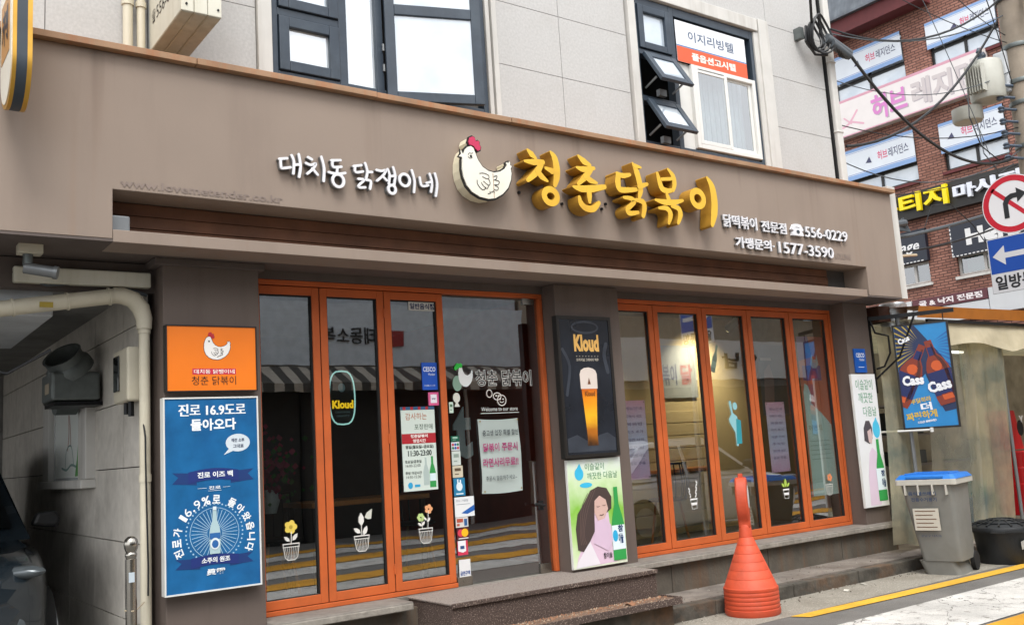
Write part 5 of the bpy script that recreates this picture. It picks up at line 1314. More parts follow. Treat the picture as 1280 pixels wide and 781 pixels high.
# ================================================================ inside the restaurant
def table(x, y, w_, d, lab):
    t = thing('dining_table', lab, 'table', (x, y, .446), 0)
    g = G(); g.box(-w_ / 2, w_ / 2, -d / 2, d / 2, .70, .74); g.build('table_top', 'table_wood', parent=t, bevel=.006)
    for sx in (-1, 1):
        for sy in (-1, 1):
            g = G(); a, b = sx * (w_ / 2 - .05), sy * (d / 2 - .05); g.box(a - .02, a + .02, b - .02, b + .02, 0, .70); g.build('leg', 'dark_metal', parent=t)
    return t
table(3.75, .85, 1.1, .6, 'wooden dining table seen through the left panes')
table(8.0, 1.25, .9, .55, 'wooden dining table seen through the right panes')
def chair(x, y, rz, lab, m='black_plastic'):
    c = thing('dining_chair', lab, 'chair', (x, y, .446), rz)
    g = G(); g.disc(0, 0, .2, .2); g.v = [(v[0], v[2], .45) for v in g.v]; n = len(g.v)
    g = G(); g.lathe([(.20, .43), (.21, .445), (.19, .46)], n=20); g.build('seat', m, parent=c, smooth=True)
    g = G()
    for k in range(7):
        a = R(30 + k * 20); g.tube([(.2 * math.cos(a), .2 * math.sin(a), .45), (.24 * math.cos(a), .24 * math.sin(a), .62), (.22 * math.cos(a), .22 * math.sin(a), .82)], .007, 6)
    g.tube([(.22 * math.cos(R(30 + k * 10)), .22 * math.sin(R(30 + k * 10)), .82) for k in range(13)], .012, 6)
    g.build('backrest', 'dark_metal', parent=c)
    for k in range(4):
        a = R(45 + 90 * k); g = G(); g.cyl((.13 * math.cos(a), .13 * math.sin(a), .43), (.21 * math.cos(a), .21 * math.sin(a), 0), .013, 8); g.build('leg', 'table_wood', parent=c)
chair(7.35, .75, 200, 'dark round chair with wire back inside the right windows')
chair(4.55, 1.3, 40, 'dark round chair beside the table in the left window')
chair(3.1, 1.1, 0, 'dark round chair behind the leftmost pane')
r = sheet('menu_board', 'white menu board on the cream wall inside the right windows', 'board', 7.9, 2.0, .62, .62, '8a8e90', y=1.27)
ink(r, 'lettering', '8a5a5c', lambda g, y: g.text('닭', .35, .15, .55, .4, y, bold=.03)); ink(r, 'lettering', '303a60', lambda g, y: g.text('볶이', .05, .15, .28, .4, y, bold=.02))
r = sheet('wall_poster', 'dark blue poster with a figure standing inside the fourth right pane', 'poster', 8.56, 1.72, .50, .80, '2a4558', y=.35)
ink(r, 'figure_print', '8a7478', lambda g, y: g.poly([(.04, .1), (.2, .08), (.24, .4), (.18, .58), (.08, .5)], y)); ink(r, 'cap', 'c4c4c4', lambda g, y: g.rect(.03, .62, .22, .65, y))
for i, (x, y, lab) in enumerate(((6.55, .65, 'black track spotlight lit near the middle pillar inside the window'), (8.55, .65, 'black track spotlight lit over the cream wall inside the window'))):
    s = thing('spotlight', lab, 'lamp', (x, y, 2.95))
    g = G(); g.cyl((0, 0, 0), (0, 0, -.12), .012, 8); g.build('stem', 'dark_metal', parent=s)
    g = G(); g.cyl((0, -.06, -.12), (0, .09, -.20), .05, 16); g.build('lamp_head', 'dark_metal', parent=s, smooth=True)
    g = G(); g.cyl((0, .088, -.20), (0, .094, -.203), .042, 16); g.build('bulb', 'warm_lamp', parent=s)
    l = bpy.data.lights.new('spot', 'SPOT'); l.energy = 70; l.color = (1, .80, .55); l.spot_size = R(110); l.spot_blend = .8; l.shadow_soft_size = .04
    lo = bpy.data.objects.new('light', l); COL.objects.link(lo); lo.parent = s; lo.location = (0, .11, -.21); lo.rotation_euler = Vector((0, -.80, .9)).to_track_quat('Z', 'Y').to_euler()
# flowers in the left window
fl = thing('flower_arrangement', 'pink artificial flowers with green leaves behind the leftmost pane', 'flowers', (3.15, 1.3, 1.1))
g = G(); h = G()
for i in range(220):
    p = Vector((random.gauss(0, .14), random.gauss(0, .1), .35 + random.gauss(0, .15))); s_ = random.uniform(.015, .035); d = Vector((random.random() - .5, -1, random.random() - .5)).normalized() 
    u = d.cross(Vector((0, 0, 1))).normalized() * s_; v = u.cross(d)
    (g if i % 3 else h).add([p - u, p - v, p + u, p + v], [(0, 1, 2, 3)])
g.build('bloom', 'pink_flower', parent=fl); h.build('leaf', 'leaf_green', parent=fl)
g = G(); g.lathe([(.05, 0), (.08, .1), (.06, .2)], n=16); g.build('vase', 'white_pvc', parent=fl)

# ================================================================ garage at the left
DP = thing('drain_pipe', 'cream plastic drain pipe with an elbow running down the left pillar', 'pipe', (1.755, -.05, 0))
g = G(); g.cyl((0, 0, 0), (0, 0, 2.50), .036, 16)
for z in (.35, 1.45, 2.45): g.cyl((0, 0, z), (0, 0, z + .05), .041, 16)
g.build('riser', 'cream_pipe', parent=DP, smooth=True)
pth = [(0, 0, 2.48), (0, 0, 2.55), (-.02, .0, 2.62), (-.07, .0, 2.68), (-.14, .0, 2.705), (-.20, 0, 2.705)]
g = G(); g.tube(pth, [.05, .055, .06, .06, .058, .055], 14); g.build('elbow', 'cream_pipe', parent=DP, smooth=True)
g = G(); g.cyl((-.18, 0, 2.703), (-1.3, 0, 2.52), .052, 16)
for x in (-.22, -.48, -.80): g.cyl((x, 0, 2.703 + (x + .18) * .163), (x - .012, 0, 2.701 + (x + .18) * .163), .060, 16)
g.build('runner', 'cream_pipe', parent=DP, smooth=True)
g = G(); g.box(-.66, -.58, -.056, -.05, 2.60, 2.635); g.build('sticker', flat('a08a28'), parent=DP)
BO = thing('steel_bollard', 'thin stainless steel bollard with a ball top beside the drain pipe', 'bollard', (1.60, -.30, 0))
g = G(); g.cyl((0, 0, 0), (0, 0, .98), .034, 20); g.build('post', 'steel', parent=BO, smooth=True)
g = G(); g.lathe([(.030, .98), (.036, 1.0), (.036, 1.01), (.03, 1.02), (.040, 1.045), (.044, 1.07), (.038, 1.10), (.02, 1.118), (.001, 1.122)], n=20); g.build('ball_cap', 'steel', parent=BO, smooth=True)
g = G(); g.box(-.022, .012, -.037, -.030, .84, .90); g.build('tag', flat('b9c4cc'), parent=BO)
g = G(); g.tube([(-.04, 0, .67), (0, -.038, .665), (.04, 0, .67), (.13, .2, .68)], .004, 6); g.build('tie', 'beige_cable', parent=BO)
CB = thing('exhaust_fan', 'grey sheet metal exhaust fan with a wide open duct mouth on the garage wall', 'fan', (1.42, 1.2, 2.12))
g = G(); g.box(-.02, .33, .0, .42, -.02, .20); g.build('housing', 'galv', parent=CB, bevel=.02)
g = G(); g.lathe([(.23, .20), (.22, .28), (.185, .32), (.185, .40), (.195, .405), (.17, .40), (.165, .25)], c=(.08, .12, 0), n=28, cap=False); g.v = [tuple(Vector((.15, .15, .22)) + Matrix.Rotation(R(-42), 3, Vector((-.6, .8, 0))) @ (Vector((v[0] - .08, v[1] - .12, v[2] - .2)) * .78)) for v in g.v]; g.build('duct_mouth', 'galv', parent=CB, smooth=True)
g = G(); g.lathe([(.30, 0), (.30, .16)], n=24); g.v = [(v[2] + .1, v[1] * .6 + .55, v[0] * .6 + .08) for v in g.v]; g.build('scroll_casing', 'galv', parent=CB, smooth=True)
g = G(); g.box(-.023, -.021, .1, .26, .04, .12); g.build('plate', flat('a89c88'), parent=CB)
g = G(); g.box(.0, .35, .02, .4, -.06, -.03); g.build('bracket', 'dark_metal', parent=CB)
MB_ = thing('gas_meter_box', 'cream boxed meter hanging on the garage wall beside the drain pipe', 'meter', (1.66, .12, 2.0))
g = G(); g.box(0, .11, -.10, .28, 0, .37); g.build('casing', 'cream_pipe', parent=MB_, bevel=.015)
g = G(); g.box(-.012, -.001, .10, .24, .08, .33); g.build('window', 'car_glass', parent=MB_, bevel=.006)
g = G(); g.cyl((.05, 0, 0), (.05, 0, -.10), .02, 10); g.cyl((.05, .12, 0), (.05, .12, -.08), .02, 10); g.build('pipe_stub', 'dark_metal', parent=MB_)
g = G(); g.tube([(1.74, -.02, 2.35), (1.73, -.03, 2.0), (1.745, -.10, 1.75), (1.74, -.12, 1.6), (1.75, -.10, 1.3), (1.755, -.11, .9), (1.75, -.12, .72)], .006, 6)
o = g.build('black_cable', 'cable'); tag(o, 'thin black cable hanging down the cream drain pipe', 'cable')
g = G()
for k in range(5):
    rr = .16 + .02 * k
    g.tube([(1.77, 2.0 + rr * .6 * math.cos(a), 2.05 + rr * 1.3 * math.sin(a)) for a in [i * math.pi / 8 for i in range(17)]], .012, 6)
o = g.build('cable_coil', 'cable'); tag(o, 'coil of black cable hanging on the garage wall by the fan', 'cable')
FR = board('frosted_drawing', 'frosted picture with faint coloured sketch in the garage window', 'picture', (1.745, 2.95, 1.5), 1.1, .68, .004, flat('e2e8e4', .3), 'film', rz=-90)
ink(FR, 'sketch', '7a9a94', lambda g, y: (g.stroke([(.3, .1), (.5, .08), (.7, .12), (.9, .1)], .02, y), g.stroke([(.45, .1), (.5, .25), (.7, .28), (.8, .12)], .015, y - .0003)))
ink(FR, 'sketch', 'a06050', lambda g, y: (g.stroke([(.55, .25), (.6, .4), (.58, .55)], .02, y), g.stroke([(.68, .28), (.66, .42), (.62, .55)], .015, y - .0003)))
ink(FR, 'sketch', '5a9a50', lambda g, y: g.poly([(.85, .02), (1.06, .02), (1.06, .2), (.98, .32), (.92, .15)], y))
CC = thing('security_camera', 'grey security camera on a cream box under the brown band at the far left', 'camera', (1.0, -.33, 2.85))
g = G(); g.box(-.07, .07, -.05, .05, .04, .12); g.build('mount_box', 'cream_pipe', parent=CC, bevel=.006)
g = G(); g.cyl((-.01, 0, .04), (-.01, 0, -.03), .03, 12); g.cyl((0, 0, -.02), (.04, 0, -.05), .018, 10); g.build('arm', 'galv', parent=CC, smooth=True)
g = G(); g.cyl((-.03, .0, -.045), (.13, -.05, -.075), .036, 16); g.cyl((.128, -.049, -.0745), (.15, -.057, -.079), .042, 16); g.build('barrel', 'grey_metal', parent=CC, smooth=True)
g = G(); g.tube([(.95, -.02, 2.84), (1.15, -.03, 2.76), (1.4, -.03, 2.79), (1.6, -.03, 2.77), (1.78, -.03, 2.72)], .012, 8); o = g.build('grey_cable', 'cable_grey'); tag(o, 'grey cable slung under the brown band above the drain pipe', 'cable')
g = G(); g.tube([(-.2, .2, 2.5), (.5, .2, 2.3), (.95, .15, 2.2), (1.2, .1, 2.35)], .010, 6); o = g.build('black_cable', 'cable'); tag(o, 'black cable drooping across the garage towards the fan', 'cable')

def car(name, label, body, L, Wd, Hh, suv=False):
    """car along local +X (nose at +X), origin on the ground below its middle"""
    c = thing(name, label, 'car')
    hl = L / 2; hw = Wd / 2; b = .60 * Hh if suv else .64 * Hh; gc = .2 if suv else .15
    n = 17
    stations = []
    for i in range(n):
        u = -1 + 2 * i / (n - 1); x = u * hl
        wd = hw * (1 - .22 * max(0, abs(u) - .6) ** 1.5 / .25)
        top = b - (.05 if u < 0 else (.10 if suv else .16)) * max(0, abs(u) - .35) / .65 - (.10 if abs(u) == 1 else 0)
        bot = gc + (.12 if abs(u) > .93 else 0)
        stations.append((x, wd, bot, top))
    g = G(); vs = []; m = 12
    for x, wd, bot, top in stations:
        pr = [(-.94, bot), (-1, bot + .12), (-1.0, (bot + top) / 2 + .05), (-.97, top - .08), (-.88, top - .01), (-.5, top + .015), (.5, top + .015), (.88, top - .01), (.97, top - .08), (1.0, (bot + top) / 2 + .05), (1, bot + .12), (.94, bot)]
        vs += [(x, p[0] * wd, p[1]) for p in pr]
    fs = [(i * m + k, i * m + (k + 1) % m, (i + 1) * m + (k + 1) % m, (i + 1) * m + k) for i in range(n - 1) for k in range(m)]
    fs += [tuple(range(m))[::-1], tuple((n - 1) * m + k for k in range(m))]
    g.add(vs, fs); bo = g.build('body', body, parent=c, smooth=True)
    sub = bo.modifiers.new('s', 'SUBSURF'); sub.levels = 1; sub.render_levels = 1
    # greenhouse
    if suv: P = [(-hl * .94, b - .03), (-hl * .80, Hh - .08), (-hl * .5, Hh), (hl * .05, Hh), (hl * .16, Hh - .05), (hl * .46, b - .03)]
    else: P = [(-hl * .78, b - .05), (-hl * .50, Hh - .09), (-hl * .28, Hh), (hl * .04, Hh), (hl * .14, Hh - .06), (hl * .46, b - .05)]
    def ring_(k, wk): return [(x, s * (hw * (.93 if z < b else .72) * wk), z) for s in (-1, 1) for x, z in P]
    g = G(); v = ring_(0, 1); q = len(P)
    g.add(v, [tuple(range(q)), tuple(range(2 * q - 1, q - 1, -1))] + [(i, i + 1, q + i + 1, q + i) for i in range(q - 1)])
    g.build('cabin', body, parent=c, bevel=.03, smooth=True)
    def lerp(a, b_, t): return a + (b_ - a) * t
    cxm = sum(p[0] for p in P) / q; czm = (b + Hh) / 2
    for s in (-1, 1):
        g = G()
        for (ta, tb) in ((0, .46), (.50, 1)):
            zb, zt = b + .02, Hh - .09
            def xl(z): return lerp(P[0][0], P[1][0], (z - P[0][1]) / (P[1][1] - P[0][1])) + .12
            def xr(z): return lerp(P[5][0], P[4][0], (z - P[5][1]) / (P[4][1] - P[5][1])) - .10
            def yy(z): return s * (lerp(.93, .72, min(1, max(0, (z - b + .03) / (Hh - b)))) * hw + .012)
            g.add([(lerp(xl(zb), xr(zb), ta), yy(zb), zb), (lerp(xl(zb), xr(zb), tb), yy(zb), zb), (lerp(xl(zt), xr(zt), tb), yy(zt), zt), (lerp(xl(zt), xr(zt), ta), yy(zt), zt)], [(0, 1, 2, 3)])
        g.build('side_window', 'car_glass', parent=c)
        g = G(); xm = hl * .33; g.prism([(s * (hw - .02), b + .06), (s * (hw + .17), b + .03), (s * (hw + .20), b + .10), (s * (hw + .16), b + .17), (s * (hw + .02), b + .16)], xm - .05, xm + .06, 'x')
        g.build('wing_mirror', 'black_plastic', parent=c, bevel=.025)
    g = G(); e = .015
    g.add([(P[5][0] - .08 + e, -hw * .80, P[5][1] + .09), (P[5][0] - .08 + e, hw * .80, P[5][1] + .09), (P[4][0] + .03 + e, hw * .64, P[4][1] - .01), (P[4][0] + .03 + e, -hw * .64, P[4][1] - .01)], [(0, 1, 2, 3)])
    g.v = [(v_[0] + .03, v_[1], v_[2] + .012) for v_ in g.v]
    g.build('windscreen', 'car_glass', parent=c)
    g = G(); g.add([(P[0][0] + .05, -hw * .78, b + .05), (P[0][0] + .05, hw * .78, b + .05), (P[1][0] - .02, hw * .66, Hh - .10), (P[1][0] - .02, -hw * .66, Hh - .10)], [(0, 1, 2, 3)])
    g.v = [(v_[0] - .03, v_[1], v_[2] + .012) for v_ in g.v]; g.build('rear_window', 'car_glass', parent=c)
    for sx in (-1, 1):
        for s in (-1, 1):
            g = G(); rr = .35 if suv else .33; x = sx * hl * .62
            prof = [(rr * .6, -.10), (rr, -.09), (rr, .09), (rr * .6, .10)]
            g.lathe(prof, n=28); g.v = [(v_[0] + x, v_[2] + s * (hw - .09), v_[1] + rr) for v_ in g.v]; w_ = g.build('wheel', 'tyre', parent=c, smooth=True)
            h = G(); h.lathe([(rr * .62, -.005), (rr * .62, .012), (rr * .12, .02)], n=28); h.v = [(v_[0] + x, s * (v_[2] + .02 + hw), v_[1] + rr) for v_ in h.v]
            h.build('rim', 'grey_metal', parent=w_, smooth=True)
    def blob(x, y, z, rx, ry, rz, yaw=0):
        g = G(); n1, n2 = 16, 8; vs = []
        for j in range(n2 + 1):
            for i in range(n1):
                a = 2 * math.pi * i / n1; ph = math.pi * j / n2
                px_, py_ = rx * math.sin(ph) * math.cos(a), ry * math.sin(ph) * math.sin(a)
                vs.append((x + px_ * math.cos(yaw) - py_ * math.sin(yaw), y + px_ * math.sin(yaw) + py_ * math.cos(yaw), z + rz * math.cos(ph)))
        g.add(vs, [(j * n1 + i, j * n1 + (i + 1) % n1, (j + 1) * n1 + (i + 1) % n1, (j + 1) * n1 + i) for j in range(n2) for i in range(n1)])
        return g
    for s in (-1, 1):
        blob(hl * .93, s * hw * .70, b - .19, .07, .15, .045, -s * .55).build('headlight', 'lamp_clear', parent=c, smooth=True)
        g = G(); g.add([(-hl * .985, s * hw * .5, b - .22), (-hl * .90, s * hw * .88, b - .22), (-hl * .88, s * hw * .9, b - .12), (-hl * .97, s * hw * .5, b - .12)], [(0, 1, 2, 3)])
        g.v = [(v_[0] - .03, v_[1] + s * .03, v_[2]) for v_ in g.v]; g.build('tail_light', flat('8a1018'), parent=c)
        g = G(); g.lathe([(.001, .0), (.045, -.01), (.05, -.03)], n=14); g.v = [(hl * .945 + .045 + v_[2], s * hw * .66 + v_[0], .42 + v_[1] + (.12 if suv else 0)) for v_ in g.v]; g.build('fog_lamp', 'lamp_clear', parent=c, smooth=True)
    g = G(); g.box(hl - .012, hl + .012, -hw * .5, hw * .5, .34, .42); g.build('grille', 'black_plastic', parent=c)
    g = G(); g.box(hl + .005, hl + .02, -.26, .26, .45, .56); g.build('number_plate', flat('b9bcbc'), parent=c)
    return c
sv = car('parked_car', 'dark SUV parked nose out in the garage at the left edge', 'car_dark', 4.6, 1.88, 1.78, True)
sv.location = (.47, 2.75, .02); sv.rotation_euler = (0, 0, R(-90))
wc = car('white_car', 'white saloon car standing in the street opposite the right window', 'car_white', 4.8, 1.85, 1.50)
wc.location = (11.4, -4.75, .01); wc.rotation_euler = (0, 0, 0)

# ================================================================ street objects in front
CN = thing('orange_cone_post', 'orange ringed cone post with an upright disc head at the kerb', 'cone', (6.50, -1.03, 0))
pr = [(.0, 0), (.225, .0), (.235, .02), (.235, .055)]
for k in range(5):
    z = .06 + k * .035; pr += [(.228, z), (.233, z + .010), (.231, z + .030)]
pr += [(.225, .235)]
r0 = .228
for k in range(6):
    z = .24 + k * .068; ra = .222 - .0275 * k; rb = ra - .0262
    pr += [(ra, z), (rb, z + .064), (rb - .003, z + .066)]
pr += [(.058, .65), (.056, .66), (.052, .74), (.046, .75), (.0, .75)]
g = G(); g.lathe(pr, n=40, cap=False); g.build('cone_body', 'cone_orange', parent=CN, smooth=True)
g = G()
hd = [(-.042, .72), (-.044, .78)] + [(-(.115 * math.cos(t_)), .965 + .19 * math.sin(t_)) for t_ in [R(-50 + 10 * q_) for q_ in range(14)]] + [(.115 * math.cos(t_), .965 + .19 * math.sin(t_)) for t_ in [R(80 - 10 * q_) for q_ in range(14)]] + [(.044, .78), (.042, .72)]
g.prism(hd, -.05, .05, 'x'); g.build('disc_head', 'cone_orange', parent=CN, bevel=.016, smooth=True).rotation_euler = (0, 0, R(-53))
g = G(); g.prism([(-.02, 1.15), (.03, 1.15), (.03, 1.18), (-.02, 1.185)], -.02, .02, 'x'); g.build('top_tab', 'cone_orange', parent=CN, bevel=.005).rotation_euler = (0, 0, R(-53))
g = G(); a = [(.052, .10 * math.cos(t) , .985 + .10 * math.sin(t)) for t in [i * .52 for i in range(12)]]
g.add(a, [tuple(range(12))]); g.build('disc_sticker', flat('d8d8d8'), parent=CN).rotation_euler = (0, 0, R(-53))
g = G(); g.poly([(0, .0), (.03, .03), (.045, .14), (.025, .16), (.03, .28), (.05, .33), (.02, .42), (.0, .45)], 0, .004)
o = g.build('torn_tape', flat('dcdcdc'), parent=CN); o.location = (.035, -.02, .66); o.rotation_euler = (0, 0, R(20))

BN = thing('wheeled_bin', 'grey tapered wheeled refuse bin with a blue lid', 'bin', (9.38, -1.10, 0), -76)
def frustum(g, z0, z1, w0, d0, w1, d1, r=.06, n=5, y0=0, y1=0, x0=0):
    def rr(w_, d, z, yo):
        p = []
        for cx, cy, a0 in ((w_ / 2 - r, d / 2 - r, 0), (-w_ / 2 + r, d / 2 - r, 90), (-w_ / 2 + r, -d / 2 + r, 180), (w_ / 2 - r, -d / 2 + r, 270)):
            for k in range(n): a = R(a0 + 90 * k / (n - 1)); p.append((cx + r * math.cos(a), cy + r * math.sin(a) + yo, z))
        return p
    A, B_ = rr(w0, d0, z0, y0), rr(w1, d1, z1, y1); m = len(A); A = [(p[0] + x0, p[1], p[2]) for p in A]
    g.add(A + B_, [(i, (i + 1) % m, m + (i + 1) % m, m + i) for i in range(m)] + [tuple(range(m))[::-1], tuple(range(m, 2 * m))])
g = G(); frustum(g, .0, .14, .36, .42, .37, .44, x0=.05); frustum(g, .141, .92, .39, .46, .52, .58, .05, x0=.055); g.build('body', 'bin_grey', parent=BN, smooth=True)
g = G(); frustum(g, .90, .955, .60, .64, .60, .64, .04); 
for x in (-.2, -.07, .07, .2): g.box(x - .008, x + .008, -.33, -.27, .80, .90)
g.build('rim', 'bin_rim', parent=BN, bevel=.004)
g = G(); frustum(g, .957, 1.0, .61, .62, .54, .54, .05); g.box(-.18, .18, -.315, -.24, .965, .985); lid = g.build('lid', 'bin_blue', parent=BN, smooth=True)
g = G(); g.box(-.22, .22, -.22, -.18, .995, 1.015); g.box(-.22, .22, .08, .12, .995, 1.015); g.box(-.22, -.18, -.18, .08, .995, 1.012); g.box(.18, .22, -.18, .08, .995, 1.012); g.build('lid_rib', 'bin_blue', parent=lid, bevel=.004)
for s in (-1, 1):
    g = G(); g.lathe([(.05, -.025), (.095, -.022), (.095, .022), (.05, .025)], n=20); g.v = [(v[2] + s * .24, v[0] + .23, v[1] + .1) for v in g.v]; g.build('wheel', 'tyre', parent=BN, smooth=True)
g = G(); g.cyl((-.25, .33, .93), (.25, .33, .93), .015, 8); g.build('handle', 'bin_grey', parent=BN)
g = G(); g.box(-.15, .10, 0, .002, .42, .64); o = g.build('paper_label', flat('c4c0b4'), parent=BN); o.location = (0, -.258, .03); o.rotation_euler = (R(4.5), 0, 0)
g = G(); [g.rect(-.13, .45 + i * .04, .07 - .03 * (i % 2), .458 + i * .04, -.001) for i in range(5)]; o = g.build('lettering', flat('6a4a34'), parent=BN); o.location = (0, -.259, .03); o.rotation_euler = (R(4.5), 0, 0)
g = G(); g.text('음식물쓰레기', -.17, .775, .10, .815, 0, bold=.03); g.text('전용수거용기', -.15, .715, .10, .755, 0, bold=.02); g.text('강남구 대치동', -.10, .36, .10, .385, 0); o = g.build('lettering', flat('2c3f60'), parent=BN); o.location = (0, -.262, .025); o.rotation_euler = (R(4.5), 0, 0)
RB = thing('round_bin', 'low black ribbed plastic tub bin with a domed round lid at the right edge', 'bin', (10.32, -1.25, 0))
g = G(); g.lathe([(.0, 0), (.25, 0), (.26, .02), (.29, .33), (.30, .34)], n=32, cap=False); g.build('tub', 'bin_black', parent=RB, smooth=True)
g = G(); g.lathe([(.335, .335), (.34, .36), (.33, .385), (.28, .41), (.275, .402), (.22, .43), (.215, .422), (.15, .445), (.145, .437), (.08, .452), (.0, .455)], n=36, cap=False); g.build('lid', 'bin_black', parent=RB, smooth=True)
for k in range(16):
    a_ = 2 * math.pi * k / 16; g = G(); g.obox((.11 * math.cos(a_), .11 * math.sin(a_), .455), (.31 * math.cos(a_), .31 * math.sin(a_), .405), .018, .014); g.build('lid_rib', 'bin_black', parent=RB)
g = G()
for rr_, zz_ in ((.13, .452), (.24, .428)): g.tube([(rr_ * math.cos(R(q_ * 15)), rr_ * math.sin(R(q_ * 15)), zz_) for q_ in range(25)], .008, 5)
g.build('lid_ring', 'bin_black', parent=RB, smooth=True)
for k in range(2):
    a_ = R(200 + 180 * k); g = G(); g.obox((.33 * math.cos(a_ - .2), .33 * math.sin(a_ - .2), .345), (.33 * math.cos(a_ + .2), .33 * math.sin(a_ + .2), .345), .04, .02); g.build('clip', 'bin_black', parent=RB)
g = G(); g.poly([(-.05, .16), (.03, .17), (.04, .24), (.0, .26), (-.06, .24)], 0, .002); o = g.build('torn_label', flat('a9a9a4'), parent=RB); o.location = (-.10, -.268, 0); o.rotation_euler = (R(5), 0, R(-20))
BG = thing('rubbish_sack', 'crumpled grey brown sack lying between the bins', 'sack', (9.85, -1.0, 0))
g = G(); n1, n2 = 12, 8; vs = []
for j in range(n2 + 1):
    for i in range(n1):
        a = 2 * math.pi * i / n1; ph = math.pi * j / n2; q = 1 + .25 * math.sin(3 * a + 2 * j) * math.sin(ph)
        vs.append((.16 * math.sin(ph) * math.cos(a) * q, .13 * math.sin(ph) * math.sin(a) * q, .15 - .15 * math.cos(ph) + .02 * math.sin(5 * a)))
g.add(vs, [(j * n1 + i, j * n1 + (i + 1) % n1, (j + 1) * n1 + (i + 1) % n1, (j + 1) * n1 + i) for j in range(n2) for i in range(n1)]); g.build('sack', M('sack', '8a8272', rough=.6, var=.3, scale=10), parent=BG, smooth=True)

# ================================================================ the covered stall next door
M('crate_c2', '8a8780', rough=.8, var=.3, scale=3)
TS = thing('covered_stall', 'street stall tent with orange awning, cream valance and clear vinyl curtains', 'stall', (10.0, 0, 0))
g = G(); g.add([(.25, -.62, 2.74), (10.5, -.62, 2.86), (10.5, -.66, 2.99), (.25, -.66, 2.87), (.25, -.1, 2.92), (10.5, -.1, 3.04)], [(0, 1, 2, 3), (3, 2, 5, 4)])
g.build('awning', 'awning_orange', parent=TS)
g = G(); g.box(.2, 10.5, -.5, 2.6, 2.73, 2.735); g.build('inner_lining', 'vinyl_dirty', parent=TS)
g = G(); g.box(.5, 10.4, -.60, -.57, 2.70, 2.735); g.build('rail', 'dark_metal', parent=TS)
g = G(); vs = []; n = 110
for i in range(n + 1):
    u = i / n; x = .55 + u * 9.8
    sc = .06 * abs(math.sin(u * 17)) 
    for j in range(6):
        v = j / 5; vs.append((x, -.56 - .05 * v - .02 * math.sin(u * 60 + v * 2) * v, 2.70 - v * (.24 + .10 * (1 - abs(math.sin(u * 17))) )))
g.add(vs, [(i * 6 + j, (i + 1) * 6 + j, (i + 1) * 6 + j + 1, i * 6 + j + 1) for i in range(n) for j in range(5)]); g.build('valance', 'valance', parent=TS, smooth=True)
def curtain(x0, x1, xb0, xb1, zt, zb, m, y0=-.5, yb=-.5, folds=7, amp=.04, seed=0):
    g = G(); n, k = 44, 16; vs = []
    for i in range(n + 1):
        u = i / n
        for j in range(k + 1):
            v = j / k
            x = (x0 + (x1 - x0) * u) * (1 - v ** 1.6) + (xb0 + (xb1 - xb0) * u) * v ** 1.6
            y = (y0 * (1 - v) + yb * v) + amp * (math.sin(u * folds * 6.28 + seed + v * 1.5) + .5 * math.sin(u * folds * 11 + 2 * v + seed)) * (.4 + .6 * v)
            z = zt + (zb - zt) * v + .04 * math.sin(u * folds * 3 + seed) * v ** 3
            vs.append((x, y, z))
    g.add(vs, [(i * (k + 1) + j, (i + 1) * (k + 1) + j, (i + 1) * (k + 1) + j + 1, i * (k + 1) + j + 1) for i in range(n) for j in range(k)])
    return g.build('curtain', m, parent=TS, smooth=True)
curtain(-.02, .55, -.45, .18, 2.68, .19, 'vinyl_dirty', -.25, -.45, 1.2, .03, 1)
curtain(.5, 1.55, .14, 1.3, 2.52, .12, 'vinyl', -.5, -.55, 1.7, .02, 2)
curtain(1.2, 2.3, 1.15, 2.25, 2.5, .10, 'vinyl_dirty', -.52, -.45, 2.4, .04, 4)
g = G()
for x in (.12, 2.35, 5.3): g.cyl((x, -.45, 0), (x, -.45, 2.75), .022, 10)
g.build('post', 'grey_metal', parent=TS)
g = G()
g.box(0, 11.5, 2.6, 2.7, 0, 3.1); g.build('back_wall', 'crate_c2', parent=TS)
g = G(); g.box(0, 11.5, -.3, 2.6, .02, .03); g.build('floor', 'concrete', parent=TS)
for z in (.9, 1.35, 1.8):
    g = G(); g.box(.6, 5.2, 1.6, 2.1, z, z + .03); g.build('shelf', 'grey_metal', parent=TS)
M('crate_a', '8a8f92'); M('crate_b', 'a89c84'); M('crate_c', '4a5258'); M('crate_d', '7c5a38')
for i, (cc, m, lab) in enumerate((('grey', 'crate_a', 'upper shelf at its left end'), ('beige', 'crate_b', 'upper shelf near the yellowish curtain'), ('dark grey', 'crate_c', 'upper shelf at its right end'),
                                  ('brown', 'crate_d', 'lower shelf at its left end'), ('grey', 'crate_a', 'lower shelf near the yellowish curtain'), ('dark grey', 'crate_c', 'lower shelf at its right end'))):
    x = 10.9 + (i % 3) * 1.3; z = (1.38, .93)[i // 3]
    g = G(); g.box(-.35, .35, -.2, .2, 0, (.30, .22, .34, .28, .33, .2)[i]); o = g.build('storage_box', m, bevel=.01); o.location = (x, 1.85, z)
    tag(o, '%s storage box inside the stall on the %s' % (cc, lab), 'box', 'boxes on the stall shelves')
g = G(); g.cyl((1.8, .4, 2.62), (3.0, .4, 2.62), .018, 10); o = g.build('tube_lamp', flat('e8eef4', emit=2.2)); o.location = (10, 0, -.14); tag(o, 'white tube lamp under the roof of the stall', 'lamp')
RC = thing('red_stool_stack', 'stack of red plastic chairs with white print at the right edge', 'chair stack', (13.75, .25, .13))
for k in range(3):
    g = G(); frustum(g, .05 + k * .22, .27 + k * .22 + .22, .46, .46, .52, .52, .12); g.build('seat', 'red_plastic', parent=RC, smooth=True, bevel=.01)
g = G(); frustum(g, .95, 1.50, .54, .30, .60, .22, .10, y0=.1, y1=.15); g.build('backrest', 'red_plastic', parent=RC, smooth=True)
g = G(); g.disc(-.12, 1.25, .09, .11, y=-.19); g.build('hole', 'black_gap', parent=RC)
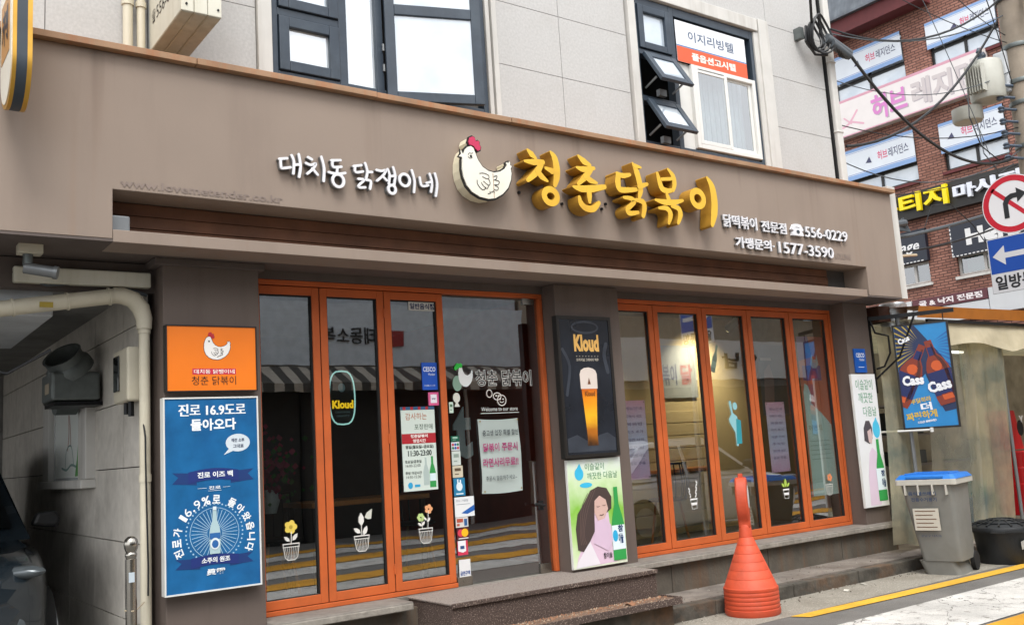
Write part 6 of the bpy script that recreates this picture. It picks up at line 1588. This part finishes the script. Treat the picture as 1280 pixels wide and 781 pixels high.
g = G(); g.text('Y', .02, 1.30, .14, 1.42, y=-.12, bold=.06); g.build('lettering', flat('e0e0e0'), parent=RC)
BK = thing('stacked_buckets', 'teal bucket stacked in a blue bucket behind the vinyl curtain', 'buckets', (12.9, .45, .13))
g = G(); g.lathe([(.0, 0), (.13, 0), (.18, .36), (.19, .37), (.175, .37)], n=24, cap=False); g.build('blue_bucket', 'blue_plastic', parent=BK, smooth=True)
g = G(); g.lathe([(.0, .3), (.155, .3), (.19, .58), (.2, .59), (.18, .59)], n=24, cap=False); g.build('teal_bucket', 'teal_plastic', parent=BK, smooth=True)
DU = thing('flexible_duct', 'crinkled silver duct hanging at the end of the brown band', 'duct', (10.42, -.22, 2.62))
g = G(); g.lathe([(.15 + .012 * (i % 2), i * .035) for i in range(11)], n=20); g.build('duct', M('foil', 'b9bdbf', rough=.35, metal=.8, var=.2, scale=30, bump=.6, bscale=25), parent=DU, smooth=True)
g = G(); g.box(-.38, -.1, -.05, .2, .12, .30); g.build('junction', M('rusty', '4a2a1a', rough=.8, var=.3), parent=DU)

# ================================================================ traffic signs on their post
TP = thing('sign_post', 'grey metal post carrying the no right turn and one way signs', 'post', (9.68, -2.17, 0))
g = G(); g.cyl((0, -.22, 0), (0, -.22, 4.05), .035, 16); g.build('post', 'grey_metal', parent=TP, smooth=True)
NR = thing('no_right_turn_sign', 'round white sign with a red ring and a barred black right turn arrow', 'traffic sign', (9.6, -2.17, 3.64), -90)
g = G(); g.disc(0, 0, .30, .30, .0, .003, 48); g.build('plate', 'grey_metal', parent=NR)
ink(NR, 'white_face', 'd9d9dc', lambda g, y: g.disc(0, 0, .298, .298, y, n=48))
ink(NR, 'red_ring', 'b8142c', lambda g, y: g.ring(0, 0, .26, .26, .058, y, n=48), 2)
ink(NR, 'red_bar', 'b8142c', lambda g, y: g.poly([(-.195, .165), (-.165, .195), (.195, -.165), (.165, -.195)], y), 2)
ink(NR, 'arrow', '1b1f24', lambda g, y: (g.poly([(-.085, -.14), (-.035, -.14), (-.035, .0), (-.015, .035), (.02, .05), (.06, .05), (.06, .0), (.155, .075), (.06, .15), (.06, .10), (.0, .10), (-.055, .075), (-.085, .02)], y)), 3)
OW = thing('one_way_sign', 'blue one way sign with a white left arrow above Korean letters', 'traffic sign', (9.6, -1.865, 2.765), -90)
g = G(); g.box(0, .60, 0, .003, 0, .565); g.build('plate', 'grey_metal', parent=OW, bevel=.001)
ink(OW, 'white_panel', 'c4c6ca', lambda g, y: g.rect(.004, .004, .596, .561, y))
ink(OW, 'blue_panel', '0d459c', lambda g, y: g.rect(.012, .20, .588, .553, y), 2)
ink(OW, 'arrow', 'c4c6ca', lambda g, y: g.poly([(.045, .375), (.17, .475), (.17, .40), (.55, .40), (.55, .345), (.17, .345), (.17, .275)], y), 3)
ink(OW, 'lettering', '1a1c22', lambda g, y: g.text('일방통행', .04, .03, .56, .175, y, bold=.03), 2)

# ================================================================ utility pole, transformer and cables
UP = thing('utility_pole', 'tall concrete utility pole with steel bands at the right edge', 'pole', (13.15, -.86, 0))
g = G(); g.cyl((0, 0, 0), (0, 0, 12), .215, 24, .16); g.build('shaft', 'pole_concrete', parent=UP, smooth=True)
for z in (5.1, 5.7, 6.0, 6.5, 7.2):
    g = G(); g.lathe([(.205, 0), (.21, .01), (.21, .05), (.205, .06)], c=(0, 0, z), n=24); g.build('band', 'galv', parent=UP, smooth=True)
g = G(); g.box(-.5, .5, -.32, -.25, 7.1, 7.17); g.build('crossarm', 'galv', parent=UP)
for i in range(7):
    z = 4.95 + i * .17
    g = G(); g.cyl((-.20, .05, z), (-.36, .15, z + .02), .02, 8); g.lathe([(.03, 0), (.045, .02), (.03, .04), (.045, .06), (.03, .08)], c=(-.38, .16, z - .03), n=10); g.build('insulator', 'insulator', parent=UP, smooth=True)
g = G(); g.tube([(-.05, -.25, 9), (-.12, -.25, 7.4), (-.18, -.25, 6.8), (-.05, -.28, 6.5), (.3, -.28, 6.55), (.6, -.2, 6.8)], .03, 8); g.build('conduit', 'beige_cable', parent=UP, smooth=True)
g = G(); g.tube([(.05, -.24, 9), (.0, -.25, 6.2), (.12, -.26, 5.2), (.2, -.26, 4)], .02, 6); g.tube([(-.1, -.24, 6), (-.2, -.2, 5.2), (-.12, -.26, 4.4)], .015, 6); g.build('riser_cable', 'cable', parent=UP)
TF = thing('pole_transformer', 'pale grey cylindrical transformer with insulators hung beside the utility pole', 'transformer', (12.78, -.55, 5.82))
TF.scale = (.9, .9, .9)
g = G(); g.lathe([(.0, 0), (.23, .0), (.25, .04), (.25, .56), (.23, .60), (.0, .63)], n=28, cap=False); g.build('tank', 'transformer', parent=TF, smooth=True)
g = G()
for k in range(7): g.box(-.36, -.24, -.12 + k * .04, -.11 + k * .04, .08, .5)
g.build('cooling_fin', 'transformer', parent=TF)
for a, b in ((-.1, 0), (.12, .05)):
    g = G(); g.lathe([(.03, .6), (.05, .64), (.03, .67), (.05, .70), (.03, .73), (.045, .76), (.02, .82)], c=(a, b, 0), n=12); g.build('bushing', 'insulator', parent=TF, smooth=True)
g = G(); g.box(.16, .44, -.26, -.06, .10, .75); g.build('control_box', 'vent_white', parent=TF, bevel=.03)
g = G(); g.lathe([(.0, -.26), (.20, -.26), (.22, -.23), (.22, -.05), (.0, -.03)], c=(-.1, .3, 0), n=24, cap=False); g.build('lower_tank', 'transformer', parent=TF, smooth=True)

def cable(name, label, path, r, m='cable', cat='cable', group=None):
    g = G(); g.tube(path, r, 6); o = g.build(name, m); tag(o, label, cat, group); return o
A0 = (9.72, -.12, 6.28)
cable('power_cable', 'thick black cable running up and left from the wall coil near the corner', sag((7.6, -1.6, 7.3), (9.55, -.15, 6.33), .02), .018)
CO = thing('cable_coil', 'tangled black cable coil and splice box fixed near the top right wall corner', 'cable coil', (9.72, -.12, 6.25))
g = G()
for k in range(4):
    rr = .14 + .022 * k; g.tube([(rr * .95 * math.cos(a) - .12 + .02 * k, -.03 * k + .03 * math.sin(a * 2), rr * 1.2 * math.sin(a) + .0) for a in [i * math.pi / 9 for i in range(19)]], .014, 6)
g.build('coil', 'cable', parent=CO, smooth=True)
g = G(); g.cyl((.05, -.05, -.02), (.42, -.12, -.17), .07, 12, .05); g.cyl((.08, -.10, -.10), (.38, -.14, -.22), .06, 12, .04); g.build('splice_box', 'cable_grey', parent=CO, smooth=True)
g = G()
for k in range(7): g.tube([(.05 + .04 * k, -.08, -.05 - .02 * k), (.12 + .04 * k, -.14, -.16 - .015 * k), (.22 + .03 * k, -.1, -.24), (.36, -.12, -.15 + .01 * k)], .010, 5)
g.tube([(-.25, 0, .1), (-.28, 0, -.1), (-.12, 0, -.24), (.12, 0, -.2)], .016, 6); g.build('loose_cable', 'cable', parent=CO)
g = G(); g.box(-.34, -.27, .02, .12, -.06, .08); g.build('bracket', 'galv', parent=CO)
g = G(); g.cyl((9.42, -.04, 6.26), (9.42, -.20, 6.26), .02, 8)
cable('drop_cable', 'thick black cable drooping from the wall corner down across the brick building', sag((10.05, -.25, 6.12), (12.8, -.75, 4.95), .55, 20), .020)
cable('upper_cable', 'pair of grey cables from the coil to the pole top, upper one', sag((9.85, -.2, 6.36), (13.0, -.8, 7.25), .35), .014)
cable('upper_cable', 'thin grey cable just below the upper pair between coil and pole', sag((9.85, -.2, 6.30), (13.0, -.8, 7.0), .22), .009, 'cable_grey')
cable('sweeping_cable', 'black cable sweeping from the wall corner beneath the pink banner up to the pole', sag((10.12, -.05, 4.95), (13.0, -.7, 6.95), .42), .018)
cable('thin_cable', 'thin cable crossing in front of the top right banner', sag((12.2, -.9, 7.4), (13.0, -.8, 5.9), -.12), .007)
cable('thin_cable', 'thin curving cable hanging below the transformer', [(12.35, -.5, 5.9), (12.2, -.55, 5.5), (12.3, -.6, 5.1), (12.7, -.65, 4.9), (12.95, -.75, 5.2)], .008)
cable('thin_cable', 'thin cable looping from below the transformer towards the pole bands', [(12.5, -.5, 5.4), (12.35, -.6, 5.0), (12.6, -.65, 4.75), (12.9, -.7, 4.9)], .008, 'cable_grey')
for i, (a_, b_, d_, r_, lb) in enumerate((((10.0, .0, 7.6), (13.0, -.8, 6.6), .15, .006, 'fine wire slanting down over the top left window banner'), ((10.0, .1, 5.9), (13.0, -.8, 6.2), .30, .006, 'fine wire sagging across the large pink lettered banner'),
        ((10.1, .1, 5.3), (13.0, -.8, 5.4), .18, .007, 'fine wire sagging over the lower window banners'), ((11.5, -.3, 7.7), (12.5, -.6, 5.0), -.1, .005, 'fine wire falling beside the brick pier between the windows'),
        ((12.0, -.4, 7.6), (13.0, -.8, 6.7), .1, .006, 'fine wire near the top right banner'), ((10.2, .2, 4.9), (13.0, -.8, 5.1), .4, .008, 'slack wire hanging over the brick between banner and yellow letters'),
        ((10.6, .1, 4.4), (13.0, -.7, 4.9), .1, .006, 'fine wire rising to the pole above the yellow letters'))):
    cable('fine_wire', lb, sag(a_, b_, d_, 14), r_, 'cable_grey' if i % 2 else 'cable')
cable('street_cable', 'bundle of grey cables crossing the black massage sign', sag((10.25, .3, 3.75), (13.0, -.5, 4.35), .05), .022, 'cable_grey')
cable('street_cable', 'slack dark cable under the cable bundle in front of the black sign', sag((10.25, .3, 3.65), (13.0, -.5, 4.15), .12), .012)
cable('thin_cable', 'thin dark cable arching over the black white dotted sign', [(11.2, -.3, 3.95), (11.35, -.35, 4.25), (11.7, -.4, 4.3), (12.1, -.45, 4.05), (12.4, -.5, 3.7)], .006)
g = G(); pth = [(10.55, .0, 3.3), (10.7, -.05, 3.5), (10.95, -.1, 3.62), (11.2, -.15, 3.64)]
cable('conduit', 'pale conduit curving over the end of the stall roof', pth, .018, 'beige_cable', 'pipe')
g = G()
for k in range(9): g.tube([(10.7 + .05 * k, -.0, 3.98 + .02 * math.sin(k * 2)), (10.85 + .04 * k, -.05, 4.10 + .04 * math.sin(k)), (11.0 + .03 * k, -.08, 3.96)], .012, 5)
g.cyl((10.75, -.03, 4.0), (11.15, -.08, 4.07), .045, 10)
o = g.build('cable_tangle', 'cable_grey'); tag(o, 'tangle of grey cables hanging left of the white dotted black sign', 'cable')

# ================================================================ brick building across the side street
BK2 = thing('brick_building', 'red brick office building with banners across the side street', 'building', (22, 0, 0))
y0, y1 = -6.0, 12.5
WIN = [(5.87, 7.97, 7.55, 8.86), (3.6, 5.17, 7.57, 8.78), (5.87, 7.97, 10.2, 11.48), (3.45, 5.18, 10.2, 11.35), (.9, 2.9, 7.57, 8.78), (.9, 2.9, 10.2, 11.35),
       (5.9, 6.75, 4.98, 5.5), (3.9, 5.19, 4.98, 5.47), (8.6, 10.6, 7.57, 8.8), (8.6, 10.6, 10.2, 11.4), (.9, 2.9, 4.98, 5.5)]
ysb = sorted({y0, y1} | {a for w_ in WIN for a in w_[:2]}); zsb = sorted({0, 16.0} | {a for w_ in WIN for a in w_[2:]})
g = G()
for i in range(len(ysb) - 1):
    for j in range(len(zsb) - 1):
        cy, cz = (ysb[i] + ysb[i + 1]) / 2, (zsb[j] + zsb[j + 1]) / 2
        if any(w_[0] < cy < w_[1] and w_[2] < cz < w_[3] for w_ in WIN): continue
        g.box(0, .3, ysb[i], ysb[i + 1], zsb[j], zsb[j + 1])
g.box(.3, 8, y0, y1, 0, 12.1) if False else None
g.build('wall', 'brick_wall', parent=BK2)
g = G(); g.box(.6, 9, y0, y1, 0, 15.9); g.build('core', 'interior_dark', parent=BK2)
g = G(); g.box(-.5, -.01, 5.0, y1, 11.85, 12.3); g.build('eave', 'maroon', parent=BK2)
g = G(); g.prism([(-.6, 12.31), (-.01, 12.31), (-.01, 15.6)], 5.0, 12.5, 'y'); g.box(-.63, -.5, 5.0, 12.5, 12.25, 12.31); g.build('roof', 'roof_grey', parent=BK2)
for (a, b, c, d) in WIN:
    w_ = bpy.data.objects.new('window', None); COL.objects.link(w_); w_.parent = BK2
    g = G(); t_ = .05
    g.box(.08, .16, a, a + t_, c, d); g.box(.08, .16, b - t_, b, c, d); g.box(.081, .16, a + t_, b - t_, c, c + t_); g.box(.081, .16, a + t_, b - t_, d - t_, d)
    m_ = (a + b) / 2; g.box(.082, .16, m_ - .03, m_ + .03, c + t_, d - t_)
    if d - c > .8: g.box(.083, .16, a + t_, b - t_, c + .42, c + .50)
    g.build('frame', 'shop_dark' if c > 5 else 'trim_white', parent=w_)
    g = G(); g.box(.12, .13, a + t_, b - t_, c + t_, d - t_); g.build('pane', 'bright_glass' if c > 5.5 else 'shop_glass', parent=w_)
    g = G(); g.box(-.06, .0, a - .05, b + .05, c - .09, c - .02); g.build('sill', 'maroon' if c > 5.5 else 'trim_white', parent=w_)
g = G(); g.box(.30, .34, 3.95, 5.1, 5.0, 5.46); g.build('blind', flat('3f6a5a'), parent=BK2)
def banner(label, ya, yb, z0_, z1_, kind):
    w_ = yb - ya; h_ = z1_ - z0_
    r = thing('window_banner', label, 'banner', (21.93, yb, z0_), -90)
    g = G(); g.box(0, w_, 0, .01, 0, h_); g.build('sheet', flat('cdd3da'), parent=r)
    ink(r, 'blue_band', '7d9cc8', lambda g, y: (g.rect(0, 0, w_, h_ * .14, y), g.rect(0, h_ * .9, w_, h_, y)))
    ink(r, 'blue_line', '3c64a8', lambda g, y: (g.rect(0, h_ * .16, w_, h_ * .175, y), g.rect(0, h_ * .86, w_, h_ * .87, y)))
    o_ = .0 if w_ < 1.7 else w_ * .25
    ink(r, 'lettering', 'c8486e', lambda g, y: g.text('허브', o_ + (w_ - o_) * .35, h_ * .38, o_ + (w_ - o_) * .53, h_ * .68, y, bold=.02), 2)
    ink(r, 'lettering', '3a3c5c', lambda g, y: (g.text('레지던스', o_ + (w_ - o_) * .55, h_ * .38, o_ + (w_ - o_) * .9, h_ * .68, y, bold=.01), g.poly([(o_ + .15, h_ * .35), (o_ + .32, h_ * .6), (o_ + .38, h_ * .38), (o_ + .2, h_ * .42)], y)), 2)
    return r
banner('white and blue banner over the upper left window of the brick building', 5.87, 7.97, 10.70, 11.46, 0)
banner('white and blue banner over the upper right window of the brick building', 3.46, 5.19, 10.68, 11.36, 0)
banner('white and blue banner over the lower left window of the brick building', 5.85, 7.97, 8.02, 8.84, 0)
banner('white and blue banner over the lower right window of the brick building, behind the pole', 3.6, 5.18, 8.0, 8.75, 0)
r = thing('large_banner', 'big white banner with pink and grey Korean lettering and a pink top edge', 'banner', (21.75, 8.4, 9.17), -90)
g = G(); g.box(0, 4.6, 0, .25, 0, 1.0); g.build('sheet', flat('d6d0ce'), parent=r)
ink(r, 'pink_edge', 'c490a0', lambda g, y: (g.rect(0, .93, 4.6, 1.0, y), g.rect(0, 0, 4.6, .03, y)))
def bb(c, a, b, body):
    ink(r, 'lettering', c, lambda g, y: g.text(body, a, .15, b, .82, y, bold=.03), 2)
    ink(r, 'lettering_edge', 'a8a0a4', lambda g, y: g.text(body, a + .03, .12, b + .03, .79, y, bold=.03), 1)
bb('c87ab8', 1.62, 2.62, '허브'); bb('bdb4b4', 2.75, 4.4, '레지던스'[:3])
ink(r, 'flower_mark', 'd0a0b0', lambda g, y: (g.stroke([(.55, .25), (.9, .3), (1.2, .6)], .06, y), g.stroke([(1.0, .35), (1.35, .2)], .05, y - .001), g.stroke([(.8, .5), (1.0, .3)], .04, y - .002)))
r = thing('yellow_letter_sign', 'black sign board with yellow and white Korean letters on the brick building', 'sign', (21.8, 8.2, 6.6), -90)
g = G(); g.box(0, 5.2, 0, .2, -.02, .64); g.build('board', 'shop_dark', parent=r)
def yl(body, a, b, z0_, z1_, c):
    g = G(); g.text(body, a, z0_, b, z1_, y=-.12, t=.10, bold=.03); g.build('lettering', c, parent=r)
yl('뷰티지', 1.15, 3.15, .12, .60, flat('ecd400')); yl('마사지', 3.3, 4.9, .14, .50, flat('d8dce6'))
r = thing('massage_sign', 'navy sign with italic white letters and a dotted white lower edge', 'sign', (21.85, 7.6, 5.5), -90)
g = G(); g.box(0, 1.77, 0, .12, 0, .80); g.build('board', flat('1c2230'), parent=r)
ink(r, 'dotted_edge', 'cfcfcf', lambda g, y: [g.rect(i * .1, .0, i * .1 + .06, .03, y) for i in range(17)])
g = G(); g.text('Massage', .35, .22, 1.58, .55, 0, bold=.02); g.v = [(v[0] + (v[2] - .3) * .2, -.002, v[2]) for v in g.v]; g.build('lettering', flat('dcdcdc'), parent=r)
r = thing('hair_sign', 'navy sign with bold white letters and a dotted white border behind the traffic signs', 'sign', (21.85, 5.2, 5.42), -90)
g = G(); g.box(0, 2.6, 0, .12, 0, .82); g.build('board', flat('1c2230'), parent=r)
ink(r, 'dotted_edge', 'cfcfcf', lambda g, y: ([g.rect(i * .1, .0, i * .1 + .06, .03, y) for i in range(26)], [g.rect(i * .1, .79, i * .1 + .06, .82, y) for i in range(26)], [g.rect(0, i * .1 + .04, .03, i * .1 + .1, y) for i in range(8)]))
ink(r, 'lettering', 'dcdcdc', lambda g, y: g.text('Herb', .38, .22, 1.7, .62, y, bold=.06))
r = thing('restaurant_sign', 'long maroon sign board with white Korean letters above the orange awning', 'sign', (21.85, 9.2, 4.32), -90)
g = G(); g.box(0, 2.8, 0, .12, -.28, .24); g.build('board', flat('c8c8c8'), parent=r)
g = G(); g.box(2.83, 4.72, -.01, .12, -.0, .25); g.build('board', flat('5a2a32'), parent=r)
ink(r, 'lettering', 'e4dcdc', lambda g, y: g.text('굴 & 낙지 전문점', 3.0, .05, 4.6, .20, y - .012, bold=.04))
g = G(); g.box(4.74, 8, 0, .12, -.35, .24); g.box(2.83, 4.72, 0, .1, -.4, -.02); g.build('board', flat('c4c6c8'), parent=r)

# residence banner in the second upper window
r = thing('window_banner', 'white and orange banner with Korean letters in the open window above the sign band', 'banner', (7.31, -.008, 5.525), 0)
g = G(); g.box(0, 1.125, 0, .004, 0, .47); g.build('sheet', flat('d9dce2'), parent=r)
ink(r, 'orange_band', 'd4562c', lambda g, y: g.rect(0, 0, 1.125, .175, y)); ink(r, 'blue_line', '3a78b0', lambda g, y: g.rect(0, .178, 1.125, .19, y))
ink(r, 'lettering', '3a506e', lambda g, y: g.text('이지리빙텔', .19, .26, .92, .38, y, bold=.01)); ink(r, 'lettering', 'e8dcd4', lambda g, y: g.text('풀옵션고시텔', .22, .045, .93, .135, y, bold=.04), 2)

# ================================================================ the other side of the street (seen mirrored in the shop windows)
OB = thing('awning_shop', 'grey shop with a striped awning across the street, mirrored in the door glass', 'building', (0, -11, 0))
g = G(); g.box(-6, 13.2, -8, -.3, 0, 7.0); g.build('wall', 'grey_render', parent=OB)
g = G(); g.box(-6, 13.2, -.3, 0, 3.45, 4.75); g.build('sign_board', 'sign_grey', parent=OB)
g = G(); g.box(-6, 13.2, -.295, -.1, 0, 3.0); g.build('shop_front', 'shop_dark', parent=OB)
for i in range(10):
    g = G(); x = -6 + i * 1.95; g.box(x, x + .07, -.1, -.05, 0, 3.0); g.build('mullion', 'trim_white' if i % 3 == 0 else 'dark_metal', parent=OB)
n = 96
for k, m in ((0, 'stripe_light'), (1, 'stripe_dark')):
    g = G()
    for i in range(k, n, 2):
        x = -6 + i * .2; g.add([(x, 0, 3.42), (x + .2, 0, 3.42), (x + .2, .75, 3.02), (x, .75, 3.02), (x + .2, .75, 2.86), (x, .75, 2.86)], [(0, 1, 2, 3), (3, 2, 4, 5)])
    g.build('awning', m, parent=OB)
g = G(); g.text('태동소복', -.60, .0, .60, .33, 0, t=.03, bold=.0); o = g.build('lettering', 'ink_black', parent=OB); o.rotation_euler = (0, 0, R(180)); o.location = (8.75, .04, 3.92)
g = G(); g.box(9.75, 10.0, .0, .05, 3.85, 4.2); g.build('red_panel', flat('8a2a28'), parent=OB)
for i in range(6):
    x = -5 + i * 3; w_ = bpy.data.objects.new('window', None); COL.objects.link(w_); w_.parent = OB
    g = G(); g.box(x, x + 1.8, -.31, -.27, 5.2, 6.5); g.build('pane', 'bright_glass', parent=w_)
    g = G(); g.box(x - .06, x, -.3, -.22, 5.14, 6.56); g.box(x + 1.8, x + 1.86, -.3, -.22, 5.14, 6.56); g.box(x, x + 1.8, -.3, -.22, 5.14, 5.2); g.box(x, x + 1.8, -.3, -.22, 6.5, 6.56); g.build('frame', 'navy_frame', parent=w_)
OC = thing('beige_building', 'beige rendered building further along the opposite pavement, seen only in reflection', 'building', (13.4, -11.2, 0))
g = G(); g.box(0, 16, -8, -.2, 0, 9.0); g.build('wall', 'beige_wall', parent=OC)
g = G(); g.box(.2, 15.8, -.2, 0, 3.1, 4.2); g.build('sign_board', 'white_pvc', parent=OC)
g = G(); g.box(.3, 15.7, -.19, -.1, .1, 2.9); g.build('shop_front', 'interior_brown', parent=OC)
for i in range(5):
    for k in range(2):
        x = .8 + i * 3; z = 4.9 + 2.3 * k
        g = G(); g.box(x, x + 1.9, -.21, -.15, z, z + 1.4); g.build('window', 'bright_glass', parent=OC)
g = G(); g.text('영남', -.7, .0, .7, .45, 0, t=.03, bold=.02); o = g.build('lettering', 'shop_dark', parent=OC); o.rotation_euler = (0, 0, R(180)); o.location = (7.5, .04, 3.4)
# buildings that close the far ends of the street
EB = thing('end_building', 'plain grey building closing the side street behind the stall', 'building', (30, 20, 0))
g = G(); g.box(-14, 10, 0, 10, 0, 9); g.build('wall', 'beige_wall', parent=EB)
g = G(); [g.box(-13 + i * 3, -11.4 + i * 3, -.05, 0, 4.5, 6) for i in range(7)]; g.build('window', 'bright_glass', parent=EB)
